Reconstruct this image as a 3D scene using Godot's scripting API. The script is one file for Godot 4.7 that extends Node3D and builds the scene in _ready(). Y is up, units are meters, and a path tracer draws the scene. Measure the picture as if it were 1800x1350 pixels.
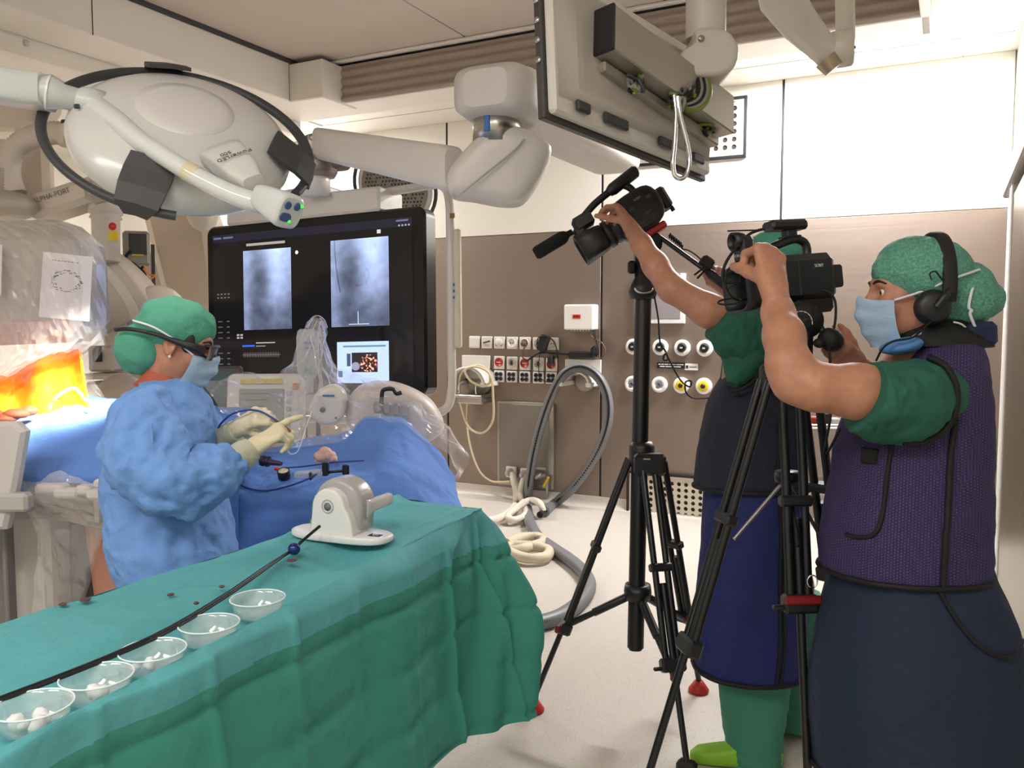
extends Node3D

const FOCAL := 1480.0
const EYE := 1.58
const YAW := 0.47822
const FLOOR_BACK := -6.65
const CEIL := 3.39
var PITCH := atan(108.0 / 1480.0)
var fwd := Vector3.ZERO
var rgt := Vector3.ZERO
var upv := Vector3.ZERO

func _ready():
	var cam := Camera3D.new()
	cam.name = "camera"
	cam.position = Vector3(0, EYE, 0)
	cam.rotation = Vector3(-PITCH, YAW, 0)
	cam.fov = rad_to_deg(2.0 * atan(675.0 / FOCAL))
	cam.near = 0.05
	add_child(cam)
	cam.current = true
	var lv := Basis(Vector3.UP, YAW)
	fwd = lv * Vector3(0, -sin(PITCH), -cos(PITCH))
	upv = lv * Vector3(0, cos(PITCH), -sin(PITCH))
	rgt = lv * Vector3.RIGHT
	var we := WorldEnvironment.new()
	we.name = "surroundings"
	var env := Environment.new()
	env.background_mode = Environment.BG_COLOR
	env.background_color = Color(0.02, 0.02, 0.02)
	env.tonemap_mode = Environment.TONE_MAPPER_LINEAR
	env.tonemap_exposure = 1.0
	env.sdfgi_enabled = true
	env.ssao_enabled = true
	env.ssil_enabled = true
	we.environment = env
	add_child(we)
	textures()
	ceiling_lights()
	room()
	wall_things()
	ceiling_things()
	left_side()
	display_arm()
	display_screen()
	surgical_lamp()
	monitor_back()
	operating_table()
	under_plastic()
	instrument_things()
	green_table()
	nurse()
	tripod_far()
	camera_far()
	operator_far()
	tripod_near()
	camera_near()
	operator_near()

# pixel of the photograph (1800 x 1350) and distance along the lens axis to a point in the room
func P(px: float, py: float, d: float) -> Vector3:
	return Vector3(0, EYE, 0) + (rgt * ((px - 900.0) / FOCAL) + upv * ((675.0 - py) / FOCAL) + fwd) * d
func ray(px: float, py: float) -> Vector3:
	return rgt * ((px - 900.0) / FOCAL) + upv * ((675.0 - py) / FOCAL) + fwd
func PY(px: float, py: float, h: float) -> Vector3:
	var r := ray(px, py)
	return Vector3(0, EYE, 0) + r * ((h - EYE) / r.y)
func PZ(px: float, py: float, z: float) -> Vector3:
	var r := ray(px, py)
	return Vector3(0, EYE, 0) + r * (z / r.z)
func PX(px: float, py: float, x: float) -> Vector3:
	var r := ray(px, py)
	return Vector3(0, EYE, 0) + r * (x / r.x)
# lateral, height, depth in the lens' level frame
func L(lat: float, h: float, d: float) -> Vector3:
	return Vector3(lat * cos(YAW) - d * sin(YAW), h, -lat * sin(YAW) - d * cos(YAW))

# ------------------------------------------------------------------ geometry
class G:
	var st := SurfaceTool.new()
	var grp := 0
	var T := Transform3D.IDENTITY
	var n := 0
	func _init():
		st.begin(Mesh.PRIMITIVE_TRIANGLES)
	# a solid given by triangles all wound alike: turned so that the front faces run clockwise
	func solid(t: PackedVector3Array, gs: PackedInt32Array, open := false):
		var vol := 0.0
		var c := Vector3.ZERO
		for p in t:
			c += p
		c /= max(1, t.size())
		for i in range(0, t.size(), 3):
			vol += (t[i] - c).dot((t[i + 1] - c).cross(t[i + 2] - c))
		var flip := vol > 0.0 and not open
		var top := 0
		for i in range(0, t.size(), 3):
			var a := T * t[i]
			var b := T * t[i + 1]
			var d := T * t[i + 2]
			if (b - a).cross(d - a).length_squared() < 1e-14:
				continue
			var g := gs[i / 3]
			top = maxi(top, g)
			st.set_smooth_group(-1 if g < 0 else grp + g)
			st.add_vertex(a)
			if flip:
				st.add_vertex(d)
				st.add_vertex(b)
			else:
				st.add_vertex(b)
				st.add_vertex(d)
			n += 1
		grp += top + 1
	func convex(polys: Array, c: Vector3):
		st.set_smooth_group(-1)
		for poly: PackedVector3Array in polys:
			for k in range(1, poly.size() - 1):
				var a := poly[0]
				var b := poly[k]
				var d := poly[k + 1]
				var nn := (b - a).cross(d - a)
				if nn.length_squared() < 1e-14:
					continue
				if nn.dot(a - c) > 0.0:
					var x := b
					b = d
					d = x
				st.add_vertex(T * a)
				st.add_vertex(T * b)
				st.add_vertex(T * d)
				n += 1
	# bevelled box in a frame
	func box(c: Vector3, size: Vector3, bev := 0.0, bas := Basis.IDENTITY):
		var h := size * 0.5
		bev = minf(bev, minf(h.x, minf(h.y, h.z)) * 0.95)
		var polys := []
		if bev <= 0.0:
			for ax in 3:
				for s in [-1.0, 1.0]:
					var q := PackedVector3Array()
					for k in [[-1, -1], [1, -1], [1, 1], [-1, 1]]:
						var v := Vector3.ZERO
						v[ax] = h[ax] * s
						v[(ax + 1) % 3] = h[(ax + 1) % 3] * k[0]
						v[(ax + 2) % 3] = h[(ax + 2) % 3] * k[1]
						q.append(c + bas * v)
					polys.append(q)
			convex(polys, c)
			return
		for ax in 3:
			var a1 := (ax + 1) % 3
			var a2 := (ax + 2) % 3
			for s in [-1.0, 1.0]:
				var q := PackedVector3Array()
				for k in [[-1, -1], [1, -1], [1, 1], [-1, 1]]:
					var v := Vector3.ZERO
					v[ax] = h[ax] * s
					v[a1] = (h[a1] - bev) * k[0]
					v[a2] = (h[a2] - bev) * k[1]
					q.append(c + bas * v)
				polys.append(q)
			for s in [-1.0, 1.0]:
				for s2 in [-1.0, 1.0]:
					var q := PackedVector3Array()
					for k in [[0, -1], [0, 1], [1, 1], [1, -1]]:
						var v := Vector3.ZERO
						v[a1] = (h[a1] - (bev if k[0] == 1 else 0.0)) * s
						v[a2] = (h[a2] - (0.0 if k[0] == 1 else bev)) * s2
						v[ax] = (h[ax] - bev) * k[1]
						q.append(c + bas * v)
					polys.append(q)
		for sx in [-1.0, 1.0]:
			for sy in [-1.0, 1.0]:
				for sz in [-1.0, 1.0]:
					var s3 := Vector3(sx, sy, sz)
					var q := PackedVector3Array()
					for ax in 3:
						var v := (h - Vector3(bev, bev, bev)) * s3
						v[ax] = h[ax] * s3[ax]
						q.append(c + bas * v)
					polys.append(q)
		convex(polys, c)
	# box between two points with a given section; side gives the width direction
	func bar(a: Vector3, b: Vector3, w: float, hgt: float, bev := 0.0, side := Vector3.UP):
		var z := (b - a).normalized()
		var x := side.cross(z)
		if x.length() < 1e-4:
			x = Vector3.RIGHT.cross(z)
		x = x.normalized()
		var y := z.cross(x)
		box((a + b) * 0.5, Vector3(w, hgt, a.distance_to(b)), bev, Basis(x, y, z))
	func loft(rings: Array, caps := 3, sharp_caps := true, closed := true):
		var t := PackedVector3Array()
		var gs := PackedInt32Array()
		var m: int = rings[0].size()
		var g := 1
		for i in rings.size() - 1:
			var r0: PackedVector3Array = rings[i]
			var r1: PackedVector3Array = rings[i + 1]
			if r0[0].distance_squared_to(r1[0]) < 1e-14 and r0[m / 2].distance_squared_to(r1[m / 2]) < 1e-14:
				g += 1
				continue
			for j in (m if closed else m - 1):
				var k := (j + 1) % m
				t.append_array([r0[j], r0[k], r1[k], r0[j], r1[k], r1[j]])
				gs.append(g)
				gs.append(g)
		for e in 2:
			if caps & (1 << e):
				var r: PackedVector3Array = rings[0] if e == 0 else rings[-1]
				var c := Vector3.ZERO
				for p in r:
					c += p
				c /= m
				for j in m:
					var k := (j + 1) % m
					if e == 0:
						t.append_array([c, r[k], r[j]])
					else:
						t.append_array([c, r[j], r[k]])
					gs.append((g + 1 + e) if sharp_caps else (1 if e == 0 else g))
		solid(t, gs, not closed)
	func ring(c: Vector3, x: Vector3, y: Vector3, m := 16, e := 2.0) -> PackedVector3Array:
		var r := PackedVector3Array()
		for i in m:
			var a := TAU * i / m
			var ca := cos(a)
			var sa := sin(a)
			if e != 2.0:
				ca = signf(ca) * pow(absf(ca), 2.0 / e)
				sa = signf(sa) * pow(absf(sa), 2.0 / e)
			r.append(c + x * ca + y * sa)
		return r
	# swept round tube; radii is one number or one per point
	func tube(path: PackedVector3Array, radii, m := 10, flat := 1.0, up := Vector3.UP, caps := 3):
		var rings := []
		var px := Vector3.ZERO
		for i in path.size():
			var d := (path[mini(i + 1, path.size() - 1)] - path[maxi(i - 1, 0)]).normalized()
			if i == 0:
				px = up.cross(d)
				if px.length() < 0.05:
					px = Vector3.RIGHT.cross(d)
					if px.length() < 0.05:
						px = Vector3.BACK.cross(d)
			px = (px - d * px.dot(d)).normalized()
			var r: float = radii[i] if radii is Array or radii is PackedFloat32Array else radii
			rings.append(ring(path[i], px * r, d.cross(px) * r * flat, m))
		loft(rings, caps)
	func rod(a: Vector3, b: Vector3, r: float, m := 12, r2 := -1.0):
		tube(PackedVector3Array([a, b]), [r, r2 if r2 >= 0.0 else r], m)
	# profile: points (radius, along axis)
	func lathe(prof: Array, base: Vector3, axis := Vector3.UP, m := 24, arc := TAU):
		var y := axis.normalized()
		var x := (Vector3.RIGHT if absf(y.x) < 0.9 else Vector3.UP).cross(y).normalized()
		var z := y.cross(x)
		var rings := []
		for p in prof:
			rings.append(ring(base + y * p[1], x * maxf(p[0], 1e-5), z * maxf(p[0], 1e-5), m))
		loft(rings, 3)
	func ball(c: Vector3, rad: Vector3, bas := Basis.IDENTITY, m := 20):
		var rings := []
		var h := m / 2
		for i in h + 1:
			var a := PI * i / h
			rings.append(ring(c + bas.y * (-cos(a) * rad.y), bas.x * maxf(rad.x * sin(a), 1e-5), bas.z * maxf(rad.z * sin(a), 1e-5), m))
		loft(rings, 0)
	# outline in the plane (x, y) of a frame, pushed out along +-z by half the depth
	func prism(poly: PackedVector2Array, fr: Transform3D, depth: float, bev := 0.0):
		var m := poly.size()
		var area := 0.0
		for i in m:
			area += poly[i].cross(poly[(i + 1) % m])
		if area < 0.0:
			poly.reverse()
		var inner := poly.duplicate()
		if bev > 0.0:
			for i in m:
				var d0 := (poly[i] - poly[(i + m - 1) % m]).normalized()
				var d1 := (poly[(i + 1) % m] - poly[i]).normalized()
				var n0 := Vector2(-d0.y, d0.x)
				var n1 := Vector2(-d1.y, d1.x)
				var b := (n0 + n1)
				b = b.normalized() / maxf(0.4, b.normalized().dot(n0)) if b.length() > 0.01 else n0
				inner[i] = poly[i] + b * bev
		var h := depth * 0.5
		var lay := [[inner, -h], [poly, -h + bev], [poly, h - bev], [inner, h]] if bev > 0.0 else [[poly, -h], [poly, h]]
		var t := PackedVector3Array()
		var gs := PackedInt32Array()
		for i in lay.size() - 1:
			for j in m:
				var k := (j + 1) % m
				var a: Vector3 = fr * Vector3(lay[i][0][j].x, lay[i][0][j].y, lay[i][1])
				var b: Vector3 = fr * Vector3(lay[i][0][k].x, lay[i][0][k].y, lay[i][1])
				var c: Vector3 = fr * Vector3(lay[i + 1][0][k].x, lay[i + 1][0][k].y, lay[i + 1][1])
				var d: Vector3 = fr * Vector3(lay[i + 1][0][j].x, lay[i + 1][0][j].y, lay[i + 1][1])
				t.append_array([a, b, c, a, c, d])
				gs.append(-1)
				gs.append(-1)
		var ix := Geometry2D.triangulate_polygon(inner)
		for i in range(0, ix.size(), 3):
			var q: Array[Vector2] = [inner[ix[i]], inner[ix[i + 1]], inner[ix[i + 2]]]
			if (q[1] - q[0]).cross(q[2] - q[0]) < 0.0:
				var x := q[1]
				q[1] = q[2]
				q[2] = x
			t.append_array([fr * Vector3(q[0].x, q[0].y, h), fr * Vector3(q[1].x, q[1].y, h), fr * Vector3(q[2].x, q[2].y, h)])
			t.append_array([fr * Vector3(q[0].x, q[0].y, -h), fr * Vector3(q[2].x, q[2].y, -h), fr * Vector3(q[1].x, q[1].y, -h)])
			gs.append(-1)
			gs.append(-1)
		solid(t, gs)
	# outline pushed out along z with rounded rims, the outline shrinking towards its middle
	func pillow(poly: PackedVector2Array, fr: Transform3D, depth: float, bev: float, dome := 0.0):
		var c := Vector2.ZERO
		for p in poly:
			c += p
		c /= poly.size()
		var av := 0.0
		for p in poly:
			av += p.distance_to(c)
		av /= poly.size()
		var rings := []
		var steps := []
		for i in 6:
			var a := PI / 2 * i / 5.0
			steps.append([1.0 - bev / av * (1.0 - sin(a)), -depth / 2 + bev * (1.0 - cos(a))])
		for i in 6:
			var a := PI / 2 * i / 5.0
			steps.append([1.0 - bev / av * (1.0 - cos(a)), depth / 2 - bev * (1.0 - sin(a))])
		steps.push_front([0.5 * (1.0 - bev / av), -depth / 2 - dome * 0.7])
		steps.push_front([0.02, -depth / 2 - dome])
		steps.append([0.5 * (1.0 - bev / av), depth / 2 + dome * 0.7])
		steps.append([0.02, depth / 2 + dome])
		for s in steps:
			var r := PackedVector3Array()
			for p in poly:
				var q: Vector2 = c + (p - c) * s[0]
				r.append(fr * Vector3(q.x, q.y, s[1]))
			rings.append(r)
		loft(rings, 3, false)
	# grid of points [row][column], a surface with a thickness of its own
	func sheet(rows: Array, thick := 0.0, smooth := true):
		var nr := rows.size()
		var nc: int = rows[0].size()
		var t := PackedVector3Array()
		var gs := PackedInt32Array()
		var g := 1 if smooth else -1
		for i in nr - 1:
			for j in nc - 1:
				t.append_array([rows[i][j], rows[i][j + 1], rows[i + 1][j + 1], rows[i][j], rows[i + 1][j + 1], rows[i + 1][j]])
				gs.append(g)
				gs.append(g)
		if thick <= 0.0:
			solid(t, gs, true)
			return
		var nor := []
		for i in nr:
			var rr := PackedVector3Array()
			for j in nc:
				var du: Vector3 = rows[i][mini(j + 1, nc - 1)] - rows[i][maxi(j - 1, 0)]
				var dv: Vector3 = rows[mini(i + 1, nr - 1)][j] - rows[maxi(i - 1, 0)][j]
				rr.append(rows[i][j] + du.cross(dv).normalized() * thick)
			nor.append(rr)
		for i in nr - 1:
			for j in nc - 1:
				t.append_array([nor[i][j], nor[i + 1][j + 1], nor[i][j + 1], nor[i][j], nor[i + 1][j], nor[i + 1][j + 1]])
				gs.append(g + (1 if smooth else 0))
				gs.append(g + (1 if smooth else 0))
		for e in [0, nr - 1]:
			for j in nc - 1:
				var a: Vector3 = rows[e][j]
				var b: Vector3 = rows[e][j + 1]
				var c: Vector3 = nor[e][j + 1]
				var d: Vector3 = nor[e][j]
				t.append_array([a, c, b, a, d, c] if e == 0 else [a, b, c, a, c, d])
				gs.append(-1)
				gs.append(-1)
		for e in [0, nc - 1]:
			for i in nr - 1:
				var a: Vector3 = rows[i][e]
				var b: Vector3 = rows[i + 1][e]
				var c: Vector3 = nor[i + 1][e]
				var d: Vector3 = nor[i][e]
				t.append_array([a, b, c, a, c, d] if e == 0 else [a, c, b, a, d, c])
				gs.append(-1)
				gs.append(-1)
		solid(t, gs)
	func tri_raw(a: Vector3, b: Vector3, c: Vector3, g: int):
		st.set_smooth_group(g)
		st.add_vertex(T * a)
		st.add_vertex(T * b)
		st.add_vertex(T * c)
		n += 1

# field of distances on a grid, meshed as surface nets
class Field:
	var o: Vector3
	var c: float
	var nx: int
	var ny: int
	var nz: int
	var f: PackedFloat32Array
	func _init(lo: Vector3, hi: Vector3, cell: float):
		o = lo
		c = cell
		nx = int((hi.x - lo.x) / cell) + 2
		ny = int((hi.y - lo.y) / cell) + 2
		nz = int((hi.z - lo.z) / cell) + 2
		f.resize(nx * ny * nz)
		f.fill(0.5)
	# tapered capsule; q squeezes along the axis n; mode 0 joins, 1 cuts away
	func cap(a: Vector3, b: Vector3, ra: float, rb: float, k := 0.02, n := Vector3.ZERO, q := 1.0, mode := 0):
		var rm := maxf(ra, rb) + k + c * 2.0
		var lo := (a.min(b) - Vector3(rm, rm, rm) - o) / c
		var hi := (a.max(b) + Vector3(rm, rm, rm) - o) / c
		var ba := b - a
		var l2 := maxf(ba.length_squared(), 1e-9)
		var sq := q != 1.0
		for z in range(clampi(int(lo.z), 0, nz - 1), clampi(int(hi.z) + 1, 0, nz - 1) + 1):
			for y in range(clampi(int(lo.y), 0, ny - 1), clampi(int(hi.y) + 1, 0, ny - 1) + 1):
				var at := (z * ny + y) * nx
				for x in range(clampi(int(lo.x), 0, nx - 1), clampi(int(hi.x) + 1, 0, nx - 1) + 1):
					var p := o + Vector3(x, y, z) * c - a
					var h := clampf(p.dot(ba) / l2, 0.0, 1.0)
					var v := p - ba * h
					if sq:
						v += n * (v.dot(n) * (q - 1.0))
					var d := v.length() - lerpf(ra, rb, h)
					var e := f[at + x]
					if mode == 0:
						var s := maxf(k - absf(e - d), 0.0)
						f[at + x] = minf(e, d) - s * s / (4.0 * k)
					else:
						d = -d
						var s := maxf(k - absf(e - d), 0.0)
						f[at + x] = maxf(e, d) + s * s / (4.0 * k)
	func ell(ct: Vector3, r: Vector3, bas := Basis.IDENTITY, k := 0.02, mode := 0):
		var rm := maxf(r.x, maxf(r.y, r.z)) + k + c * 2.0
		var lo := (ct - Vector3(rm, rm, rm) - o) / c
		var hi := (ct + Vector3(rm, rm, rm) - o) / c
		var inv := bas.inverse()
		var mn := minf(r.x, minf(r.y, r.z))
		for z in range(clampi(int(lo.z), 0, nz - 1), clampi(int(hi.z) + 1, 0, nz - 1) + 1):
			for y in range(clampi(int(lo.y), 0, ny - 1), clampi(int(hi.y) + 1, 0, ny - 1) + 1):
				var at := (z * ny + y) * nx
				for x in range(clampi(int(lo.x), 0, nx - 1), clampi(int(hi.x) + 1, 0, nx - 1) + 1):
					var p := inv * (o + Vector3(x, y, z) * c - ct)
					var u := p / r
					var k0 := u.length()
					var k1 := (u / r).length()
					var d := k0 * (k0 - 1.0) / k1 if k1 > 1e-6 else -mn
					var e := f[at + x]
					if mode == 0:
						var s := maxf(k - absf(e - d), 0.0)
						f[at + x] = minf(e, d) - s * s / (4.0 * k)
					else:
						d = -d
						var s := maxf(k - absf(e - d), 0.0)
						f[at + x] = maxf(e, d) + s * s / (4.0 * k)
	# keep only what lies behind a plane
	func cut(pt: Vector3, n: Vector3):
		for z in nz:
			for y in ny:
				var at := (z * ny + y) * nx
				for x in nx:
					f[at + x] = maxf(f[at + x], (o + Vector3(x, y, z) * c - pt).dot(n))
	func mesh(g: G):
		var vid := PackedInt32Array()
		vid.resize(nx * ny * nz)
		vid.fill(-1)
		var vs := PackedVector3Array()
		var sx := 1
		var sy := nx
		var sz := nx * ny
		for z in nz - 1:
			for y in ny - 1:
				var at := (z * ny + y) * nx
				for x in nx - 1:
					var i := at + x
					var v0 := f[i]
					if v0 > 3.0 * c or v0 < -3.0 * c:
						continue
					var vals: Array[float] = [v0, f[i + 1], f[i + sy], f[i + sy + 1], f[i + sz], f[i + sz + 1], f[i + sz + sy], f[i + sz + sy + 1]]
					var m := 0
					for k in 8:
						if vals[k] < 0.0:
							m |= 1 << k
					if m == 0 or m == 255:
						continue
					var s := Vector3.ZERO
					var cnt := 0
					for k in 8:
						for ax in 3:
							var k2 := k | (1 << ax)
							if k2 == k:
								continue
							if (vals[k] < 0.0) != (vals[k2] < 0.0):
								var tt := vals[k] / (vals[k] - vals[k2])
								var q := Vector3(k & 1, (k >> 1) & 1, (k >> 2) & 1)
								q[ax] += tt
								s += q
								cnt += 1
					vid[i] = vs.size()
					vs.append(o + (Vector3(x, y, z) + s / cnt) * c)
		var gg := g.grp + 1
		g.grp += 2
		for z in range(1, nz - 1):
			for y in range(1, ny - 1):
				var at := (z * ny + y) * nx
				for x in range(1, nx - 1):
					var i := at + x
					if vid[i] < 0:
						continue
					var inn := f[i] < 0.0
					if inn != (f[i + 1] < 0.0):
						qd(g, vs, vid[i], vid[i - sy], vid[i - sy - sz], vid[i - sz], inn, gg)
					if inn != (f[i + sy] < 0.0):
						qd(g, vs, vid[i], vid[i - sz], vid[i - sz - sx], vid[i - sx], inn, gg)
					if inn != (f[i + sz] < 0.0):
						qd(g, vs, vid[i], vid[i - sx], vid[i - sx - sy], vid[i - sy], inn, gg)
	func qd(g: G, vs: PackedVector3Array, a: int, b: int, d: int, e: int, inn: bool, gg: int):
		if a < 0 or b < 0 or d < 0 or e < 0:
			return
		if inn:
			g.tri_raw(vs[a], vs[d], vs[b], gg)
			g.tri_raw(vs[a], vs[e], vs[d], gg)
		else:
			g.tri_raw(vs[a], vs[b], vs[d], gg)
			g.tri_raw(vs[a], vs[d], vs[e], gg)

func spline(pts: Array, sub := 6) -> PackedVector3Array:
	var out := PackedVector3Array()
	var m := pts.size()
	for i in m - 1:
		var a: Vector3 = pts[maxi(i - 1, 0)]
		var b: Vector3 = pts[i]
		var c: Vector3 = pts[i + 1]
		var d: Vector3 = pts[mini(i + 2, m - 1)]
		for k in sub:
			out.append(b.cubic_interpolate(c, a, d, float(k) / sub))
	out.append(pts[m - 1])
	return out

func spread(vals: Array, count: int) -> PackedFloat32Array:
	var out := PackedFloat32Array()
	for i in count:
		var t: float = float(i) / (count - 1) * (vals.size() - 1)
		var k := mini(int(t), vals.size() - 2)
		out.append(lerpf(vals[k], vals[k + 1], t - k))
	return out

# ------------------------------------------------------------------ naming
var taken := {}
func numbered(called: String) -> String:
	if not taken.has(called):
		taken[called] = 0
		return called
	taken[called] += 1
	return "%s_%03d" % [called, taken[called]]
func thing(called: String, label: String, category: String, at: Vector3, group := "") -> Node3D:
	var o := Node3D.new()
	o.name = numbered(called)
	add_child(o)
	o.position = at
	tag(o, label, category, group)
	return o
func tag(o: Node, label: String, category: String, group := ""):
	o.set_meta("label", label)
	o.set_meta("category", category)
	if group:
		o.set_meta("group", group)
func place_of(nd: Node) -> Vector3:
	var s := Vector3.ZERO
	while nd is Node3D and nd != self:
		s += (nd as Node3D).position
		nd = nd.get_parent()
	return s
# shapes are given in room coordinates; the part keeps them relative to its thing
func part(called: String, g: G, m: Material, parent: Node = null, label := "") -> MeshInstance3D:
	var o := MeshInstance3D.new()
	var org := place_of(parent) if parent else Vector3.ZERO
	g.st.generate_normals()
	var mesh := g.st.commit()
	if org != Vector3.ZERO:
		var st2 := SurfaceTool.new()
		st2.append_from(mesh, 0, Transform3D(Basis.IDENTITY, -org))
		mesh = st2.commit()
	o.mesh = mesh
	o.material_override = m
	if parent:
		o.name = called
		parent.add_child(o, true)
	else:
		o.name = numbered(called)
		add_child(o)
	if label:
		o.set_meta("label", label)
	return o
func lone(called: String, label: String, category: String, g: G, m: Material, group := "") -> MeshInstance3D:
	var o := part(called, g, m)
	tag(o, label, category, group)
	return o
func structure(called: String, g: G, m: Material) -> MeshInstance3D:
	var o := part(called, g, m)
	o.set_meta("kind", "structure")
	return o
func copy_of(src: Node3D, called: String, label: String, by: Vector3) -> Node3D:
	var c: Node3D = src.duplicate()
	c.name = numbered(called)
	add_child(c)
	c.position = src.position + by
	c.set_meta("label", label)
	return c
func words(called: String, text: String, fr: Transform3D, height: float, m: Material, parent: Node, depth := 0.001) -> MeshInstance3D:
	var tm := TextMesh.new()
	var fnt := SystemFont.new()
	fnt.font_names = PackedStringArray(["Droid Sans"])
	tm.font = fnt
	tm.text = text
	tm.font_size = 32
	tm.pixel_size = height / 24.0
	tm.depth = depth
	var o := MeshInstance3D.new()
	o.mesh = tm
	o.material_override = m
	o.name = called
	o.transform = Transform3D(fr.basis, fr.origin - place_of(parent))
	parent.add_child(o, true)
	return o
# frame whose x runs along a and whose y is near b
func frame(at: Vector3, xa: Vector3, yb: Vector3) -> Transform3D:
	var x := xa.normalized()
	var z := x.cross(yb).normalized()
	return Transform3D(Basis(x, z.cross(x), z), at)

# ------------------------------------------------------------------ materials
var M := {}
var T_fine: NoiseTexture2D
var T_wrinkle: NoiseTexture2D
var T_brush: ImageTexture
var T_crinkle: NoiseTexture2D
func noise_tex(freq: float, oct := 4, size := 512, kind := FastNoiseLite.TYPE_SIMPLEX_SMOOTH, sd := 3) -> NoiseTexture2D:
	var t := NoiseTexture2D.new()
	var n := FastNoiseLite.new()
	n.seed = sd
	n.noise_type = kind
	n.frequency = freq
	n.fractal_octaves = oct
	t.width = size
	t.height = size
	t.seamless = true
	t.noise = n
	return t
func hexc(h: String) -> Color:
	return Color.html(h)
func mat(key: String, h: String, rough := 0.6, metal := 0.0) -> StandardMaterial3D:
	if M.has(key):
		return M[key]
	var m := StandardMaterial3D.new()
	m.resource_name = key
	m.albedo_color = hexc(h)
	m.roughness = rough
	m.metallic = metal
	M[key] = m
	return m
func relief(m: StandardMaterial3D, t: Texture2D, cm: float, scale: float):
	m.heightmap_enabled = true
	m.heightmap_texture = t
	m.heightmap_scale = cm
	m.uv1_triplanar = true
	m.uv1_world_triplanar = true
	m.uv1_scale = Vector3.ONE * scale
func tinted(m: StandardMaterial3D, lo: String, hi: String, freq: float, scale: float, oct := 4):
	var t := noise_tex(freq, oct, 512, FastNoiseLite.TYPE_SIMPLEX_SMOOTH, 11)
	var r := Gradient.new()
	r.set_color(0, hexc(lo))
	r.set_color(1, hexc(hi))
	t.color_ramp = r
	m.albedo_texture = t
	m.albedo_color = Color.WHITE
	m.uv1_triplanar = true
	m.uv1_world_triplanar = true
	m.uv1_scale = Vector3.ONE * scale
func textures():
	T_fine = noise_tex(0.2, 2)
	T_wrinkle = noise_tex(0.012, 5)
	T_crinkle = noise_tex(0.02, 3, 512, FastNoiseLite.TYPE_CELLULAR, 7)
	mat("white_paint", "e9e4dc", 0.5)
	mat("white_panel", "ece7dd", 0.35)
	mat("white_plastic", "e6e3de", 0.3)
	mat("white_gloss", "eceae6", 0.12)
	mat("grey_plastic", "b5b1ac", 0.35)
	mat("cream_plastic", "ded4bf", 0.4)
	mat("dark_grey", "3a3a3c", 0.5)
	mat("black_plastic", "17171a", 0.42)
	mat("black_rubber", "0e0e10", 0.65)
	mat("black_matt", "060607", 0.7)
	mat("steel", "b8b4ae", 0.28, 1.0)
	mat("chrome", "d8d8d8", 0.08, 1.0)
	mat("alu", "a9a59f", 0.38, 0.9)
	mat("red", "b01a18", 0.4)
	mat("orange_red", "d8381f", 0.4)
	mat("yellow", "e6c21c", 0.45)
	mat("blue_accent", "1f66b4", 0.35)
	mat("skin", "c68e72", 0.5)
	var sk: StandardMaterial3D = M.skin
	tinted(sk, "ad755b", "c48f75", 0.02, 3.0)
	sk.subsurf_scatter_enabled = true
	sk.subsurf_scatter_strength = 0.12
	mat("glove", "d9cfae", 0.55)
	relief(M.glove, T_wrinkle, 0.25, 9.0)
	for c in [["drape_green", "2f9a96"], ["gown_blue", "6f9bda"], ["drape_blue", "5f8ad6"], ["scrub_green", "1f5c4a"], ["cap_green", "4f9d86"], ["mask_blue", "a3bfd8"], ["vest_navy", "171c2e"], ["apron_blue", "1a2360"], ["skirt_navy", "14243c"], ["vest_purple", "2e2348"]]:
		mat(c[0], c[1], 0.8)
		relief(M[c[0]], T_wrinkle, 0.5, 3.0)
	var pi := Image.create(64, 64, false, Image.FORMAT_RGB8)
	for y in 64:
		for x in 64:
			pi.set_pixel(x, y, hexc("54458a") if (x % 16) < 7 and ((y + (8 if x % 32 < 16 else 0)) % 16) < 7 else hexc("2a2040"))
	var vp: StandardMaterial3D = M.vest_purple
	vp.albedo_color = Color.WHITE
	vp.albedo_texture = ImageTexture.create_from_image(pi)
	vp.heightmap_enabled = false
	vp.uv1_scale = Vector3.ONE * 36.0
	var clear := mat("clear_plastic", "ffffff", 0.08)
	clear.transparency = BaseMaterial3D.TRANSPARENCY_ALPHA
	clear.albedo_color = Color(1, 1, 1, 0.14)
	var milky := mat("milky_plastic", "ffffff", 0.2)
	milky.transparency = BaseMaterial3D.TRANSPARENCY_ALPHA
	milky.albedo_color = Color(0.95, 0.96, 0.97, 0.3)

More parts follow.
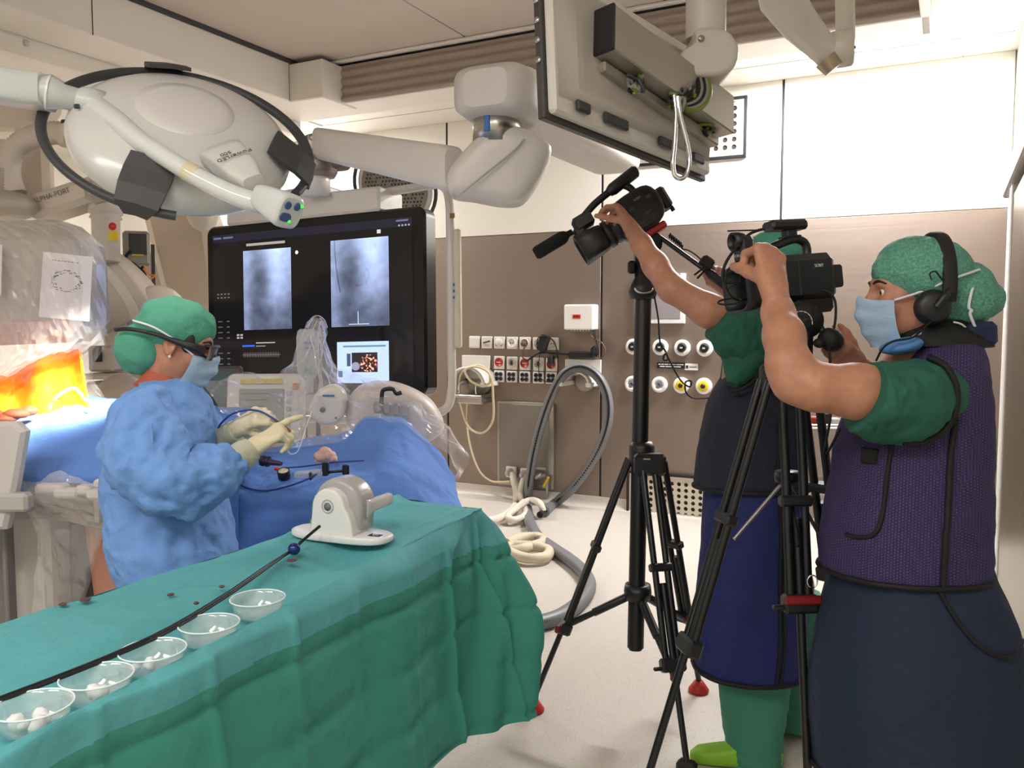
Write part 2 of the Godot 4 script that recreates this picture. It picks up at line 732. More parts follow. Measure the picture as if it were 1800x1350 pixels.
# ------------------------------------------------------------------ lights and room
func glow_strip(g: G, a: Vector3, b: Vector3, w: float):
	g.bar(a, b, w, 0.012, 0.0)
func area_light(called: String, at: Vector3, target: Vector3, size: Vector2, energy: float, col: Color):
	var l := AreaLight3D.new()
	l.name = called
	l.area_size = size
	l.light_color = col
	l.light_energy = energy
	l.area_normalize_energy = true
	l.shadow_enabled = true
	l.area_range = 20.0
	l.area_attenuation = 2.0
	add_child(l)
	var up := Vector3.UP if absf((target - at).normalized().y) < 0.95 else Vector3.BACK
	l.look_at_from_position(at, target, up)
func ceiling_lights():
	var lamp := mat("strip_glow", "fff6e6", 0.5)
	lamp.emission_enabled = true
	lamp.emission = Color(1.0, 0.94, 0.84)
	lamp.emission_energy_multiplier = 6.0
	var warm := Color(0.985, 0.985, 1.0)
	var spots := [  # only the first strip is seen; the other panels are added for fill
		["L shaped ceiling light strip beside the ventilation field, near the back wall", Vector3(-0.76, 0, -6.05), Vector2(1.24, 0.16), 17.0],
		["added ceiling fill light strip over the doorway side behind the viewer", Vector3(-0.4, 0, 0.6), Vector2(0.5, 1.6), 3.2],
		["added ceiling fill light panel behind the viewer over the instrument end", Vector3(-2.2, 0, 1.2), Vector2(1.6, 0.5), 4.9],
		["added ceiling fill light panel on the far left above the imaging gantry", Vector3(-6.3, 0, -2.5), Vector2(0.5, 2.4), 4.6],
		["added ceiling fill light panel in the far left corner by the back wall", Vector3(-5.8, 0, -6.0), Vector2(1.2, 0.4), 9.0]]
	for s in spots:
		var at := Vector3(s[1].x, CEIL - 0.008, s[1].z)
		var o := thing("ceiling_light", s[0], "ceiling light", at)
		var g := G.new()
		g.box(at, Vector3(s[2].x, 0.012, s[2].y), 0.002)
		if s[1].x == -0.76:
			g.box(at + Vector3(0.54, 0, 0.34), Vector3(0.14, 0.012, 0.52), 0.002)
		part("diffuser", g, lamp, o)
		var fr := G.new()
		var hx: float = s[2].x / 2 + 0.012
		var hz: float = s[2].y / 2 + 0.012
		fr.box(at + Vector3(0, 0.002, hz), Vector3(hx * 2, 0.016, 0.014), 0.002)
		fr.box(at + Vector3(-hx, 0.002, 0), Vector3(0.014, 0.016, hz * 2), 0.002)
		fr.box(at + Vector3(hx, 0.002, 0), Vector3(0.014, 0.016, hz * 2), 0.002)
		fr.box(at + Vector3(0, 0.002, -hz), Vector3(hx * 2, 0.016, 0.014), 0.002)
		part("frame", fr, M.white_paint, o)
		area_light("strip_light", at - Vector3(0, 0.02, 0), at - Vector3(0, 1, 0), s[2], s[3], warm)
		if s[1].x == -0.76:
			area_light("strip_light_end", at + Vector3(0.54, -0.02, 0.34), at + Vector3(0.54, -1, 0.34), Vector2(0.14, 0.5), s[3] * 0.3, warm)
func room():
	var z := FLOOR_BACK
	# floor: pale vinyl with fine speckles
	var fl := mat("floor_vinyl", "ffffff", 0.38)
	var im := Image.create(1024, 1024, false, Image.FORMAT_RGB8)
	im.fill(hexc("cbc3b8"))
	var rg := RandomNumberGenerator.new()
	rg.seed = 5
	for i in 26000:
		var s := rg.randi_range(1, 4)
		var k := rg.randf()
		var col := hexc("d3ccc2") if k < 0.45 else (hexc("b5ada2") if k < 0.85 else hexc("9d968d"))
		im.fill_rect(Rect2i(rg.randi_range(0, 1020), rg.randi_range(0, 1020), s, rg.randi_range(1, 3)), col)
	fl.albedo_texture = ImageTexture.create_from_image(im)
	fl.uv1_triplanar = true
	fl.uv1_world_triplanar = true
	fl.uv1_scale = Vector3.ONE * 0.9
	var g := G.new()
	g.box(Vector3(-4.2, -0.05, -1.6), Vector3(9.4, 0.1, 10.6))
	structure("floor", g, fl)
	# brushed steel cladding
	var st := mat("steel_cladding", "93857a", 0.34, 0.9)
	var bi := Image.create(256, 1024, false, Image.FORMAT_RGB8)
	for y in 1024:
		var v := rg.randf_range(0.48, 0.62)
		for x in 256:
			var w := v + rg.randf_range(-0.02, 0.02)
			bi.set_pixel(x, y, Color(w, w, w))
	T_brush = ImageTexture.create_from_image(bi)
	st.roughness_texture = T_brush
	st.roughness = 1.0
	st.uv1_triplanar = true
	st.uv1_world_triplanar = true
	st.uv1_scale = Vector3(0.4, 1.0, 0.4)
	var core := mat("wall_core", "d8d2c6", 0.7)
	g = G.new()
	g.box(Vector3(-4.2, CEIL / 2, z - 0.1), Vector3(9.4, CEIL + 0.6, 0.16))
	var wall := structure("wall_back", g, core)
	var xs := [-8.6, -5.82, -4.115, -2.60, 0.34]
	for i in 4:
		var a: float = xs[i] + 0.009
		var b: float = xs[i + 1] - 0.009
		var p := G.new()
		p.box(Vector3((a + b) / 2, (0.10 + 2.35) / 2, z - 0.008), Vector3(b - a, 2.25, 0.024), 0.003)
		part("steel_panel", p, st, wall)
	var ys := [-8.6, -5.82, -4.115, -2.60, -1.16, 0.34]
	for i in 5:
		var a: float = ys[i] + 0.009
		var b: float = ys[i + 1] - 0.009
		var p := G.new()
		p.box(Vector3((a + b) / 2, (2.356 + CEIL) / 2, z - 0.008), Vector3(b - a, CEIL - 2.356, 0.02), 0.003)
		part("upper_panel", p, M.white_panel, wall)
	var seam := G.new()
	for x in [-5.82, -4.115, -2.60]:
		seam.box(Vector3(x, (0.1 + CEIL) / 2, z - 0.01), Vector3(0.018, CEIL - 0.1, 0.02))
	seam.box(Vector3(-1.16, (2.35 + CEIL) / 2, z - 0.01), Vector3(0.018, CEIL - 2.35, 0.02))
	part("joint_gasket", seam, M.black_rubber, wall)
	# coved skirting
	var cv := []
	for i in 7:
		var t := i / 6.0 * PI / 2
		cv.append(Vector2(0.055 * (1 - sin(t)), 0.055 * (1 - cos(t))))
	g = G.new()
	var rows := []
	for v in cv:
		rows.append(PackedVector3Array([Vector3(-8.6, 0.055 - v.y + 0.001 if false else v.x + 0.001, z + 0.004 + v.y), Vector3(0.34, v.x + 0.001, z + 0.004 + v.y)]))
	rows.push_front(PackedVector3Array([Vector3(-8.6, 0.1, z + 0.004), Vector3(0.34, 0.1, z + 0.004)]))
	g.sheet(rows, 0.0)
	structure("baseboard_back", g, fl)
	# other walls
	g = G.new()
	g.box(Vector3(-8.7, CEIL / 2, -1.6), Vector3(0.2, CEIL + 0.6, 10.6))
	structure("wall_left", g, M.white_panel)
	g = G.new()
	g.box(Vector3(-4.2, CEIL / 2, 3.1), Vector3(9.4, CEIL + 0.6, 0.2))
	structure("wall_front", g, M.white_panel)
	g = G.new()
	g.box(Vector3(0.44, CEIL / 2, -1.6), Vector3(0.2, CEIL + 0.6, 10.6))
	var wr := structure("wall_right", g, M.white_panel)
	var rp := G.new()
	rp.box(Vector3(0.33, 1.22, -6.1), Vector3(0.02, 2.25, 1.0), 0.003)
	part("steel_panel", rp, st, wr)
	# sliding door with its frame and top rail
	g = G.new()
	g.box(Vector3(0.295, 1.13, -4.1), Vector3(0.05, 2.22, 1.9), 0.006)
	var door := structure("door_1", g, mat("door_steel", "6e6656", 0.3, 0.9))
	var fr := G.new()
	for dz in [-5.62, -5.42, -5.2, -5.1]:
		fr.box(Vector3(0.30 if dz < -5.3 else 0.285, 1.2, dz), Vector3(0.05, 2.36, 0.07), 0.006)
	part("frame", fr, M.white_plastic, door)
	var rl := G.new()
	rl.box(Vector3(0.29, 2.36, -4.2), Vector3(0.09, 0.14, 2.9), 0.01)
	part("top_rail", rl, M.alu, door)
	# ceiling with the ventilation field
	var hx0 := -5.02
	var hx1 := -0.16
	var hz0 := -5.74
	var hz1 := -1.0
	var ix0 := -4.62
	var ix1 := -0.2
	var iz0 := -5.38
	g = G.new()
	g.box(Vector3(-4.2, CEIL + 0.06, (-6.9 + hz0) / 2), Vector3(9.4, 0.12, hz0 + 6.9))
	g.box(Vector3(-4.2, CEIL + 0.06, (hz1 + 3.7) / 2), Vector3(9.4, 0.12, 3.7 - hz1))
	g.box(Vector3((-8.9 + hx0) / 2, CEIL + 0.06, (hz0 + hz1) / 2), Vector3(hx0 + 8.9, 0.12, hz1 - hz0))
	g.box(Vector3((hx1 + 0.5) / 2, CEIL + 0.06, (hz0 + hz1) / 2), Vector3(0.5 - hx1, 0.12, hz1 - hz0))
	var cl := structure("ceiling", g, M.white_panel)
	var lines := G.new()
	for x in [-2.6, 0.02]:
		lines.box(Vector3(x, CEIL - 0.001, -6.3), Vector3(0.006, 0.004, 0.7))
	lines.box(Vector3(-4.2, CEIL - 0.001, -6.22), Vector3(9.0, 0.004, 0.005))
	part("joint_line", lines, M.grey_plastic, cl)
	g = G.new()
	g.box(Vector3((hx0 + hx1) / 2, CEIL + 0.35, (hz0 + hz1) / 2), Vector3(hx1 - hx0, 0.1, hz1 - hz0))
	g.box(Vector3(hx0 - 0.03, CEIL + 0.2, (hz0 + hz1) / 2), Vector3(0.06, 0.4, hz1 - hz0))
	g.box(Vector3(hx1 + 0.03, CEIL + 0.2, (hz0 + hz1) / 2), Vector3(0.06, 0.4, hz1 - hz0))
	g.box(Vector3((hx0 + hx1) / 2, CEIL + 0.2, hz0 - 0.03), Vector3(hx1 - hx0, 0.4, 0.06))
	g.box(Vector3((hx0 + hx1) / 2, CEIL + 0.2, hz1 + 0.03), Vector3(hx1 - hx0, 0.4, 0.06))
	structure("ceiling_1", g, M.white_paint)
	# the grey diffuser cloth of the field, in bays
	var dif := mat("diffuser_cloth", "c6bab0", 0.8)
	var field := thing("ventilation_field", "large grey laminar airflow field set into the ceiling inside a white frame", "ceiling vent", Vector3(-2.4, 3.62, -3.2))
	var bay := 0
	for i in 3:
		for j in 2:
			var p := G.new()
			var w := (ix1 - ix0) / 3.0
			var d := (hz1 - iz0) / 2.0
			p.box(Vector3(ix0 + w * (i + 0.5), 3.632, iz0 + d * (j + 0.5)), Vector3(w - 0.012, 0.03, d - 0.012), 0.004)
			part("diffuser_panel", p, dif, field)
			bay += 1
	# far frame: corrugated inner face, white outer lip
	var cor := G.new()
	var prof := PackedVector2Array()
	for i in 41:
		var t := i / 40.0
		prof.append(Vector2(3.31 + 0.27 * t, 0.009 * sin(t * TAU * 4.0)))
	rows = []
	for q in prof:
		rows.append(PackedVector3Array([Vector3(ix0 + 0.32, q.x, iz0 + q.y), Vector3(ix1, q.x, iz0 + q.y)]))
	cor.sheet(rows, 0.004)
	part("corrugated_face", cor, mat("corrugated", "a3968a", 0.6), field)
	var lip := G.new()
	lip.box(Vector3((ix0 + hx1) / 2, 3.36, (hz0 + iz0) / 2 - 0.012), Vector3(hx1 - ix0 + 0.02, 0.12, iz0 - hz0 - 0.03), 0.006)
	part("far_lip", lip, M.white_paint, field)
	var rim := G.new()
	rim.box(Vector3((ix0 + ix1) / 2, 3.605, iz0 + 0.03), Vector3(ix1 - ix0, 0.02, 0.05), 0.004)
	part("edge_strip", rim, M.white_plastic, field)
	var rend := G.new()
	rend.box(Vector3(hx1 - 0.02, 3.46, (hz0 + hz1) / 2), Vector3(0.05, 0.32, hz1 - hz0), 0.006)
	part("side_face", rend, M.white_paint, field)
	# left beam of the frame
	var beam := G.new()
	beam.box(Vector3((hx0 + ix0) / 2, 3.445, (hz0 + hz1) / 2), Vector3(ix0 - hx0, 0.29, hz1 - hz0), 0.006)
	part("side_beam", beam, M.white_paint, field)
	var gap := G.new()
	gap.box(Vector3(ix0 - 0.01, 3.604, (iz0 + hz1) / 2), Vector3(0.06, 0.028, hz1 - iz0))
	part("shadow_gap", gap, M.dark_grey, field)
	var blk := G.new()
	blk.box(Vector3(ix0 + 0.16, 3.435, iz0 + 0.02), Vector3(0.34, 0.29, 0.42), 0.008)
	part("corner_cover", blk, M.white_paint, field)
	var jn := G.new()
	for zz in [-5.15, -3.45]:
		jn.box(Vector3(ix0 + 0.0005, 3.44, zz), Vector3(0.003, 0.28, 0.006))
	part("joint_line", jn, M.dark_grey, field)
	for q in [Vector3(ix0 + 0.32, 3.56, iz0 + 0.2), Vector3(ix0 + 0.32, 3.34, iz0 + 0.2), Vector3(ix0 + 0.002, 3.56, -5.2)]:
		var sc := G.new()
		sc.lathe([[0.0, 0.006], [0.010, 0.004], [0.012, 0.0]], q, Vector3.RIGHT, 10)
		part("screw", sc, M.alu, field)

# ------------------------------------------------------------------ things on the back wall
func W(px: float, py: float, off := 0.0) -> Vector3:
	return PZ(px, py, FLOOR_BACK + 0.006 + off)
func wall_disc(g: G, c: Vector3, prof: Array, m := 24):
	g.lathe(prof, c, Vector3.BACK, m)
func wall_things():
	var frame_m := mat("socket_plastic", "e4dfd6", 0.35)
	# rows of sockets
	var row1 := [["blank white cover plate, first of the upper socket row", 0], ["white wall plate with a dark key switch, second of the upper socket row", 1], ["white double socket between the switch plate and the smooth single socket", 2], ["smooth white wall socket in the middle of the upper row", 3], ["white wall socket with a brown plug pushed into it", 4], ["white wall socket under the black plug-in power supply", 3], ["white wall socket at the right end of the upper row", 3]]
	var x1 := [835.6, 857.4, 879.3, 901.9, 924.4, 948.0, 973.3]
	for i in 7:
		var c := W(x1[i], 601.2 + i * 0.5)
		var o := thing("wall_socket", row1[i][0], "socket", c, "white sockets of the upper row")
		var g := G.new()
		g.box(c + Vector3(0, 0, 0.012), Vector3(0.108, 0.108, 0.026), 0.006)
		part("plate", g, frame_m, o)
		var k: int = row1[i][1]
		if k == 0:
			g = G.new()
			g.box(c + Vector3(0, 0, 0.027), Vector3(0.082, 0.082, 0.006), 0.003)
			part("cover", g, frame_m, o)
		elif k == 1:
			g = G.new()
			g.bar(c + Vector3(-0.03, -0.005, 0.032), c + Vector3(0.045, 0.012, 0.04), 0.012, 0.014, 0.003)
			part("key", g, M.dark_grey, o)
			g = G.new()
			for dy in [-0.022, -0.032]:
				g.box(c + Vector3(0, dy, 0.026), Vector3(0.06, 0.004, 0.002))
			part("print", g, M.grey_plastic, o)
		elif k == 2:
			g = G.new()
			for dx in [-0.022, 0.022]:
				g.box(c + Vector3(dx, -0.015, 0.027), Vector3(0.028, 0.03, 0.01), 0.003)
			part("data_jack", g, mat("brass_grey", "8f8468", 0.4), o)
			g = G.new()
			g.lathe([[0.036, 0.0], [0.036, 0.01], [0.033, 0.014], [0.0, 0.014]], c + Vector3(0, 0.004, 0.02), Vector3.BACK, 20)
			part("rosette", g, frame_m, o)
		else:
			g = G.new()
			g.lathe([[0.042, 0.0], [0.042, 0.012], [0.039, 0.015], [0.036, 0.015], [0.034, 0.006], [0.0, 0.006]], c + Vector3(0, 0, 0.02), Vector3.BACK, 22)
			part("rosette", g, frame_m, o)
			g = G.new()
			for dx in [-0.012, 0.012]:
				g.lathe([[0.005, 0.0], [0.005, 0.0015], [0.0, 0.0015]], c + Vector3(dx, 0, 0.026), Vector3.BACK, 8)
			part("pin_hole", g, M.black_plastic, o)
			if k == 4:
				g = G.new()
				g.lathe([[0.026, 0.0], [0.026, 0.03], [0.016, 0.045], [0.0, 0.046]], c + Vector3(0, 0, 0.026), Vector3.BACK, 14)
				part("plug", g, mat("plug_brown", "6b5142", 0.5), o)
	var row2 := [["red-faced round socket, leftmost of the red ones", true], ["white round socket between the two left red ones", false], ["red-faced socket with a black lead plugged in, middle of the row", true], ["white round socket left of the red one at the row's end", false], ["red-faced socket half covered by a black power plug at the row's end", true]]
	var x2 := [879.3, 901.5, 924.4, 948.3, 970.8]
	for i in 5:
		var c := W(x2[i], 637.3 + i * 0.9)
		var o := thing("wall_socket", row2[i][0], "socket", c, "round sockets of the middle row")
		var g := G.new()
		g.box(c + Vector3(0, 0, 0.012), Vector3(0.104, 0.116, 0.026), 0.006)
		part("plate", g, frame_m, o)
		g = G.new()
		g.lathe([[0.041, 0.0], [0.041, 0.009], [0.036, 0.011], [0.034, 0.005], [0.0, 0.005]], c + Vector3(0, 0.004, 0.022), Vector3.BACK, 22)
		part("rosette", g, mat("socket_red", "b3301f", 0.4) if row2[i][1] else mat("socket_offwhite", "c9c3b8", 0.4), o)
		g = G.new()
		for a in ([0.0] if row2[i][1] else [0.0, 1.05, -1.05, PI / 2]):
			g.box(c + Vector3(0, 0.004, 0.0285), Vector3(0.042, 0.006, 0.003), 0.0, Basis(Vector3.BACK, a))
		part("print", g, M.white_plastic if row2[i][1] else M.dark_grey, o)
	for i in 5:
		var c := W(x2[i] - 0.4, 661.2 + i * 0.75)
		var o := thing("terminal_socket", ["four-pole black equipotential socket, first from the left", "four-pole black equipotential socket, second from the left", "four-pole black equipotential socket, middle of the five", "four-pole black equipotential socket, fourth from the left", "four-pole black equipotential socket beside the grey hose"][i], "socket", c, "four-pole sockets of the lower row")
		var g := G.new()
		g.box(c + Vector3(0, 0, 0.012), Vector3(0.104, 0.104, 0.026), 0.006)
		part("plate", g, frame_m, o)
		for dx in [-0.02, 0.02]:
			for dy in [-0.02, 0.02]:
				g = G.new()
				g.lathe([[0.019, 0.0], [0.019, 0.006], [0.015, 0.012], [0.007, 0.012], [0.006, 0.004], [0.0, 0.004]], c + Vector3(dx, dy, 0.024), Vector3.BACK, 14)
				part("pole", g, M.black_plastic, o)
	# white junction box with the red label
	var bc := W(1021.5, 557.5, 0.05)
	var jb := thing("junction_box", "white wall box with a small red label and cables below it", "junction box", bc)
	var g := G.new()
	g.box(bc, Vector3(0.268, 0.212, 0.12), 0.01)
	part("housing", g, mat("box_plastic", "efece6", 0.3), jb)
	g = G.new()
	g.box(bc + Vector3(-0.015, 0.005, 0.0615), Vector3(0.072, 0.034, 0.003), 0.001)
	var lb := part("red_label", g, M.orange_red, jb)
	g = G.new()
	for i in 4:
		g.box(bc + Vector3(-0.036 + i * 0.014, 0.006, 0.0633), Vector3(0.010, 0.014 - 0.004 * (i % 2), 0.001))
	part("print", g, mat("print_dark_red", "4a120e", 0.5), lb).set_meta("kind", "stuff")
	g = G.new()
	for i in 7:
		g.rod(bc + Vector3(-0.085 + i * 0.026, -0.106, 0), bc + Vector3(-0.085 + i * 0.026, -0.122, 0), 0.008, 8)
	part("gland", g, M.grey_plastic, jb)
	# hose holders
	for side in 2:
		var left := side == 0
		var pc := W(837, 645, 0.012) if left else W(1025, 646, 0.012)
		var o := thing("hose_holder", "white wall holder with an arched saddle and wire hooks, cream tubing hung on it" if left else "white arched wall holder carrying the thick grey hose", "hose holder", pc, "hose holders on the wall")
		g = G.new()
		g.box(pc, Vector3(0.29 if left else 0.33, 0.21 if left else 0.14, 0.024), 0.004)
		part("back_plate", g, frame_m, o)
		var ac := (W(832, 672, 0.13) if left else W(1019, 672, 0.14))
		var arc := PackedVector3Array()
		for i in 15:
			var a := PI * i / 14.0
			arc.append(ac + Vector3((0.155 if left else 0.12) * cos(a), (0.125 if left else 0.085) * sin(a), 0))
		g = G.new()
		var rings := []
		for p in arc:
			var dd := (p - ac).normalized()
			rings.append(PackedVector3Array([p + Vector3(0, 0, 0.13), p + dd * 0.02 + Vector3(0, 0, 0.13), p + dd * 0.02 - Vector3(0, 0, 0.13), p - Vector3(0, 0, 0.13)]))
		g.loft(rings)
		for s in [-1, 1]:
			g.box(ac + Vector3((0.165 if left else 0.13) * s, -0.01, 0.0), Vector3(0.05, 0.04, 0.27), 0.006)
		part("saddle", g, frame_m, o)
		g = G.new()
		g.lathe([[0.12 if left else 0.085, -0.12], [0.12 if left else 0.085, -0.11], [0.0, -0.11]], ac + Vector3(0, 0.0, 0), Vector3.BACK, 24)
		part("drum", g, mat("holder_shade", "a79f95", 0.5), o)
		if left:
			g = G.new()
			var sc := W(833, 695, 0.12)
			g.box(sc, Vector3(0.3, 0.025, 0.26), 0.006)
			g.box(sc + Vector3(0, -0.04, -0.02), Vector3(0.26, 0.06, 0.2), 0.01)
			part("shelf", g, M.steel, o)
			g = G.new()
			for dx in [-0.09, 0.08]:
				g = G.new()
				g.tube(spline([sc + Vector3(dx, 0.02, 0.1), sc + Vector3(dx + 0.01, 0.1, 0.12), sc + Vector3(dx + 0.04, 0.13, 0.1)]), 0.006, 8)
				part("hook", g, M.chrome, o)
	# cabinet hatch
	var cc := W(927, 781)
	var hatch := thing("wall_hatch", "grey flush wall hatch in a thin frame behind the hanging hose", "hatch", cc)
	g = G.new()
	g.box(cc + Vector3(-0.01, 0, 0.014), Vector3(0.555, 0.755, 0.03), 0.003)
	part("frame", g, M.alu, hatch)
	g = G.new()
	g.box(cc + Vector3(-0.02, 0.005, 0.03), Vector3(0.495, 0.70, 0.01), 0.003)
	part("door", g, mat("hatch_grey", "857f78", 0.42, 0.5), hatch)
	g = G.new()
	g.box(cc + Vector3(0.11, -0.20, 0.037), Vector3(0.17, 0.02, 0.004), 0.001)
	part("label_strip", g, M.grey_plastic, hatch)
	# supply points under the hatch
	for i in 2:
		var c := W(899 + i * 25, 829.5 + i * 3.5, 0.05)
		var o := thing("supply_point", ["square white supply point with a white hose, left one under the hatch", "square white supply point with a white hose, right one under the hatch"][i], "outlet", c, "supply points at the hatch")
		g = G.new()
		g.box(c, Vector3(0.1, 0.1, 0.03), 0.006)
		part("plate", g, frame_m, o)
		g = G.new()
		g.lathe([[0.036, 0.0], [0.034, 0.04], [0.02, 0.05], [0.018, 0.08], [0.0, 0.08]], c + Vector3(0, 0, 0.014), Vector3.BACK, 16)
		part("nozzle", g, M.grey_plastic, o)
	var vc := W(950, 836, 0.06)
	var vo := thing("gas_valve", "metal valve with black fittings under the hatch", "valve", vc)
	g = G.new()
	g.lathe([[0.03, 0], [0.03, 0.05], [0.018, 0.055], [0.018, 0.1], [0.0, 0.1]], vc, Vector3.BACK, 14)
	g.rod(vc + Vector3(-0.07, 0, 0.03), vc + Vector3(0.06, 0.01, 0.03), 0.016)
	part("body", g, M.alu, vo)
	g = G.new()
	g.rod(vc + Vector3(-0.1, -0.005, 0.03), vc + Vector3(-0.045, 0, 0.03), 0.026)
	part("collar", g, M.black_plastic, vo)
	var yc := W(962, 843, 0.06)
	var yo := thing("gas_valve", "small valve with a yellow lever under the hatch", "valve", yc)
	g = G.new()
	g.rod(yc + Vector3(0, 0.03, 0), yc + Vector3(0, -0.15, 0), 0.012)
	part("pipe", g, M.steel, yo)
	g = G.new()
	g.bar(yc + Vector3(0.03, 0.03, 0.03), yc + Vector3(-0.02, -0.06, 0.04), 0.022, 0.02, 0.005)
	part("lever", g, M.yellow, yo)
	# gas outlets
	var gx := [1114.0, 1161.5, 1200.0, 1239.4]
	var gl := [["round white gas outlet half hidden behind the tripod column, upper row", "round white gas outlet with black socket, second of the upper row", "round white gas outlet with black socket, third of the upper row", "round white gas outlet with black socket beside the green sleeve"], ["round white gas outlet half hidden behind the tripod column, lower row", "round white gas outlet with a small grey centre, lower row", "yellow-centred gas outlet with the thin cable passing over it", "yellow-centred gas outlet beside the navy vest"]]
	for r in 2:
		for i in 4:
			var c := W(gx[i] - r * 1.5, (609.5 + i * 0.9) if r == 0 else (674.5 + i * 1.3))
			var o := thing("gas_outlet", gl[r][i], "gas outlet", c, "round gas outlets on the wall")
			g = G.new()
			g.lathe([[0.066, 0.0], [0.066, 0.02], [0.056, 0.034], [0.036, 0.036], [0.034, 0.026], [0.0, 0.026]], c, Vector3.BACK, 28)
			part("rosette", g, M.white_gloss, o)
			g = G.new()
			var yel := r == 1 and i >= 2
			if r == 0:
				g.lathe([[0.034, 0.0], [0.034, 0.03], [0.028, 0.036], [0.02, 0.03], [0.0, 0.022]], c + Vector3(0, 0, 0.012), Vector3.BACK, 20)
				part("socket", g, M.black_plastic, o)
				g = G.new()
				g.box(c + Vector3(0, 0.0, 0.045), Vector3(0.022, 0.014, 0.006), 0.002)
				part("mark", g, M.grey_plastic, o)
			elif yel:
				g.lathe([[0.042, 0.0], [0.042, 0.02], [0.036, 0.024], [0.0, 0.024]], c + Vector3(0, 0, 0.018), Vector3.BACK, 20)
				part("ring", g, M.yellow, o)
				g = G.new()
				g.lathe([[0.02, 0.0], [0.018, 0.01], [0.0, 0.01]], c + Vector3(0, 0, 0.042), Vector3.BACK, 12)
				part("socket", g, M.black_plastic, o)
			else:
				g.lathe([[0.02, 0.0], [0.018, 0.02], [0.008, 0.02], [0.006, 0.01], [0.0, 0.01]], c + Vector3(0, 0, 0.02), Vector3.BACK, 14)
				part("socket", g, mat("slate_blue", "5a6072", 0.4), o)
	# signs
	var s1 := W(1180, 642.5)
	g = G.new()
	g.box(s1 + Vector3(0, 0, 0.004), Vector3(0.235, 0.048, 0.008), 0.001)
	var sg := lone("wall_sign", "small black sign with two lines of white print between the gas outlets", "sign", g, M.black_plastic)
	g = G.new()
	for r in 2:
		var xx := -0.105 + r * 0.012
		for wd in ([0.018, 0.024, 0.03, 0.052, 0.06] if r == 0 else [0.042, 0.05, 0.07]):
			g.box(s1 + Vector3(xx + wd / 2, 0.009 - r * 0.018, 0.0085), Vector3(wd, 0.008, 0.001))
			xx += wd + 0.006
	part("print", g, M.white_plastic, sg).set_meta("kind", "stuff")
	var s2 := W(1215.5, 645)
	g = G.new()
	g.box(s2 + Vector3(0, 0, 0.004), Vector3(0.106, 0.052, 0.008), 0.001)
	var s2o := lone("wall_sign", "small white sign with a grey symbol right of the black one", "sign", g, M.white_plastic)
	g = G.new()
	g.box(s2 + Vector3(-0.034, 0, 0.009), Vector3(0.02, 0.024, 0.002))
	g.box(s2 + Vector3(0.016, 0.0, 0.009), Vector3(0.06, 0.006, 0.002))
	part("symbol", g, M.dark_grey, s2o)
	# flat grey display panel
	var d0 := W(1160, 525, 0.02)
	var dp := thing("wall_panel", "flat pale grey wall panel with a white lower edge behind the tripod", "panel", d0)
	g = G.new()
	g.box(d0, Vector3(0.42, 0.40, 0.03), 0.004)
	part("frame", g, mat("panel_frame", "d9d6d4", 0.4), dp)
	g = G.new()
	g.box(d0 + Vector3(-0.01, 0.02, 0.016), Vector3(0.37, 0.36, 0.006), 0.002)
	part("face", g, mat("panel_face", "8b8384", 0.35), dp)
	# ventilation grilles
	vent("air_grille", "dark-framed perforated air grille high on the wall behind the tilted monitor", W(1121, 238), W(1311, 228), 0.44, 11, 6, 0.0)
	vent("air_grille", "perforated air grille low on the wall behind the far tripod", W(1105, 868), W(1262, 884), 0.385, 11, 6, 0.0)
	# thin black power things
	var ac2 := W(1024, 624, 0.05)
	var ad := thing("power_supply", "black flat power supply lying on the right hose holder plate", "power supply", ac2)
	g = G.new()
	g.box(ac2, Vector3(0.24, 0.062, 0.07), 0.012)
	part("body", g, M.black_plastic, ad)
	g = G.new()
	g.tube(spline([ac2 + Vector3(-0.12, 0, 0), W(990, 622, 0.06), W(960, 620, 0.06), W(944, 622, 0.07), W(927, 634, 0.05)]), 0.008, 8)
	part("cable", g, M.black_rubber, ad)
	g = G.new()
	g.tube(spline([ac2 + Vector3(0.12, 0, 0), W(1052, 620, 0.05), W(1048, 600, 0.05), W(1043, 580, 0.05)]), 0.006, 8)
	for i in 3:
		var t := i * 0.014
		g.tube(spline([ac2 + Vector3(0.09, 0.02 + t, 0.04), ac2 + Vector3(0.13, 0.05 + t, 0.05), ac2 + Vector3(0.15, 0.02 + t, 0.05), ac2 + Vector3(0.11, 0.0 + t, 0.06)]), 0.005, 6)
	part("cable_coil", g, M.black_rubber, ad)
	var pc2 := W(955, 603, 0.06)
	var pl := thing("plug_adapter", "black plug-in power adapter with looped leads in the upper socket row", "power adapter", pc2)
	g = G.new()
	g.box(pc2, Vector3(0.085, 0.14, 0.07), 0.014, Basis(Vector3.BACK, -0.35))
	part("body", g, M.black_plastic, pl)
	g = G.new()
	g.tube(spline([W(944, 606, 0.08), W(946, 594, 0.09), W(956, 591, 0.1), W(970, 596, 0.08), W(978, 612, 0.06), W(981, 645, 0.05), W(976, 668, 0.05), W(960, 671, 0.05), W(949, 664, 0.05)]), 0.005, 6)
	g.tube(spline([W(950, 616, 0.08), W(947, 640, 0.06), W(948, 662, 0.05), W(953, 672, 0.05)]), 0.004, 6)
	part("lead", g, M.black_rubber, pl)
	var p3 := W(968.5, 633, 0.055)
	g = G.new()
	g.box(p3, Vector3(0.05, 0.075, 0.06), 0.01)
	g.rod(p3 + Vector3(0, 0.03, 0.01), p3 + Vector3(-0.01, 0.07, 0.0), 0.007, 8)
	lone("power_plug", "small black plug in the right red socket", "plug", g, M.black_plastic)
	g = G.new()
	g.tube(spline([W(1034, 579, 0.05), W(1040, 592, 0.05), W(1058, 603, 0.05), W(1064, 618, 0.05), W(1056, 630, 0.05), W(1044, 628, 0.06)]), 0.006, 8)
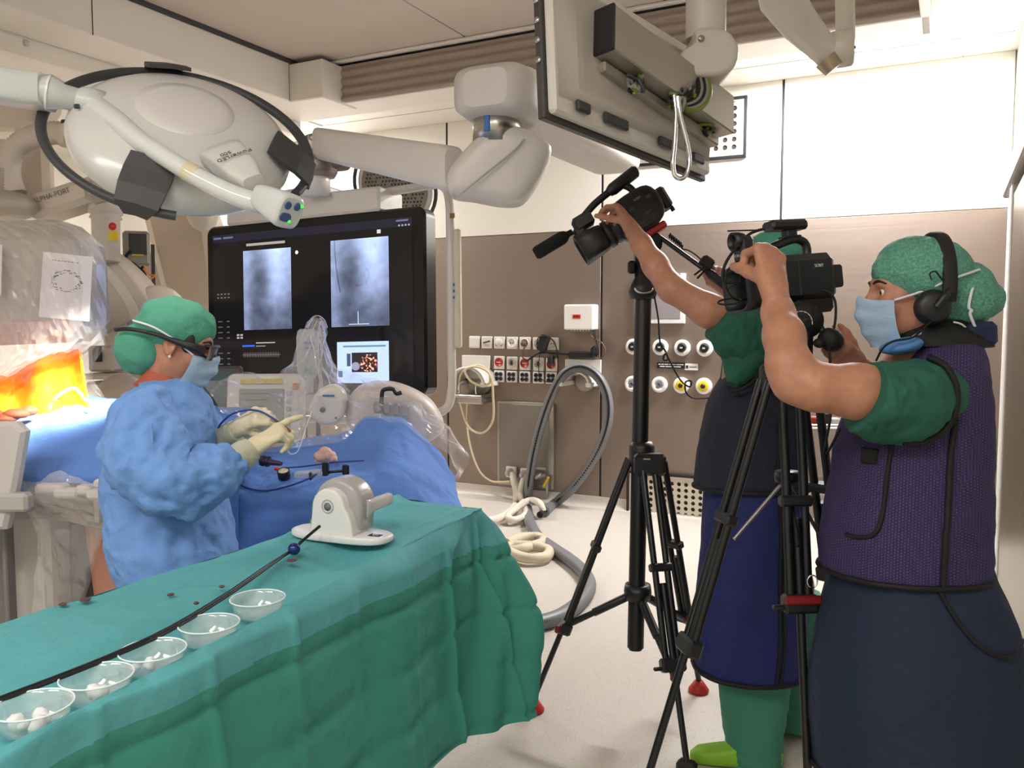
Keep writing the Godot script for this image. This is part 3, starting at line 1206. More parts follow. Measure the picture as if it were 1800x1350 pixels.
	lone("cable", "brown cable curving down from the junction box across the seam", "cable", g, mat("cable_brown", "6e4a3a", 0.5))
	g = G.new()
	g.tube(spline([W(924, 606, 0.06), W(920, 616, 0.05), W(919, 628, 0.05), W(925, 636, 0.04)]), 0.006, 8)
	lone("cable", "short brown lead hanging between the plugged sockets", "cable", g, mat("cable_brown", "6e4a3a", 0.5))
	# hanging hoses
	var hose := mat("hose_grey", "77777a", 0.42)
	var path := spline([PY(957, 899, 0.05), W(975, 885, 0.1), W(1012, 852, 0.13), W(1047, 802, 0.2), W(1067, 750, 0.24), W(1069, 705, 0.25), W(1055, 668, 0.26), W(1032, 649, 0.26), W(1008, 648, 0.26), W(988, 662, 0.25), W(970, 695, 0.24), W(952, 745, 0.22), W(938, 800, 0.18), W(930, 850, 0.15), W(927, 888, 0.17), PY(931, 916, 0.05), PY(945, 943, 0.04), PY(968, 961, 0.04), PY(1003, 985, 0.04), PY(1029, 1010, 0.04), PY(1035, 1035, 0.04), PY(1018, 1060, 0.04), PY(985, 1083, 0.04), PY(945, 1096, 0.04), PY(880, 1110, 0.04)], 26)
	g = G.new()
	var rad := PackedFloat32Array()
	for i in path.size():
		rad.append(0.040 + (0.0025 if i % 2 == 0 else -0.0025))
	g.tube(path, rad, 12)
	var ho := lone("hose", "thick grey ribbed hose looped over the wall holder and snaking across the floor", "hose", g, hose)
	g = G.new()
	var off := PackedVector3Array()
	for i in range(0, path.size(), 3):
		off.append(path[i] + Vector3(0.012, 0.012, 0.034))
	g.tube(off, 0.011, 6)
	part("black_lead", g, M.black_rubber, ho)
	g = G.new()
	g.rod(PY(957, 899, 0.05), PY(949, 905, 0.045), 0.028, 10)
	part("end_fitting", g, M.black_plastic, ho)
	var cream := mat("hose_cream", "ded6c6", 0.5)
	g = G.new()
	ribbed(g, spline([W(901, 832, 0.1), W(904, 848, 0.15), W(908, 868, 0.16), W(906, 888, 0.16), PY(893, 902, 0.05), PY(872, 913, 0.05), PY(845, 916, 0.05)], 22), 0.030)
	lone("hose", "white ribbed hose from the left supply point down to the skirting", "hose", g, cream)
	g = G.new()
	ribbed(g, spline([W(924, 835, 0.1), W(918, 850, 0.14), W(914, 868, 0.16), W(920, 885, 0.2), PY(923, 905, 0.05), PY(905, 914, 0.05), PY(893, 908, 0.06), PY(908, 893, 0.10), W(930, 880, 0.28), PY(948, 884, 0.12), PY(955, 899, 0.06)], 20), 0.027)
	lone("hose", "white ribbed hose looped low in front of the skirting near the hose end", "hose", g, cream)
	g = G.new()
	ribbed(g, spline([PY(890, 955, 0.05), PY(915, 945, 0.05), PY(945, 944, 0.05), PY(955, 953, 0.05), PY(925, 963, 0.07), PY(898, 970, 0.05), PY(925, 981, 0.05), PY(958, 979, 0.05), PY(964, 968, 0.05), PY(945, 961, 0.07), PY(905, 959, 0.06), PY(880, 966, 0.05)], 16), 0.034)
	lone("hose", "coil of cream ribbed hose lying on the floor beside the green drape", "hose", g, mat("hose_beige", "cfc3a8", 0.5))
	var tc := mat("tubing_cream", "d8c9a6", 0.45)
	g = G.new()
	g.tube(spline([W(806, 684, 0.15), W(812, 655, 0.24), W(838, 642, 0.26), W(858, 652, 0.26), W(861, 672, 0.25), W(846, 678, 0.26), W(826, 668, 0.27), W(818, 650, 0.28), W(840, 645, 0.28), W(862, 660, 0.28), W(867, 700, 0.2), W(866, 740, 0.12), W(848, 761, 0.1), W(824, 751, 0.1), W(811, 715, 0.14), W(806, 690, 0.18)], 8), 0.011, 8)
	g.tube(spline([W(822, 700, 0.1), W(821, 745, 0.06), W(828, 790, 0.05), W(843, 828, 0.05), W(862, 845, 0.05), W(880, 847, 0.07), W(897, 846, 0.09)], 8), 0.009, 8)
	lone("tubing", "cream rubber tubing coiled on the left wall holder with a loop hanging down", "tubing", g, tc)
func ribbed(g: G, path: PackedVector3Array, r: float):
	var rad := PackedFloat32Array()
	for i in path.size():
		rad.append(r + (0.07 * r if i % 2 == 0 else -0.07 * r))
	g.tube(path, rad, 12)
func vent(called: String, label: String, a: Vector3, b: Vector3, hgt: float, nx: int, ny: int, off: float):
	var c := (a + b) / 2.0
	var w := absf(b.x - a.x)
	var o := thing(called, label, "air grille", c)
	var g := G.new()
	for s in [-1, 1]:
		g.box(c + Vector3(s * w / 2, 0, 0.012), Vector3(0.022, hgt + 0.022, 0.03), 0.003)
		g.box(c + Vector3(0, s * hgt / 2, 0.012), Vector3(w, 0.022, 0.03), 0.003)
	part("outer_frame", g, M.black_plastic, o)
	# perforated plate: square cells with round holes
	g = G.new()
	var mw := w - 0.10
	var mh := hgt - 0.09
	var cw := mw / nx
	var ch := mh / ny
	var r := minf(cw, ch) * 0.34
	var z := c.z + 0.016
	var x0 := c.x - mw / 2
	var y0 := c.y - mh / 2
	var t := PackedVector3Array()
	var gs := PackedInt32Array()
	for i in nx:
		for j in ny:
			var cx := x0 + cw * (i + 0.5)
			var cy := y0 + ch * (j + 0.5)
			for k in 16:
				var a0 := TAU * k / 16
				var a1 := TAU * (k + 1) / 16
				var e := []
				for aa in [a0, a1]:
					var dx := cos(aa)
					var dy := sin(aa)
					var s := minf(cw / 2 / maxf(absf(dx), 1e-4), ch / 2 / maxf(absf(dy), 1e-4))
					if k % 4 == 1 or k % 4 == 2 or true:
						e.append(Vector3(cx + dx * s, cy + dy * s, z))
				# corner fill
				var p0 := Vector3(cx + cos(a0) * r, cy + sin(a0) * r, z)
				var p1 := Vector3(cx + cos(a1) * r, cy + sin(a1) * r, z)
				t.append_array([p0, e[0], e[1], p0, e[1], p1])
				gs.append(-1)
				gs.append(-1)
				var back := Vector3(0, 0, -0.012)
				t.append_array([p0, p1, p1 + back, p0, p1 + back, p0 + back])
				gs.append(-1)
				gs.append(-1)
				# square corner between the two rays
				if absf(absf(e[0].x - cx) - absf(e[1].x - cx)) > 1e-5 and absf(absf(e[0].y - cy) - absf(e[1].y - cy)) > 1e-5:
					var q := Vector3(cx + signf(e[1].x + e[0].x - 2 * cx) * cw / 2, cy + signf(e[1].y + e[0].y - 2 * cy) * ch / 2, z)
					t.append_array([e[0], q, e[1]])
					gs.append(-1)
	g.solid(t, gs, true)
	for s in [-1, 1]:
		g.box(Vector3(c.x + s * (mw / 2 + 0.02), c.y, z - 0.005), Vector3(0.045, mh + 0.08, 0.012))
		g.box(Vector3(c.x, c.y + s * (mh / 2 + 0.018), z - 0.005), Vector3(mw, 0.04, 0.012))
	part("perforated_plate", g, mat("grille_plate", "c9bfae", 0.4, 0.3), o)
	g = G.new()
	g.box(Vector3(c.x, c.y, c.z + 0.0035), Vector3(w - 0.02, hgt - 0.02, 0.004))
	part("dark_backing", g, mat("grille_dark", "2a2420", 0.8), o)
	g = G.new()
	for i in [0, nx - 1]:
		for s in [-1, 1]:
			g.lathe([[0.007, 0], [0.006, 0.004], [0.0, 0.005]], Vector3(x0 + cw * i + cw / 2, c.y + s * (mh / 2 + 0.018), z), Vector3.BACK, 8)
	part("screw", g, M.alu, o).set_meta("kind", "stuff")

# ------------------------------------------------------------------ hanging from the ceiling, right
func pathp(a: Array, d: float) -> Array:
	var r := []
	for q in a:
		r.append(P(q[0], q[1], q[2] if q.size() > 2 else d))
	return r
func ceiling_things():
	var wp: Material = mat("pendant_white", "dcd5c9", 0.35)
	var base := P(1486, -60, 3.0)
	var o := thing("pendant_arm", "white jointed ceiling arm ending in a round knuckle under the ventilation field", "ceiling arm", Vector3(base.x, CEIL, base.z))
	var g := G.new()
	g.tube(PackedVector3Array([P(1362, -70, 2.75), P(1374, 0, 2.84), P(1405, 42, 2.92), P(1452, 92, 3.0), P(1462, 110, 3.0)]), [0.078, 0.074, 0.066, 0.05, 0.042], 20, 0.85)
	part("spring_arm", g, wp, o)
	g = G.new()
	g.rod(P(1486, 70, 3.06), P(1484, -120, 3.06), 0.034, 20)
	g.rod(P(1484, -120, 3.06), Vector3(P(1484, -120, 3.06).x, CEIL + 0.2, P(1484, -120, 3.06).z), 0.05, 20)
	part("drop_tube", g, wp, o)
	g = G.new()
	var kd := (rgt * 0.95 - fwd * 0.35).normalized()
	g.lathe([[0.0, -0.045], [0.05, -0.045], [0.062, -0.035], [0.064, 0.0], [0.062, 0.032], [0.052, 0.04], [0.0, 0.042]], P(1480, 86, 3.0), kd, 26)
	part("knuckle", g, wp, o)
	g = G.new()
	g.lathe([[0.0, 0.0], [0.006, 0.0], [0.005, 0.004], [0.0, 0.005]], P(1480, 86, 3.0) + kd * 0.042, kd, 10)
	part("screw", g, M.dark_grey, o)
	g = G.new()
	g.tube(PackedVector3Array([P(1452, 104, 2.99), P(1466, 122, 2.99)]), [0.042, 0.034], 16)
	part("end_cap", g, mat("champagne", "b6a68c", 0.35, 0.6), o)
	# rail of the gantry along the left of the field
	g = G.new()
	g.box(Vector3(-5.2, 3.27, -3.4), Vector3(0.34, 0.16, 4.7), 0.01)
	var rail := thing("ceiling_rail", "white ceiling rail cover running along the left of the ventilation field", "ceiling rail", Vector3(-5.2, 3.35, -3.4))
	part("cover", g, M.white_paint, rail)
	for zz in [-1.9, -2.6, -3.3, -4.0, -4.7, -5.3]:
		g = G.new()
		g.lathe([[0.0, 0.003], [0.018, 0.003], [0.02, 0.0]], Vector3(-5.025, 3.27, zz), Vector3.RIGHT, 14)
		part("screw_cap", g, mat("cap_beige", "cfc6b8", 0.5), rail)
	g = G.new()
	g.box(Vector3(-5.75, 3.22, -3.2), Vector3(0.6, 0.2, 4.4), 0.01)
	lone("ceiling_rail", "wider white rail cover behind the first, above the surgical lamp", "ceiling rail", g, M.white_paint)

# ------------------------------------------------------------------ imaging gantry and the far left
func left_side():
	var wp: Material = mat("gantry_white", "d3c8b8", 0.42)
	var gp: Material = mat("gantry_grey", "b3a999", 0.42)
	# ribbed air hose
	var hz := mat("hose_white", "d9cdbf", 0.5)
	var g := G.new()
	var path := spline(pathp([[26, 342], [16, 315], [16, 283], [34, 254], [68, 238], [108, 234], [145, 248], [178, 280], [200, 310]], 4.3), 16)
	ribbed(g, path, 0.056)
	var ho := thing("air_hose", "thick white ribbed air hose bent in an arch beside the lamp arm", "hose", P(26, 342, 4.3))
	part("ribbed_tube", g, hz, ho)
	g = G.new()
	g.tube(PackedVector3Array([P(112, 236, 4.3), P(125, 239, 4.3)]), 0.066, 18)
	g.box(P(118, 228, 4.22), Vector3(0.04, 0.06, 0.05), 0.006)
	part("clamp", g, wp, ho)
	g = G.new()
	g.rod(P(115, 220, 4.22), P(115, 212, 4.22), 0.02, 12)
	part("knob", g, M.black_plastic, ho)
	g = G.new()
	ribbed(g, spline(pathp([[48, 262], [46, 230], [50, 200], [70, 186], [95, 200]], 4.7), 10), 0.055)
	lone("air_hose", "short ribbed hose dropping behind the arched one", "hose", g, hz)
	g = G.new()
	g.box(P(20, 213, 5.0), Vector3(0.30, 0.18, 0.3), 0.02, Basis(Vector3.UP, 0.5))
	g.box(P(80, 160, 5.0), Vector3(0.25, 0.12, 0.3), 0.02, Basis(Vector3.UP, 0.5))
	lone("junction_block", "white box under the ceiling where the ribbed hoses begin", "box", g, wp)
	# beam with print and the column below it
	var a := P(64, 372, 4.5)
	var b := P(196, 330, 4.5)
	var arm := thing("overhead_beam", "cream beam of the imaging system with grey lettering and a column below its end", "imaging arm", P(185, 470, 4.5))
	g = G.new()
	g.bar(a, b, 0.24, 0.13, 0.03)
	part("beam", g, wp, arm)
	g = G.new()
	var bx := (b - a).normalized()
	g.box(P(192, 338, 4.48), Vector3(0.19, 0.13, 0.26), 0.04, Basis(bx, fwd.cross(bx).normalized() * -1.0, fwd).orthonormalized())
	part("end_housing", g, gp, arm)
	words("lettering", "ALPHA-PORT", frame((a * 0.63 + b * 0.37) - fwd * 0.128 + Vector3.UP * 0.01, b - a, Vector3.UP), 0.026, mat("print_grey", "6e675e", 0.6), arm)
	g = G.new()
	g.tube(PackedVector3Array([P(186, 345, 4.5), P(186, 376, 4.5), P(186, 377, 4.5), P(186, 384, 4.5), P(186, 386, 4.5), P(187, 460, 4.5)]), [0.085, 0.085, 0.072, 0.082, 0.072, 0.068], 22)
	part("column", g, wp, arm)
	g = G.new()
	var lp := P(199, 415, 4.41)
	var fb := Basis(rgt, Vector3.UP, rgt.cross(Vector3.UP))
	g.box(lp, Vector3(0.05, 0.05, 0.008), 0.002, fb)
	part("warning_label", g, M.yellow, arm)
	g = G.new()
	g.lathe([[0.02, 0.0], [0.02, 0.006], [0.0, 0.006]], lp + Vector3(0, 0.05, 0), -fwd, 14)
	part("red_dot", g, M.orange_red, arm)
	g = G.new()
	g.ball(P(8, 362, 4.3), Vector3(0.165, 0.08, 0.15))
	g.rod(P(-10, 340, 4.3), P(-10, 300, 4.3), 0.1, 18)
	lone("gantry_dish", "rounded grey housing at the left edge under the ribbed hose", "imaging housing", g, gp)
	g = G.new()
	g.box(P(10, 302, 4.55), Vector3(0.5, 0.34, 0.1), 0.03, fb)
	var mp := lone("beam_housing", "cream housing panel with grey print behind the ribbed hose", "imaging housing", g, wp)
	words("lettering", "MA", frame(P(6, 301, 4.49) , rgt, Vector3.UP), 0.03, M.print_grey, mp)
	# the C-shaped arm: swept slab and arc
	var cg := thing("imaging_gantry", "cream curved C-shaped imaging arm with slanting stand behind the nurse", "imaging gantry", P(260, 800, 4.9))
	g = G.new()
	var fr := Transform3D(Basis(rgt, upv, rgt.cross(upv)), P(60, 640, 4.7))
	var poly := PackedVector2Array()
	var u := 4.7 / FOCAL
	for i in 21:
		var t := deg_to_rad(lerpf(68, -12, i / 20.0))
		poly.append(Vector2(cos(t), sin(t)) * 240.0 * u)
	for i in 21:
		var t := deg_to_rad(lerpf(-12, 68, i / 20.0))
		poly.append(Vector2(cos(t), sin(t)) * 150.0 * u)
	g.prism(poly, fr, 0.34, 0.02)
	part("curved_arm", g, wp, cg)
	g = G.new()
	var band := PackedVector2Array()
	for i in 21:
		var t := deg_to_rad(lerpf(68, 12, i / 20.0))
		band.append(Vector2(cos(t), sin(t)) * 228.0 * u)
	for i in 21:
		var t := deg_to_rad(lerpf(12, 68, i / 20.0))
		band.append(Vector2(cos(t), sin(t)) * 210.0 * u)
	g.prism(band, fr.translated(-fwd * 0.175), 0.03, 0.008)
	part("arc_rail", g, mat("rail_light", "e2dacd", 0.3), cg)
	g = G.new()
	g.bar(P(186, 585, 4.52), P(252, 553, 4.52), 0.012, 0.01)
	g.bar(P(222, 568, 4.52), P(247, 620, 4.52), 0.012, 0.01)
	part("panel_joint", g, M.grey_plastic, cg)
	g = G.new()
	g.ball(P(278, 548, 4.75), Vector3(0.14, 0.15, 0.16))
	part("pivot_housing", g, wp, cg)
	g = G.new()
	var slab := PackedVector2Array([Vector2(-130, 245), Vector2(-20, 235), Vector2(0, 180), Vector2(40, -100), Vector2(20, -330), Vector2(-100, -330), Vector2(-60, -40)])
	for i in slab.size():
		slab[i] *= 5.4 / FOCAL
	g.prism(slab, Transform3D(Basis(rgt, upv, rgt.cross(upv)), P(382, 570, 5.5)), 0.36, 0.05)
	part("slanting_stand", g, mat("stand_beige", "c9baa6", 0.45), cg)
	# round white camera housing left of the display
	g = G.new()
	g.ball(P(356, 375, 4.75), Vector3(0.085, 0.1, 0.09))
	g.box(P(382, 358, 4.75), Vector3(0.16, 0.07, 0.08), 0.02, fb)
	lone("ceiling_camera", "round white housing with a dark underside at the display's upper left corner", "camera", g, wp)
	# small wall monitor with cables
	var mo := thing("wall_monitor", "small grey monitor with a black screen hanging beside the gantry column", "monitor", P(240, 470, 4.9))
	g = G.new()
	var mb := Basis(Vector3.UP, YAW + 0.35)
	g.box(P(240, 437, 4.9), Vector3(0.145, 0.20, 0.06), 0.015, mb)
	part("housing", g, mat("monitor_grey", "8f897f", 0.45), mo)
	g = G.new()
	g.box(P(243, 430, 4.9) + mb * Vector3(0, 0, 0.032), Vector3(0.095, 0.12, 0.004), 0.001, mb)
	part("screen", g, M.black_plastic, mo)
	g = G.new()
	g.box(P(243, 449, 4.9) + mb * Vector3(0, 0, 0.032), Vector3(0.06, 0.008, 0.003), 0.0, mb)
	part("yellow_strip", g, M.yellow, mo)
	g = G.new()
	g.tube(spline(pathp([[230, 440], [221, 452], [230, 462], [246, 473], [254, 482], [257, 496], [250, 505]], 4.85), 6), 0.009, 8)
	g.tube(spline(pathp([[252, 468], [244, 476], [238, 466], [228, 460]], 4.85), 6), 0.008, 8)
	part("cable", g, M.black_rubber, mo)
	g = G.new()
	g.tube(spline(pathp([[252, 470], [262, 482], [272, 484], [266, 490]], 4.85), 6), 0.005, 6)
	part("orange_lead", g, mat("lead_orange", "d98a3a", 0.5), mo)
	g = G.new()
	g.rod(P(268, 430, 5.3), P(270, 520, 5.3), 0.012, 8)
	lone("wall_cable", "dark vertical cable on the wall right of the small monitor", "cable", g, M.dark_grey)
	# equipment below the arc, behind the patient
	var eq := thing("equipment_trolley", "white equipment with a dark screen on a trolley behind the operating table", "trolley", P(187, 760, 4.3))
	g = G.new()
	g.box(P(188, 630, 4.3), Vector3(0.13, 0.13, 0.14), 0.012, fb)
	g.box(P(190, 660, 4.3), Vector3(0.17, 0.03, 0.2), 0.008, fb)
	g.box(P(187, 745, 4.32), Vector3(0.13, 0.44, 0.16), 0.012, fb)
	part("housing", g, wp, eq)
	g = G.new()
	g.box(P(171, 622, 4.22), Vector3(0.045, 0.08, 0.01), 0.002, fb)
	part("screen", g, M.black_plastic, eq)
	g = G.new()
	g.ball(P(214, 705, 4.0), Vector3(0.12, 0.13, 0.12))
	g.rod(P(214, 715, 4.0), P(214, 900, 4.0), 0.1, 20)
	lone("round_column", "rounded beige housing standing just behind the nurse's back", "imaging housing", g, mat("stand_beige", "c9baa6", 0.45))
	# detector head wrapped in clear film, with a paper behind the film
	var det := thing("detector_head", "large box-shaped detector wrapped in crinkled clear film over the patient", "detector", P(70, 640, 3.35))
	g = G.new()
	var db := Basis(Vector3.UP, YAW + 0.12) * Basis(Vector3.BACK, 0.04)
	g.box(P(55, 500, 3.55), Vector3(0.52, 0.50, 0.46), 0.09, db)
	g.bar(P(40, 520, 3.75), P(112, 560, 4.6), 0.2, 0.24, 0.03)
	part("housing", g, mat("detector_grey", "a59e94", 0.5), det)
	g = G.new()
	g.box(P(15, 430, 3.35), Vector3(0.30, 0.012, 0.01), 0.0, db)
	g.box(P(30, 560, 3.35), Vector3(0.40, 0.016, 0.01), 0.0, db)
	part("groove", g, M.dark_grey, det)
	# film bag
	var film := mat("film", "ffffff", 0.12)
	film.transparency = BaseMaterial3D.TRANSPARENCY_ALPHA
	film.albedo_color = Color(0.96, 0.94, 0.9, 0.16)
	var nz := FastNoiseLite.new()
	nz.seed = 21
	nz.frequency = 3.2
	nz.fractal_octaves = 3
	nz.noise_type = FastNoiseLite.TYPE_CELLULAR
	nz.cellular_return_type = FastNoiseLite.RETURN_DISTANCE
	var outl := [[-40, 372], [60, 380], [130, 392], [166, 416], [186, 462], [187, 520], [187, 570], [180, 600], [150, 622], [95, 640], [30, 664], [-40, 690]]
	var rows := []
	for i in 31:
		var row := PackedVector3Array()
		var ti := i / 30.0
		for j in 31:
			var tj := j / 30.0
			# left edge straight, right edge along the outline
			var k: float = ti * (outl.size() - 1)
			var k0 := mini(int(k), outl.size() - 2)
			var ex: float = lerpf(outl[k0][0], outl[k0 + 1][0], k - k0)
			var ey: float = lerpf(outl[k0][1], outl[k0 + 1][1], k - k0)
			var x := lerpf(-60, ex, tj)
			var y := lerpf(lerpf(372, 692, ti), ey, tj)
			var bulge := sin(PI * clampf(ti, 0.0, 1.0)) * 0.5 + 0.5
			var d := 3.30 - 0.08 * bulge + 0.28 * pow(tj, 5.0)
			d += 0.07 * nz.get_noise_2d(x * 0.03, y * 0.03) + 0.012 * nz.get_noise_2d(x * 0.11 + 40, y * 0.05)
			row.append(P(x, y, d))
		rows.append(row)
	g = G.new()
	g.sheet(rows, 0.0, false)
	part("film_bag", g, film, det)
	rows = []
	for i in 17:
		var row := PackedVector3Array()
		for j in 13:
			row.append(P(lerpf(110, 176, j / 12.0) + 14 * sin(i * 0.5), lerpf(560, 720, i / 16.0), 3.75 + 0.05 * nz.get_noise_2d(i * 0.3, j * 0.5) - 0.1 * sin(j * 0.26)))
		rows.append(row)
	g = G.new()
	g.sheet(rows, 0.0, false)
	part("film_tail", g, film, det)
	# paper with a hand-drawn ring of leads
	var im := Image.create(180, 240, false, Image.FORMAT_RGB8)
	im.fill(hexc("ddd9de"))
	var rg := RandomNumberGenerator.new()
	rg.seed = 4
	for k in 12:
		im.fill_rect(Rect2i(34 + k * 8 + (k % 3), 26, 5, 3 + k % 2), hexc("77747c"))
	for k in 90:
		var t := TAU * k / 90.0
		var r := 42.0 + rg.randf_range(-3, 14)
		im.fill_rect(Rect2i(int(88 + cos(t) * r * 1.0), int(100 + sin(t) * r * 0.75), rg.randi_range(2, 9), rg.randi_range(1, 4)), hexc("6f6c78") if k % 3 else hexc("45434e"))
	var pm := StandardMaterial3D.new()
	pm.resource_name = "paper_print"
	pm.albedo_texture = ImageTexture.create_from_image(im)
	pm.roughness = 0.8
	card("paper_sheet", "white paper sheet with a ring-shaped hand sketch taped on the detector", "paper", [P(76, 442, 3.28), P(163, 452, 3.28), P(157, 565, 3.28), P(68, 557, 3.28)], pm)
	var pw := mat("paper_white", "dcd8d8", 0.8)
	var im2 := [P(-30, 428, 3.28), P(4, 430, 3.28), P(2, 520, 3.28), P(-30, 520, 3.28)]
	card("paper_sheet", "white paper sheet cut off by the left picture edge", "paper", im2, pw)
	# pale panel and cabinet at the left edge
	g = G.new()
	var pn := PackedVector2Array([Vector2(-0.4, 0.0), Vector2(0.0, 0.0), Vector2(0.03, -0.03), Vector2(-0.005, -0.2), Vector2(-0.045, -0.35), Vector2(-0.4, -0.36)])
	g.prism(pn, Transform3D(fb, P(33, 741, 2.72)), 0.05, 0.012)
	var shp := lone("side_shield", "pale rounded side shield at the left edge of the operating table", "shield", g, mat("shield_white", "c9c5c0", 0.3))
	g = G.new()
	g.box(P(16, 882, 2.72), Vector3(0.14, 0.06, 0.05), 0.01, fb)
	part("bracket", g, M.grey_plastic, shp)
	var cab := thing("table_cabinet", "pale cabinet under the operating table behind clear film at the left", "cabinet", P(70, 1190, 3.1))
	g = G.new()
	g.box(P(85, 1060, 3.2), Vector3(0.24, 0.78, 0.4), 0.02, fb)
	g.box(P(-20, 1060, 3.05), Vector3(0.18, 0.78, 0.4), 0.02, fb)
	part("body", g, mat("cabinet_pale", "c8c3bc", 0.45), cab)
	g = G.new()
	g.box(P(18, 1050, 2.9), Vector3(0.018, 0.8, 0.05), 0.004, fb)
	part("edge_strip", g, mat("edge_grey", "7f7b77", 0.5), cab)
func card(called: String, label: String, cat: String, c: Array, m: Material) -> MeshInstance3D:
	var st := SurfaceTool.new()
	st.begin(Mesh.PRIMITIVE_TRIANGLES)
	var uv := [Vector2(0, 0), Vector2(1, 0), Vector2(1, 1), Vector2(0, 1)]
	var ctr: Vector3 = (c[0] + c[1] + c[2] + c[3]) / 4.0
	for k in [0, 1, 2, 0, 2, 3]:
		st.set_uv(uv[k])
		st.add_vertex(c[k] - ctr)
	st.generate_normals()
	var o := MeshInstance3D.new()
	o.mesh = st.commit()
	o.material_override = m
	o.name = numbered(called)
	add_child(o)
	o.position = ctr
	tag(o, label, cat)
	return o

# ------------------------------------------------------------------ display on its arm
func display_arm():
	var wm: Material = mat("arm_white", "ddd8d1", 0.32)
	var fb := Basis(rgt, Vector3.UP, rgt.cross(Vector3.UP))
	var o := thing("monitor_suspension", "white jointed support arm with an elbow housing carrying the large display", "support arm", P(560, 300, 4.25))
	# upper beam, going away to the right
	var a := P(884, 170, 3.3)
	var b := P(1082, 276, 4.6)
	var dir := (b - a).normalized()
	var side := dir.cross(Vector3.UP).normalized()
	var g := G.new()
	var rings := []
	var secs := [[0.0, 0.10, 0.075], [0.03, 0.16, 0.10], [0.15, 0.172, 0.112], [0.4, 0.172, 0.112], [0.9, 0.165, 0.105], [1.5, 0.155, 0.10], [1.54, 0.14, 0.085]]
	var total := a.distance_to(b) + 0.19
	for s in secs:
		var c: Vector3 = a - dir * 0.16 + dir * (s[0] / 1.54 * total if s[0] > 0.2 else s[0])
		rings.append(g.ring(c, side * s[1] * 0.92, Vector3.UP * s[2] * 0.92, 28, 4.5))
	g.loft(rings)
	part("upper_beam", g, wm, o)
	# steel collar with the blue mark
	var cc := P(873, 222, 3.3)
	g = G.new()
	g.lathe([[0.0, -0.07], [0.094, -0.07], [0.094, 0.06], [0.0, 0.06]], cc, Vector3.UP, 36)
	part("steel_collar", g, M.steel, o)
	g = G.new()
	var bd := (-fwd * 0.92 - rgt * 0.38).normalized()
	var bx := Vector3.UP.cross(bd).normalized()
	g.box(cc + bd * 0.0935, Vector3(0.026, 0.09, 0.008), 0.003, Basis(bx, Vector3.UP, bx.cross(Vector3.UP)))
	part("blue_mark", g, M.blue_accent, o)
	# elbow housing
	g = G.new()
	var pl := [[-80, 45], [-76, 12], [-30, -40], [10, -58], [36, -62], [88, -40], [100, -10], [60, 60], [22, 72], [-40, 62], [-70, 58]]
	var poly := PackedVector2Array()
	for q in pl:
		poly.append(Vector2(q[0], -q[1]) * 3.3 / FOCAL)
	var sm := smooth_outline(poly, 5)
	g.pillow(sm, Transform3D(fb, P(868, 290, 3.34)), 0.24, 0.06)
	part("elbow_housing", g, wm, o)
	g = G.new()
	g.tube(spline(pathp([[806, 344, 3.2], [850, 308, 3.2], [900, 268, 3.2], [922, 244, 3.2]], 3.2), 5), 0.004, 6)
	part("seam_line", g, M.grey_plastic, o)
	# spring arm
	var e0 := P(800, 298, 3.36)
	var e1 := P(565, 253, 4.15)
	g = G.new()
	rings = []
	var dr := (e1 - e0).normalized()
	var sd := dr.cross(Vector3.UP).normalized()
	for t in [0.0, 0.02, 0.5, 0.98, 1.0]:
		var k := 0.85 if t == 0.0 or t == 1.0 else 1.0
		rings.append(g.ring(e0.lerp(e1, t), sd * lerpf(0.06, 0.062, t) * k, Vector3.UP * lerpf(0.092, 0.078, t) * k, 24, 4.0))
	g.loft(rings)
	part("spring_arm", g, wm, o)
	g = G.new()
	for q in [[573, 242], [572, 262], [578, 247], [568, 235]]:
		g.lathe([[0.0, 0.006], [0.012, 0.006], [0.014, 0.0]], P(q[0], q[1], 4.06), -fwd, 10)
	part("bolt", g, M.alu, o).set_meta("kind", "stuff")
	# knuckle above the display
	var kn := mat("knuckle_grey", "6f655d", 0.4, 0.6)
	g = G.new()
	var kp := PackedVector2Array()
	for q in [[-28, 32], [-26, 8], [-14, -14], [0, -22], [12, -18], [18, 0], [40, 14], [62, 20], [60, 34], [20, 36]]:
		kp.append(Vector2(q[0], -q[1]) * 4.2 / FOCAL)
	g.pillow(smooth_outline(kp, 4), Transform3D(fb, P(548, 262, 4.2)), 0.13, 0.02)
	part("knuckle", g, kn, o)
	g = G.new()
	g.box(P(550, 256, 4.12), Vector3(0.05, 0.11, 0.03), 0.008, fb)
	part("link_plate", g, M.alu, o)
	g = G.new()
	for q in [[549, 241], [552, 267]]:
		g.lathe([[0.0, 0.008], [0.016, 0.008], [0.018, 0.0]], P(q[0], q[1], 4.10), -fwd, 12)
	part("bolt", g, M.steel, o).set_meta("kind", "stuff")
	g = G.new()
	var kc := P(556, 296, 4.2)
	g.lathe([[0.0, -0.045], [0.09, -0.045], [0.105, -0.02], [0.108, 0.02], [0.104, 0.045], [0.0, 0.045]], kc, Vector3.UP, 30)
	part("swivel_ring", g, mat("swivel_grey", "8d8279", 0.35, 0.6), o)
	g = G.new()
	g.lathe([[0.0, -0.07], [0.068, -0.07], [0.068, 0.07], [0.0, 0.07]], P(556, 320, 4.2), Vector3.UP, 28)
	part("neck", g, wm, o)
func smooth_outline(p: PackedVector2Array, sub: int) -> PackedVector2Array:
	var r := PackedVector2Array()
	var m := p.size()
	for i in m:
		for k in sub:
			r.append(p[i].cubic_interpolate(p[(i + 1) % m], p[(i + m - 1) % m], p[(i + 2) % m], float(k) / sub))
	return r
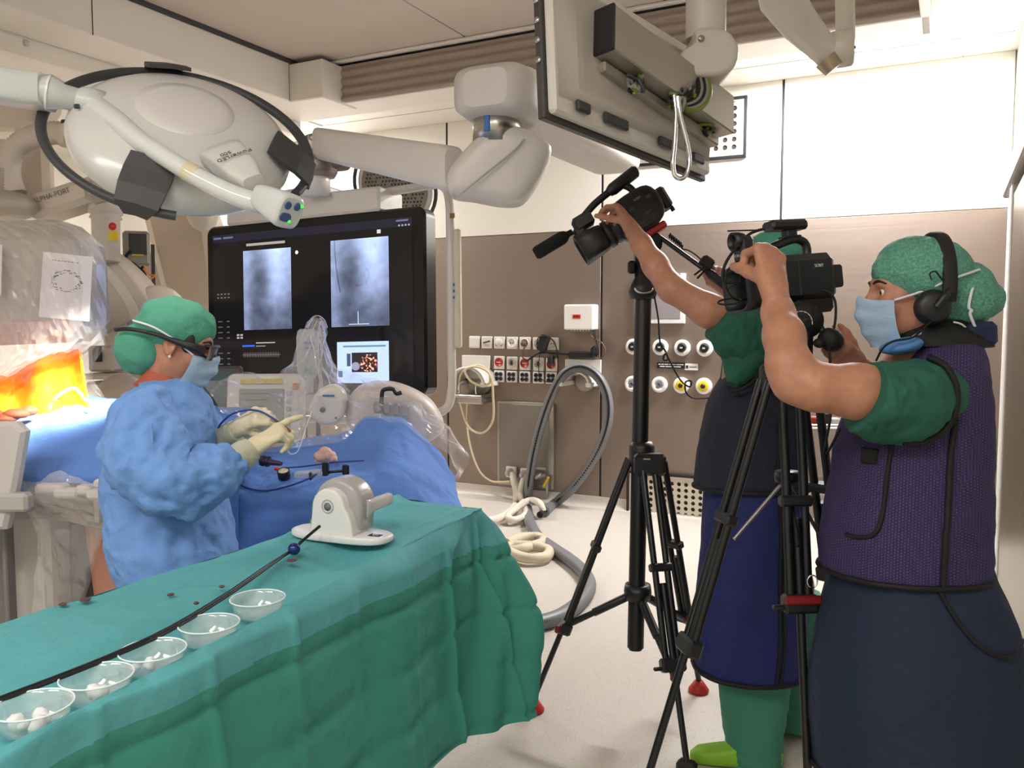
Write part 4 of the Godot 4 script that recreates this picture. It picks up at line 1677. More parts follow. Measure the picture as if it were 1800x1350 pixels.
func display_screen():
	var wm: Material = M.arm_white
	# plane of the glass: four corners in the room
	var tl := P(354, 400, 4.60)
	var tr := P(742, 362, 4.02)
	var bl := P(374, 693, 4.60)
	var br := P(755, 695, 4.02)
	var ctr := (tl + tr + bl + br) / 4.0
	var fr := frame(ctr, (tr - tl) + (br - bl), (tl - bl) + (tr - br))
	if fr.basis.z.dot(fwd) > 0.0:
		fr.basis.z = -fr.basis.z
		fr.basis.y = fr.basis.z.cross(fr.basis.x)
	var w := ((tr - tl).length() + (br - bl).length()) / 2.0
	var h := ((tl - bl).length() + (tr - br).length()) / 2.0
	var o := thing("display", "large black display on a white mount showing two grey x-ray images side by side", "display", ctr)
	var g := G.new()
	var op := rounded(w, h, 0.05, 6)
	g.prism(op, fr.translated_local(Vector3(0, 0, -0.055)), 0.11, 0.012)
	part("housing", g, mat("screen_black", "0c0c0e", 0.18), o)
	# picture on the glass
	var sw := w - 0.12
	var sh := h - 0.10
	var im := Image.create(1024, 768, false, Image.FORMAT_RGB8)
	var bgc := Color(0.045, 0.042, 0.05)
	im.fill(bgc)
	im.fill_rect(Rect2i(0, 0, 1024, 40), Color(0.10, 0.10, 0.16))
	var nz := FastNoiseLite.new()
	nz.seed = 8
	nz.frequency = 0.012
	nz.fractal_octaves = 4
	xray(im, nz, Rect2i(172, 92, 258, 398), 0.0)
	xray(im, nz, Rect2i(634, 78, 280, 412), 300.0)
	var rg := RandomNumberGenerator.new()
	rg.seed = 12
	# menu bars and small print
	im.fill_rect(Rect2i(6, 12, 44, 10), Color(0.35, 0.37, 0.5))
	im.fill_rect(Rect2i(60, 12, 56, 10), Color(0.35, 0.37, 0.5))
	im.fill_rect(Rect2i(190, 56, 210, 13), Color(0.6, 0.58, 0.55))
	im.fill_rect(Rect2i(860, 44, 18, 18), Color(0.75, 0.75, 0.75))
	for k in 4:
		im.fill_rect(Rect2i(960 + k * 15, 30, 8, 8), Color(0.6, 0.6, 0.65))
	im.fill_rect(Rect2i(950, 8, 56, 8), Color(0.4, 0.4, 0.5))
	for k in 9:
		var d := absi(k - 4)
		im.fill_rect(Rect2i(452 + d, 110 + k * 2, 18 - 2 * d, 2), Color(0.85, 0.85, 0.85))
	for k in 8:
		im.fill_rect(Rect2i(24, 440 + k * 28 + (k / 4) * 50, 26, 6), Color(0.32, 0.31, 0.33))
		im.fill_rect(Rect2i(74, 440 + k * 28 + (k / 4) * 50, 16, 6), Color(0.36, 0.35, 0.37))
	for k in 4:
		im.fill_rect(Rect2i(22 + k * 20, 300, 10, 6), Color(0.45, 0.45, 0.45))
		im.fill_rect(Rect2i(22 + k * 20, 318, 10, 6), Color(0.45, 0.45, 0.45))
	for k in 2:
		for r in 2:
			im.fill_rect(Rect2i(130 + k * 20, 510 + r * 14, 14, 9), Color(0.62, 0.62, 0.62))
			im.fill_rect(Rect2i(568 + k * 20, 510 + r * 14, 14, 9), Color(0.62, 0.62, 0.62))
	im.fill_rect(Rect2i(160, 566, 68, 9), Color(0.15, 0.35, 0.85))
	im.fill_rect(Rect2i(236, 554, 104, 5), Color(0.7, 0.68, 0.66))
	im.fill_rect(Rect2i(236, 570, 52, 5), Color(0.5, 0.5, 0.5))
	for k in 22:
		im.fill_rect(Rect2i(168 + k * 9, 604, 2, 24), Color(0.5, 0.48, 0.46))
	im.fill_rect(Rect2i(160, 615, 208, 2), Color(0.5, 0.48, 0.46))
	im.fill_rect(Rect2i(0, 546, 1024, 2), Color(0.10, 0.10, 0.12))
	im.fill_rect(Rect2i(532, 40, 2, 500), Color(0.07, 0.07, 0.08))
	# small bright window at the lower right
	var lw := Rect2i(660, 562, 250, 196)
	im.fill_rect(lw, Color(0.70, 0.78, 0.92))
	im.fill_rect(Rect2i(690, 580, 206, 8), Color(0.35, 0.5, 0.55))
	im.fill_rect(Rect2i(708, 618, 18, 60), Color(0.25, 0.3, 0.38))
	im.fill_rect(Rect2i(664, 700, 22, 30), Color(0.3, 0.36, 0.5))
	for y in 92:
		for x in 124:
			var q := nz.get_noise_2d(x * 5.0, y * 5.0)
			var c := Color(0.16, 0.14, 0.16)
			var dd := Vector2(x - 80, y - 50).length()
			if q > 0.05 and dd < 42:
				c = Color(0.75, 0.35, 0.25) if q < 0.25 else Color(0.9, 0.75, 0.65)
			elif Vector2(x - 18, y - 64).length() < 20:
				c = Color(0.55, 0.55, 0.65)
			im.set_pixel(732 + x, 614 + y, c)
	var sm := StandardMaterial3D.new()
	sm.resource_name = "screen_picture"
	sm.albedo_color = Color(0.01, 0.01, 0.012)
	sm.roughness = 0.12
	sm.emission_enabled = true
	sm.emission_texture = ImageTexture.create_from_image(im)
	sm.emission_operator = BaseMaterial3D.EMISSION_OP_MULTIPLY
	sm.emission = Color.WHITE
	sm.emission_energy_multiplier = 1.5
	var q := []
	for k in [[-1, 1], [1, 1], [1, -1], [-1, -1]]:
		q.append(fr * Vector3(k[0] * sw / 2 - 0.01, k[1] * sh / 2, 0.002))
	var pic := card("screen", "x", "x", q, sm)
	remove_child(pic)
	pic.remove_meta("label")
	pic.remove_meta("category")
	pic.position -= o.position
	pic.name = "screen"
	o.add_child(pic)
	taken.erase("screen")
	var sl := AreaLight3D.new()
	sl.name = "screen_light"
	sl.area_size = Vector2(sw * 0.8, sh * 0.8)
	sl.light_color = Color(0.6, 0.68, 0.9)
	sl.light_energy = 0.25
	sl.area_range = 12.0
	sl.area_attenuation = 2.0
	sl.shadow_enabled = true
	add_child(sl)
	sl.look_at_from_position(fr * Vector3(0, 0, 0.02), fr * Vector3(0, 0, 1.0))
	# mount box on top and the guard tube
	g = G.new()
	var mb := fr.translated_local(Vector3(-0.05, h / 2 + 0.055, -0.10))
	g.T = mb
	g.box(Vector3.ZERO, Vector3(0.98, 0.12, 0.22), 0.012)
	g.box(Vector3(-0.02, 0.075, 0.0), Vector3(0.36, 0.05, 0.2), 0.01)
	part("mount_box", g, wm, o)
	g = G.new()
	g.T = mb
	g.box(Vector3(-0.13, -0.005, 0.111), Vector3(0.016, 0.028, 0.006), 0.001)
	part("slot", g, M.black_plastic, o)
	g = G.new()
	var tb := spline([fr * Vector3(0.40, h / 2 + 0.11, -0.12), fr * Vector3(0.66, h / 2 + 0.115, -0.1), fr * Vector3(w / 2 + 0.055, h / 2 + 0.10, -0.06), fr * Vector3(w / 2 + 0.115, h / 2 + 0.02, -0.03), fr * Vector3(w / 2 + 0.12, h / 4, -0.03), fr * Vector3(w / 2 + 0.12, -h / 4, -0.03), fr * Vector3(w / 2 + 0.118, -h / 2 + 0.02, -0.03), fr * Vector3(w / 2 + 0.07, -h / 2 - 0.07, -0.04), fr * Vector3(w / 2 - 0.10, -h / 2 - 0.11, -0.06), fr * Vector3(0.2, -h / 2 - 0.13, -0.08), fr * Vector3(-0.3, -h / 2 - 0.13, -0.08)], 8)
	g.tube(tb, 0.021, 14)
	part("guard_tube", g, wm, o)
	g = G.new()
	g.bar(fr * Vector3(w / 2 + 0.145, h / 2 - 0.12, -0.04), fr * Vector3(w / 2 + 0.145, -h / 4, -0.04), 0.03, 0.05, 0.008, fr.basis.x)
	part("guard_rail", g, M.cream_plastic, o)
	g = G.new()
	g.T = fr
	g.box(Vector3(w / 2 + 0.14, h / 2 - 0.06, -0.012), Vector3(0.03, 0.022, 0.006), 0.001)
	part("rating_plate", g, mat("plate_gold", "8a6a2c", 0.4, 0.5), o)
	g = G.new()
	for k in 3:
		g.T = fr
		g.box(Vector3(w / 2 + 0.147, 0.07 - k * 0.03, -0.010), Vector3(0.008, 0.012, 0.005), 0.001)
	part("button", g, M.blue_accent, o).set_meta("kind", "stuff")
	# second lamp with its dotted face, behind the display
	var lc := P(694, 330, 5.3)
	var lamp := thing("surgical_lamp", "second surgical lamp with a dotted round face half hidden behind the display", "surgical lamp", lc)
	var ld := (-fwd * 0.8 - Vector3.UP * 0.45 - rgt * 0.25).normalized()
	g = G.new()
	g.lathe([[0.0, -0.1], [0.2, -0.09], [0.245, -0.04], [0.25, 0.0], [0.225, 0.004], [0.0, 0.004]], lc, ld, 40)
	part("housing", g, wm, lamp)
	g = G.new()
	g.lathe([[0.222, 0.004], [0.222, 0.010], [0.0, 0.010]], lc, ld, 40)
	part("face", g, mat("lamp_face", "8f8880", 0.4), lamp)
	var lx := Vector3.UP.cross(ld).normalized()
	var ly := ld.cross(lx)
	g = G.new()
	for i in range(-9, 10):
		for j in range(-9, 10):
			var v := Vector2(i + (j & 1) * 0.5, j) * 0.0235
			if v.length() < 0.205 and (i + j * 2) % 7 != 0:
				g.lathe([[0.0078, 0.0], [0.006, 0.004], [0.0, 0.004]], lc + lx * v.x + ly * v.y + ld * 0.010, ld, 6)
	part("led_lens", g, mat("lens_dark", "3c3631", 0.3), lamp).set_meta("kind", "stuff")
	g = G.new()
	var rp := PackedVector3Array()
	for i in 41:
		var t := TAU * i / 40.0
		rp.append(lc + lx * cos(t) * 0.275 + ly * sin(t) * 0.275)
	g.tube(rp, 0.012, 8)
	part("bumper_ring", g, M.dark_grey, lamp)
func rounded(w: float, h: float, r: float, seg: int) -> PackedVector2Array:
	var p := PackedVector2Array()
	for k in 4:
		var cx: float = (w / 2 - r) * [1, -1, -1, 1][k]
		var cy: float = (h / 2 - r) * [1, 1, -1, -1][k]
		for i in seg + 1:
			var a := PI / 2 * (k + float(i) / seg)
			p.append(Vector2(cx + r * cos(a), cy + r * sin(a)))
	return p
func xray(im: Image, nz: FastNoiseLite, r: Rect2i, sd: float):
	for y in r.size.y:
		for x in r.size.x:
			var u := float(x) / r.size.x
			var v := float(y) / r.size.y
			var b := 0.42 + 0.30 * exp(-pow((u - 0.72) / 0.25, 2.0)) * (1.0 - 0.75 * v) + 0.16 * (1.0 - v)
			b += 0.14 * exp(-pow((u - 0.05) / 0.12, 2.0))
			b -= 0.22 * exp(-pow((u - 0.36) / 0.2, 2.0) - pow((v - 0.42) / 0.3, 2.0))
			var dd := v - (0.75 - 0.3 * absf(u - 0.45))
			b += 0.08 * clampf(-dd * 12.0, -1.0, 1.0) * clampf(u * 2.0, 0.0, 1.0)
			b += 0.09 * nz.get_noise_2d(x + sd, y + sd) + 0.02 * nz.get_noise_2d(x * 9.0, y * 9.0)
			if sd > 0.0:
				var c := absf(u - (0.07 + 0.13 * v * v * 2.0))
				if c < 0.012 and v < 0.6:
					b -= 0.16
				var c2 := absf(Vector2(u - 0.5, (v - 0.42) * 1.4).length() - 0.16)
				if c2 < 0.014 and u > 0.42:
					b -= 0.05 * clampf(0.5 + 3.0 * nz.get_noise_2d(x * 2.0 + 90.0, y * 2.0), 0.0, 1.0)
			var edge := minf(minf(u, 1.0 - u) * r.size.x, minf(v, 1.0 - v) * r.size.y)
			if edge < 3.0:
				b += 0.08
			im.set_pixel(r.position.x + x, r.position.y + y, Color(b * 0.78, b * 0.86, b * 1.06))
	if sd > 0.0:
		im.fill_rect(Rect2i(r.position.x + r.size.x / 2 - 10, r.position.y + r.size.y - 70, 3, 60), Color(0.85, 0.88, 0.95))
		im.fill_rect(Rect2i(r.position.x + r.size.x / 2 - 55, r.position.y + r.size.y - 12, 100, 3), Color(0.85, 0.88, 0.95))

# ------------------------------------------------------------------ surgical lamp in front
func surgical_lamp():
	var wg: Material = mat("lamp_white", "d3d2ce", 0.2)
	var c := P(322, 246, 2.45)
	# long axis across the disc, n points out of its domed back
	var n := (upv * 0.62 + rgt * 0.30 - fwd * 0.62).normalized()
	var lx := (rgt * 0.80 - upv * 0.42 - fwd * 0.1)
	lx = (lx - n * lx.dot(n)).normalized()
	var ly := n.cross(lx)
	var o := thing("surgical_lamp", "large white domed surgical lamp with a dark bumper ring, hanging over the patient", "surgical lamp", c)
	var g := G.new()
	g.lathe([[0.0, -0.055], [0.26, -0.055], [0.29, -0.05], [0.305, -0.03], [0.308, -0.005], [0.30, 0.02], [0.298, 0.022], [0.285, 0.04], [0.25, 0.064], [0.20, 0.085], [0.13, 0.103], [0.06, 0.112], [0.0, 0.114]], c, n, 64)
	part("dome", g, wg, o)
	g = G.new()
	g.lathe([[0.27, -0.058], [0.27, -0.054], [0.0, -0.054]], c, n, 48)
	var glow := mat("lamp_glow", "fff8ee", 0.4)
	glow.emission_enabled = true
	glow.emission = Color(1.0, 0.96, 0.88)
	glow.emission_energy_multiplier = 3.0
	part("light_face", g, glow, o)
	g = G.new()
	g.lathe([[0.132, 0.1025], [0.131, 0.1045], [0.10, 0.1105], [0.06, 0.1145], [0.03, 0.1158], [0.0, 0.1162]], c + lx * 0.0, n, 48)
	part("cover_disc", g, mat("lamp_disc", "d8d6d2", 0.28), o)
	# bumper ring, open at the handle side
	var rp := PackedVector3Array()
	for i in 73:
		var t := deg_to_rad(lerpf(6.0, 306.0, i / 72.0))
		rp.append(c + (lx * cos(t) + ly * sin(t)) * 0.362 + n * 0.0)
	g = G.new()
	g.tube(rp, 0.0155, 12, 0.8)
	part("bumper_ring", g, mat("ring_dark", "3b3b3d", 0.5), o)
	for a in [22.0, 138.0, 291.0]:
		var t := deg_to_rad(a)
		var rd := lx * cos(t) + ly * sin(t)
		var tg := n.cross(rd)
		g = G.new()
		var rows := []
		for q in [[0.365, 0.03, -0.02], [0.365, 0.055, 0.012], [0.33, 0.06, 0.038], [0.285, 0.062, 0.058], [0.245, 0.058, 0.080]]:
			rows.append(PackedVector3Array([c + rd * q[0] - tg * q[1] + n * q[2], c + rd * q[0] + n * (q[2] + 0.004), c + rd * q[0] + tg * q[1] + n * q[2]]))
		g.sheet(rows, 0.012, false)
		part("bumper_bracket", g, mat("bracket_dark", "3a3a3a", 0.55), o)
	# arm from the left and the joint
	var j := P(160, 184, 2.36)
	var arm_m: Material = mat("lamp_arm", "c9cfcb", 0.3)
	g = G.new()
	var ap := [P(-330, 92, 2.02), P(40, 158, 2.27), P(84, 163, 2.3)]
	var rings := []
	for i in 3:
		rings.append(g.ring(ap[i], upv * 0.046, fwd * 0.05, 24, 4.0))
	g.loft(rings)
	part("support_arm", g, arm_m, o)
	g = G.new()
	var pv := P(-330, 92, 2.02)
	g.rod(pv - Vector3(0, 0.07, 0), Vector3(pv.x, 3.6, pv.z), 0.06, 28)
	part("drop_tube", g, arm_m, o)
	g = G.new()
	g.tube(PackedVector3Array([P(84, 163, 2.3), P(88, 163, 2.3), P(112, 170, 2.32), P(140, 176, 2.34)]), [0.046, 0.046, 0.034, 0.031], 20)
	part("wrist", g, arm_m, o)
	g = G.new()
	g.tube(PackedVector3Array([P(84, 163, 2.298), P(88, 164, 2.3)]), 0.049, 20)
	part("bright_collar", g, M.white_gloss, o)
	g = G.new()
	g.tube(PackedVector3Array([P(138, 178, 2.34), P(142, 178, 2.34), P(162, 184, 2.35), P(184, 186, 2.37), P(190, 186, 2.38)]), [0.03, 0.04, 0.046, 0.04, 0.02], 20)
	part("joint", g, arm_m, o)
	g = G.new()
	g.bar(P(130, 187, 2.29), P(140, 187, 2.3), 0.01, 0.012, 0.002)
	part("latch", g, M.dark_grey, o)
	# handle tube running under the dome
	var hp := [P(172, 192, 2.34), P(205, 214, 2.28), P(240, 243, 2.24), P(290, 276, 2.2), P(345, 310, 2.17), P(400, 338, 2.15), P(440, 353, 2.14), P(480, 362, 2.13)]
	g = G.new()
	g.tube(spline(hp, 6), spread([0.036, 0.030, 0.026, 0.025, 0.025, 0.025, 0.026, 0.026], 43), 18)
	part("handle_tube", g, mat("tube_gloss", "d6d9d6", 0.1), o)
	g = G.new()
	g.tube(PackedVector3Array([P(328, 300, 2.179), P(348, 311, 2.17)]), 0.0262, 18)
	part("tape_band", g, mat("tape_cream", "d5cba9", 0.5), o)
	# knuckle with printing between dome and handle
	g = G.new()
	var k0 := P(388, 262, 2.28)
	var k1 := P(458, 330, 2.12)
	var kz := (k1 - k0).normalized()
	var ks := kz.cross(upv - rgt * 0.2 - fwd * 0.7).normalized()
	var kt := ks.cross(kz)
	rings = []
	for q in [[-0.02, 0.062, 0.012], [0.0, 0.066, 0.03], [0.05, 0.06, 0.04], [0.14, 0.05, 0.036], [0.16, 0.046, 0.03], [0.2, 0.034, 0.028], [0.22, 0.03, 0.026]]:
		rings.append(g.ring(k0 + kz * q[0] - kt * 0.01, ks * q[1] * 0.9, kt * q[2] * 0.9, 24, 4.0))
	g.loft(rings)
	part("handle_mount", g, wg, o)
	var flip := frame(k0 + kz * 0.115 + (kt if kt.dot(fwd) < 0 else -kt) * 0.029, -ks if ks.dot(rgt) > 0 else ks, kz if kz.dot(upv) < 0 else -kz)
	if flip.basis.z.dot(fwd) > 0:
		flip = Transform3D(Basis(-flip.basis.x, flip.basis.y, -flip.basis.z), flip.origin)
	words("lettering", "PowerLED", flip, 0.016, M.dark_grey, o)
	words("lettering", "500", flip.translated_local(Vector3(0.014, -0.024, 0)), 0.014, M.dark_grey, o)
	# control box with buttons
	g = G.new()
	var cb := P(490, 362, 2.1)
	var cz := (rgt * 0.75 - upv * 0.45 - fwd * 0.45).normalized()
	var cx := cz.cross(upv).normalized()
	var cy := cx.cross(cz)
	rings = []
	for q in [[-0.07, 0.03, 0.028], [-0.05, 0.036, 0.034], [-0.01, 0.038, 0.040], [0.034, 0.042, 0.044], [0.042, 0.040, 0.042], [0.046, 0.034, 0.036]]:
		rings.append(g.ring(cb + cz * q[0], cx * q[1], cy * q[2], 24, 3.6))
	g.loft(rings)
	part("control_box", g, mat("box_gloss", "cfd3d2", 0.15), o)
	for q in [[-0.016, 0.016, 0], [0.014, 0.018, 1], [-0.012, -0.014, 1]]:
		g = G.new()
		g.T = Transform3D(Basis(cx, cy, cz), cb + cz * 0.046 - cx * q[0] + cy * q[1])
		if q[1] < 0:
			g.pillow(smooth_outline(rounded(0.036, 0.022, 0.0105, 2), 2), Transform3D.IDENTITY, 0.006, 0.002)
		else:
			g.lathe([[0.0105, 0.0], [0.0105, 0.002], [0.008, 0.003], [0.0, 0.003]], Vector3.ZERO, Vector3.BACK, 16)
		part("button", g, mat("button_blue", "40598a", 0.3), o)
	var led := mat("led_green", "2bbf35", 0.3)
	led.emission_enabled = true
	led.emission = Color(0.2, 1.0, 0.25)
	led.emission_energy_multiplier = 1.5
	for q in [[-0.026, 0.022], [-0.002, -0.022]]:
		g = G.new()
		g.ball(cb + cz * 0.049 - cx * -q[0] + cy * q[1], Vector3.ONE * 0.004, Basis.IDENTITY, 8)
		part("green_light", g, led, o)
	# its light: on the patient
	var sp := SpotLight3D.new()
	sp.name = "surgical_light"
	sp.light_color = Color(1.0, 0.95, 0.86)
	sp.light_energy = 75.0
	sp.light_size = 0.2
	sp.spot_angle = 10.5
	sp.spot_angle_attenuation = 0.6
	sp.spot_range = 12.0
	sp.spot_attenuation = 2.0
	sp.shadow_enabled = true
	add_child(sp)
	sp.look_at_from_position(c - n * 0.075, P(85, 715, 3.3))

# ------------------------------------------------------------------ tilted monitor seen from behind, above
func monitor_back():
	var tl := P(926, -90, 2.25)
	var bl := P(975, 211, 2.30)
	var br := P(1252, 321, 2.98)
	var tr := tl + (br - bl)
	var ctr := (tl + bl + br + tr) / 4.0
	var fr := frame(ctr, br - bl, tl - bl)
	# z towards the viewer's side, that is the monitor's back
	if fr.basis.z.dot(fwd) > 0.0:
		fr.basis = Basis(fr.basis.x, fr.basis.y, -fr.basis.z)
	var zz := fr.basis.x.cross(fr.basis.y)
	fr.basis = Basis(fr.basis.x, fr.basis.y, zz)
	var w := br.distance_to(bl)
	var h := tl.distance_to(bl)
	var o := thing("hanging_monitor", "tilted flat monitor seen from behind with a metal beam and hanging cables", "monitor", ctr)
	var s := 1.0 if zz.dot(fwd) < 0.0 else -1.0
	var back: Material = mat("monitor_back", "b5aea4", 0.45)
	var g := G.new()
	g.T = fr
	g.box(Vector3(0, 0, -0.012 * s), Vector3(w, h, 0.024), 0.004)
	part("front_frame", g, mat("frame_dark", "453f3c", 0.4), o)
	g = G.new()
	g.T = fr
	g.box(Vector3(0.0, 0, 0.012 * s), Vector3(w - 0.03, h - 0.03, 0.03), 0.008)
	part("rim", g, mat("rim_white", "d8d3ca", 0.4), o)
	g = G.new()
	g.T = fr
	var rings := []
	for q in [[0.0, 0.022, 0.02], [0.01, 0.03, 0.03], [0.06, 0.05, 0.062], [0.08, 0.06, 0.066]]:
		var hw: float = w / 2 - 0.02 - q[0]
		var hh: float = h / 2 - 0.03 - q[1]
		rings.append(PackedVector3Array([Vector3(-hw, -hh, q[2] * s), Vector3(hw, -hh, q[2] * s), Vector3(hw, hh, q[2] * s), Vector3(-hw, hh, q[2] * s)]))
	for i in 4:
		var r2 := PackedVector3Array()
		for k in 4:
			r2.append(rings[i][k])
		rings[i] = r2
	g.loft([rings[0], rings[1]], 0)
	g.loft([rings[1], rings[2]], 0)
	g.loft([rings[2], rings[3]], 2)
	part("back_cover", g, back, o)
	# vents and sockets low on the back
	g = G.new()
	g.T = fr
	for q in [[-0.36, -0.025, 0.10], [-0.18, -0.025, 0.2], [0.14, -0.025, 0.16], [0.36, -0.03, 0.12]]:
		g.box(Vector3(q[0] * w, -h / 2 + 0.075 + q[1], 0.04 * s), Vector3(q[2] * 0.6, 0.03, 0.014), 0.004)
	part("port_bay", g, M.dark_grey, o).set_meta("kind", "stuff")
	g = G.new()
	g.T = fr
	for k in 4:
		g.lathe([[0.0, -0.001], [0.008, -0.001], [0.009, 0.004], [0.0, 0.004]], Vector3(-w / 2 - 0.001, 0.10 - k * 0.055, -0.01 * s), Vector3.LEFT, 12)
	part("front_button", g, M.chrome, o).set_meta("kind", "stuff")
	# metal carrying beam
	g = G.new()
	var b0 := P(1062, 62, 2.36)
	var b1 := P(1262, 205, 2.84)
	var bd := (b1 - b0).normalized()
	var bn := zz * s
	bn = (bn - bd * bn.dot(bd)).normalized()
	var bu := bn.cross(bd)
	if bu.dot(upv) < 0:
		bu = -bu
	var bb := Basis(bd, bu, bd.cross(bu))
	var beam_c := (b0 + b1) / 2.0
	g.box(beam_c, Vector3(b0.distance_to(b1) + 0.04, 0.135, 0.10), 0.004, bb)
	part("metal_beam", g, mat("beam_alu", "a8a196", 0.42, 0.5), o)
	g = G.new()
	g.box(b0 - bd * 0.022, Vector3(0.012, 0.137, 0.102), 0.003, bb)
	part("beam_end_cap", g, M.black_plastic, o)
	g = G.new()
	g.box(beam_c - bu * 0.09 - bn * 0.02, Vector3(b0.distance_to(b1), 0.03, 0.05), 0.004, bb)
	part("lower_rail", g, mat("beam_alu", "a8a196", 0.42, 0.5), o)
	# cable tangles under the beam
	var cols := [M.black_rubber, mat("cable_green", "6d7a2e", 0.5), mat("cable_grey", "8b8781", 0.5), M.dark_grey]
	var rg := RandomNumberGenerator.new()
	rg.seed = 31
	for k in 4:
		g = G.new()
		for t in 4:
			var pts := []
			var c0: Array = [[1120, 145, 2.42], [1205, 165, 2.6], [1190, 175, 2.55], [1240, 222, 2.78]][t]
			for q in 6:
				pts.append(P(c0[0] + rg.randf_range(-17, 17), c0[1] + rg.randf_range(-16, 20), c0[2] + rg.randf_range(-0.05, 0.03)))
			g.tube(spline(pts, 6), 0.0055, 6)
		part("cable_tangle", g, cols[k], o).set_meta("kind", "stuff")
	g = G.new()
	g.tube(spline(pathp([[1185, 165, 2.5], [1188, 200, 2.5], [1186, 250, 2.5], [1183, 285, 2.5], [1186, 308, 2.5], [1198, 314, 2.5], [1208, 303, 2.5], [1212, 280, 2.5], [1206, 245, 2.5], [1196, 205, 2.5], [1192, 170, 2.5]], 2.5), 5), 0.007, 10)
	part("wire_handle", g, M.chrome, o)
	# knuckle and round drop tube above it
	var wm: Material = mat("tube_white", "cdc6bb", 0.35)
	g = G.new()
	var d := 2.72
	var kd := (rgt * 0.25 - fwd * 0.9 - upv * 0.15).normalized()
	var fb := Basis(rgt, upv, rgt.cross(upv))
	var poly := PackedVector2Array()
	for q in [[1182, 120], [1190, 95], [1212, 78], [1216, 55], [1262, 56], [1284, 76], [1288, 100], [1278, 124], [1252, 136], [1210, 138], [1184, 132]]:
		poly.append(Vector2(q[0] - 1236, 98 - q[1]) * d / FOCAL)
	g.pillow(smooth_outline(poly, 4), Transform3D(fb, P(1236, 110, d)), 0.17, 0.02)
	part("knuckle", g, wm, o)
	g = G.new()
	g.tube(PackedVector3Array([P(1264, 66, d - 0.02), P(1284, 84, d - 0.02), P(1284, 108, d - 0.02), P(1268, 126, d - 0.02)]), 0.02, 14)
	part("brake_band", g, mat("band_grey", "6f6a66", 0.3, 0.6), o)
	g = G.new()
	g.lathe([[0.0, 0.008], [0.006, 0.008], [0.0095, 0.006], [0.0095, 0.0]], P(1232, 68, d - 0.09), -fwd, 14)
	part("bolt", g, M.alu, o)
	g = G.new()
	var tp := P(1240, 70, d)
	g.rod(tp, Vector3(tp.x, 3.6, tp.z), 0.064, 32)
	part("drop_tube", g, wm, o)
	for k in 5:
		g = G.new()
		var e := k * 5.0
		g.tube(spline(pathp([[1222 + e, 128, 2.68], [1228 + e, 152 + k * 3, 2.62], [1222 + e * 0.6, 172 + k * 4, 2.58], [1200 + e * 0.4, 182 + k * 3, 2.56], [1182 + e, 172, 2.52]], 2.6), 6), 0.0075, 8)
		part("cable", g, [M.black_rubber, M.cable_grey, M.black_rubber, M.cable_grey, M.cable_green][k], o)

# ------------------------------------------------------------------ cloth helpers
var fold := FastNoiseLite.new()
var facet := FastNoiseLite.new()
func noise3(p: Vector3, f: float, sd := 0.0) -> float:
	fold.frequency = 1.0
	return fold.get_noise_3d(p.x * f + sd, p.y * f + sd * 0.7, p.z * f)
# surface through control columns: cols[i] = [top, ..., bottom]; nu columns by nv rows
func curtain(cols: Array, nu: int, nv: int) -> Array:
	var rows := []
	var lines := []
	for c in cols:
		var pts := PackedVector3Array()
		for k in nv:
			var t: float = float(k) / (nv - 1) * (c.size() - 1)
			var i := mini(int(t), c.size() - 2)
			pts.append((c[i] as Vector3).cubic_interpolate(c[i + 1], c[maxi(i - 1, 0)], c[mini(i + 2, c.size() - 1)], t - i))
		lines.append(pts)
	for k in nv:
		var row := PackedVector3Array()
		for j in nu:
			var t: float = float(j) / (nu - 1) * (cols.size() - 1)
			var i := mini(int(t), cols.size() - 2)
			row.append((lines[i][k] as Vector3).cubic_interpolate(lines[i + 1][k], lines[maxi(i - 1, 0)][k], lines[mini(i + 2, cols.size() - 1)][k], t - i))
		rows.append(row)
	return rows
# push a surface along its own normals by a noise
func crumple(rows: Array, amp: float, f: float, sd: float, aniso := Vector3.ONE) -> Array:
	var out := []
	var nr := rows.size()
	var nc: int = rows[0].size()
	for i in nr:
		var r := PackedVector3Array()
		for j in nc:
			var du: Vector3 = rows[i][mini(j + 1, nc - 1)] - rows[i][maxi(j - 1, 0)]
			var dv: Vector3 = rows[mini(i + 1, nr - 1)][j] - rows[maxi(i - 1, 0)][j]
			var n := du.cross(dv).normalized()
			var p: Vector3 = rows[i][j]
			var v := 1.0 - 2.2 * absf(noise3(p * aniso, f, sd))
			v = 0.45 * v + 0.3 * noise3(p * aniso, f * 2.3, sd + 9.0) + 0.8 * facets(p * aniso, f * 1.6, sd)
			r.append(p + n * amp * v)
		out.append(r)
	return out

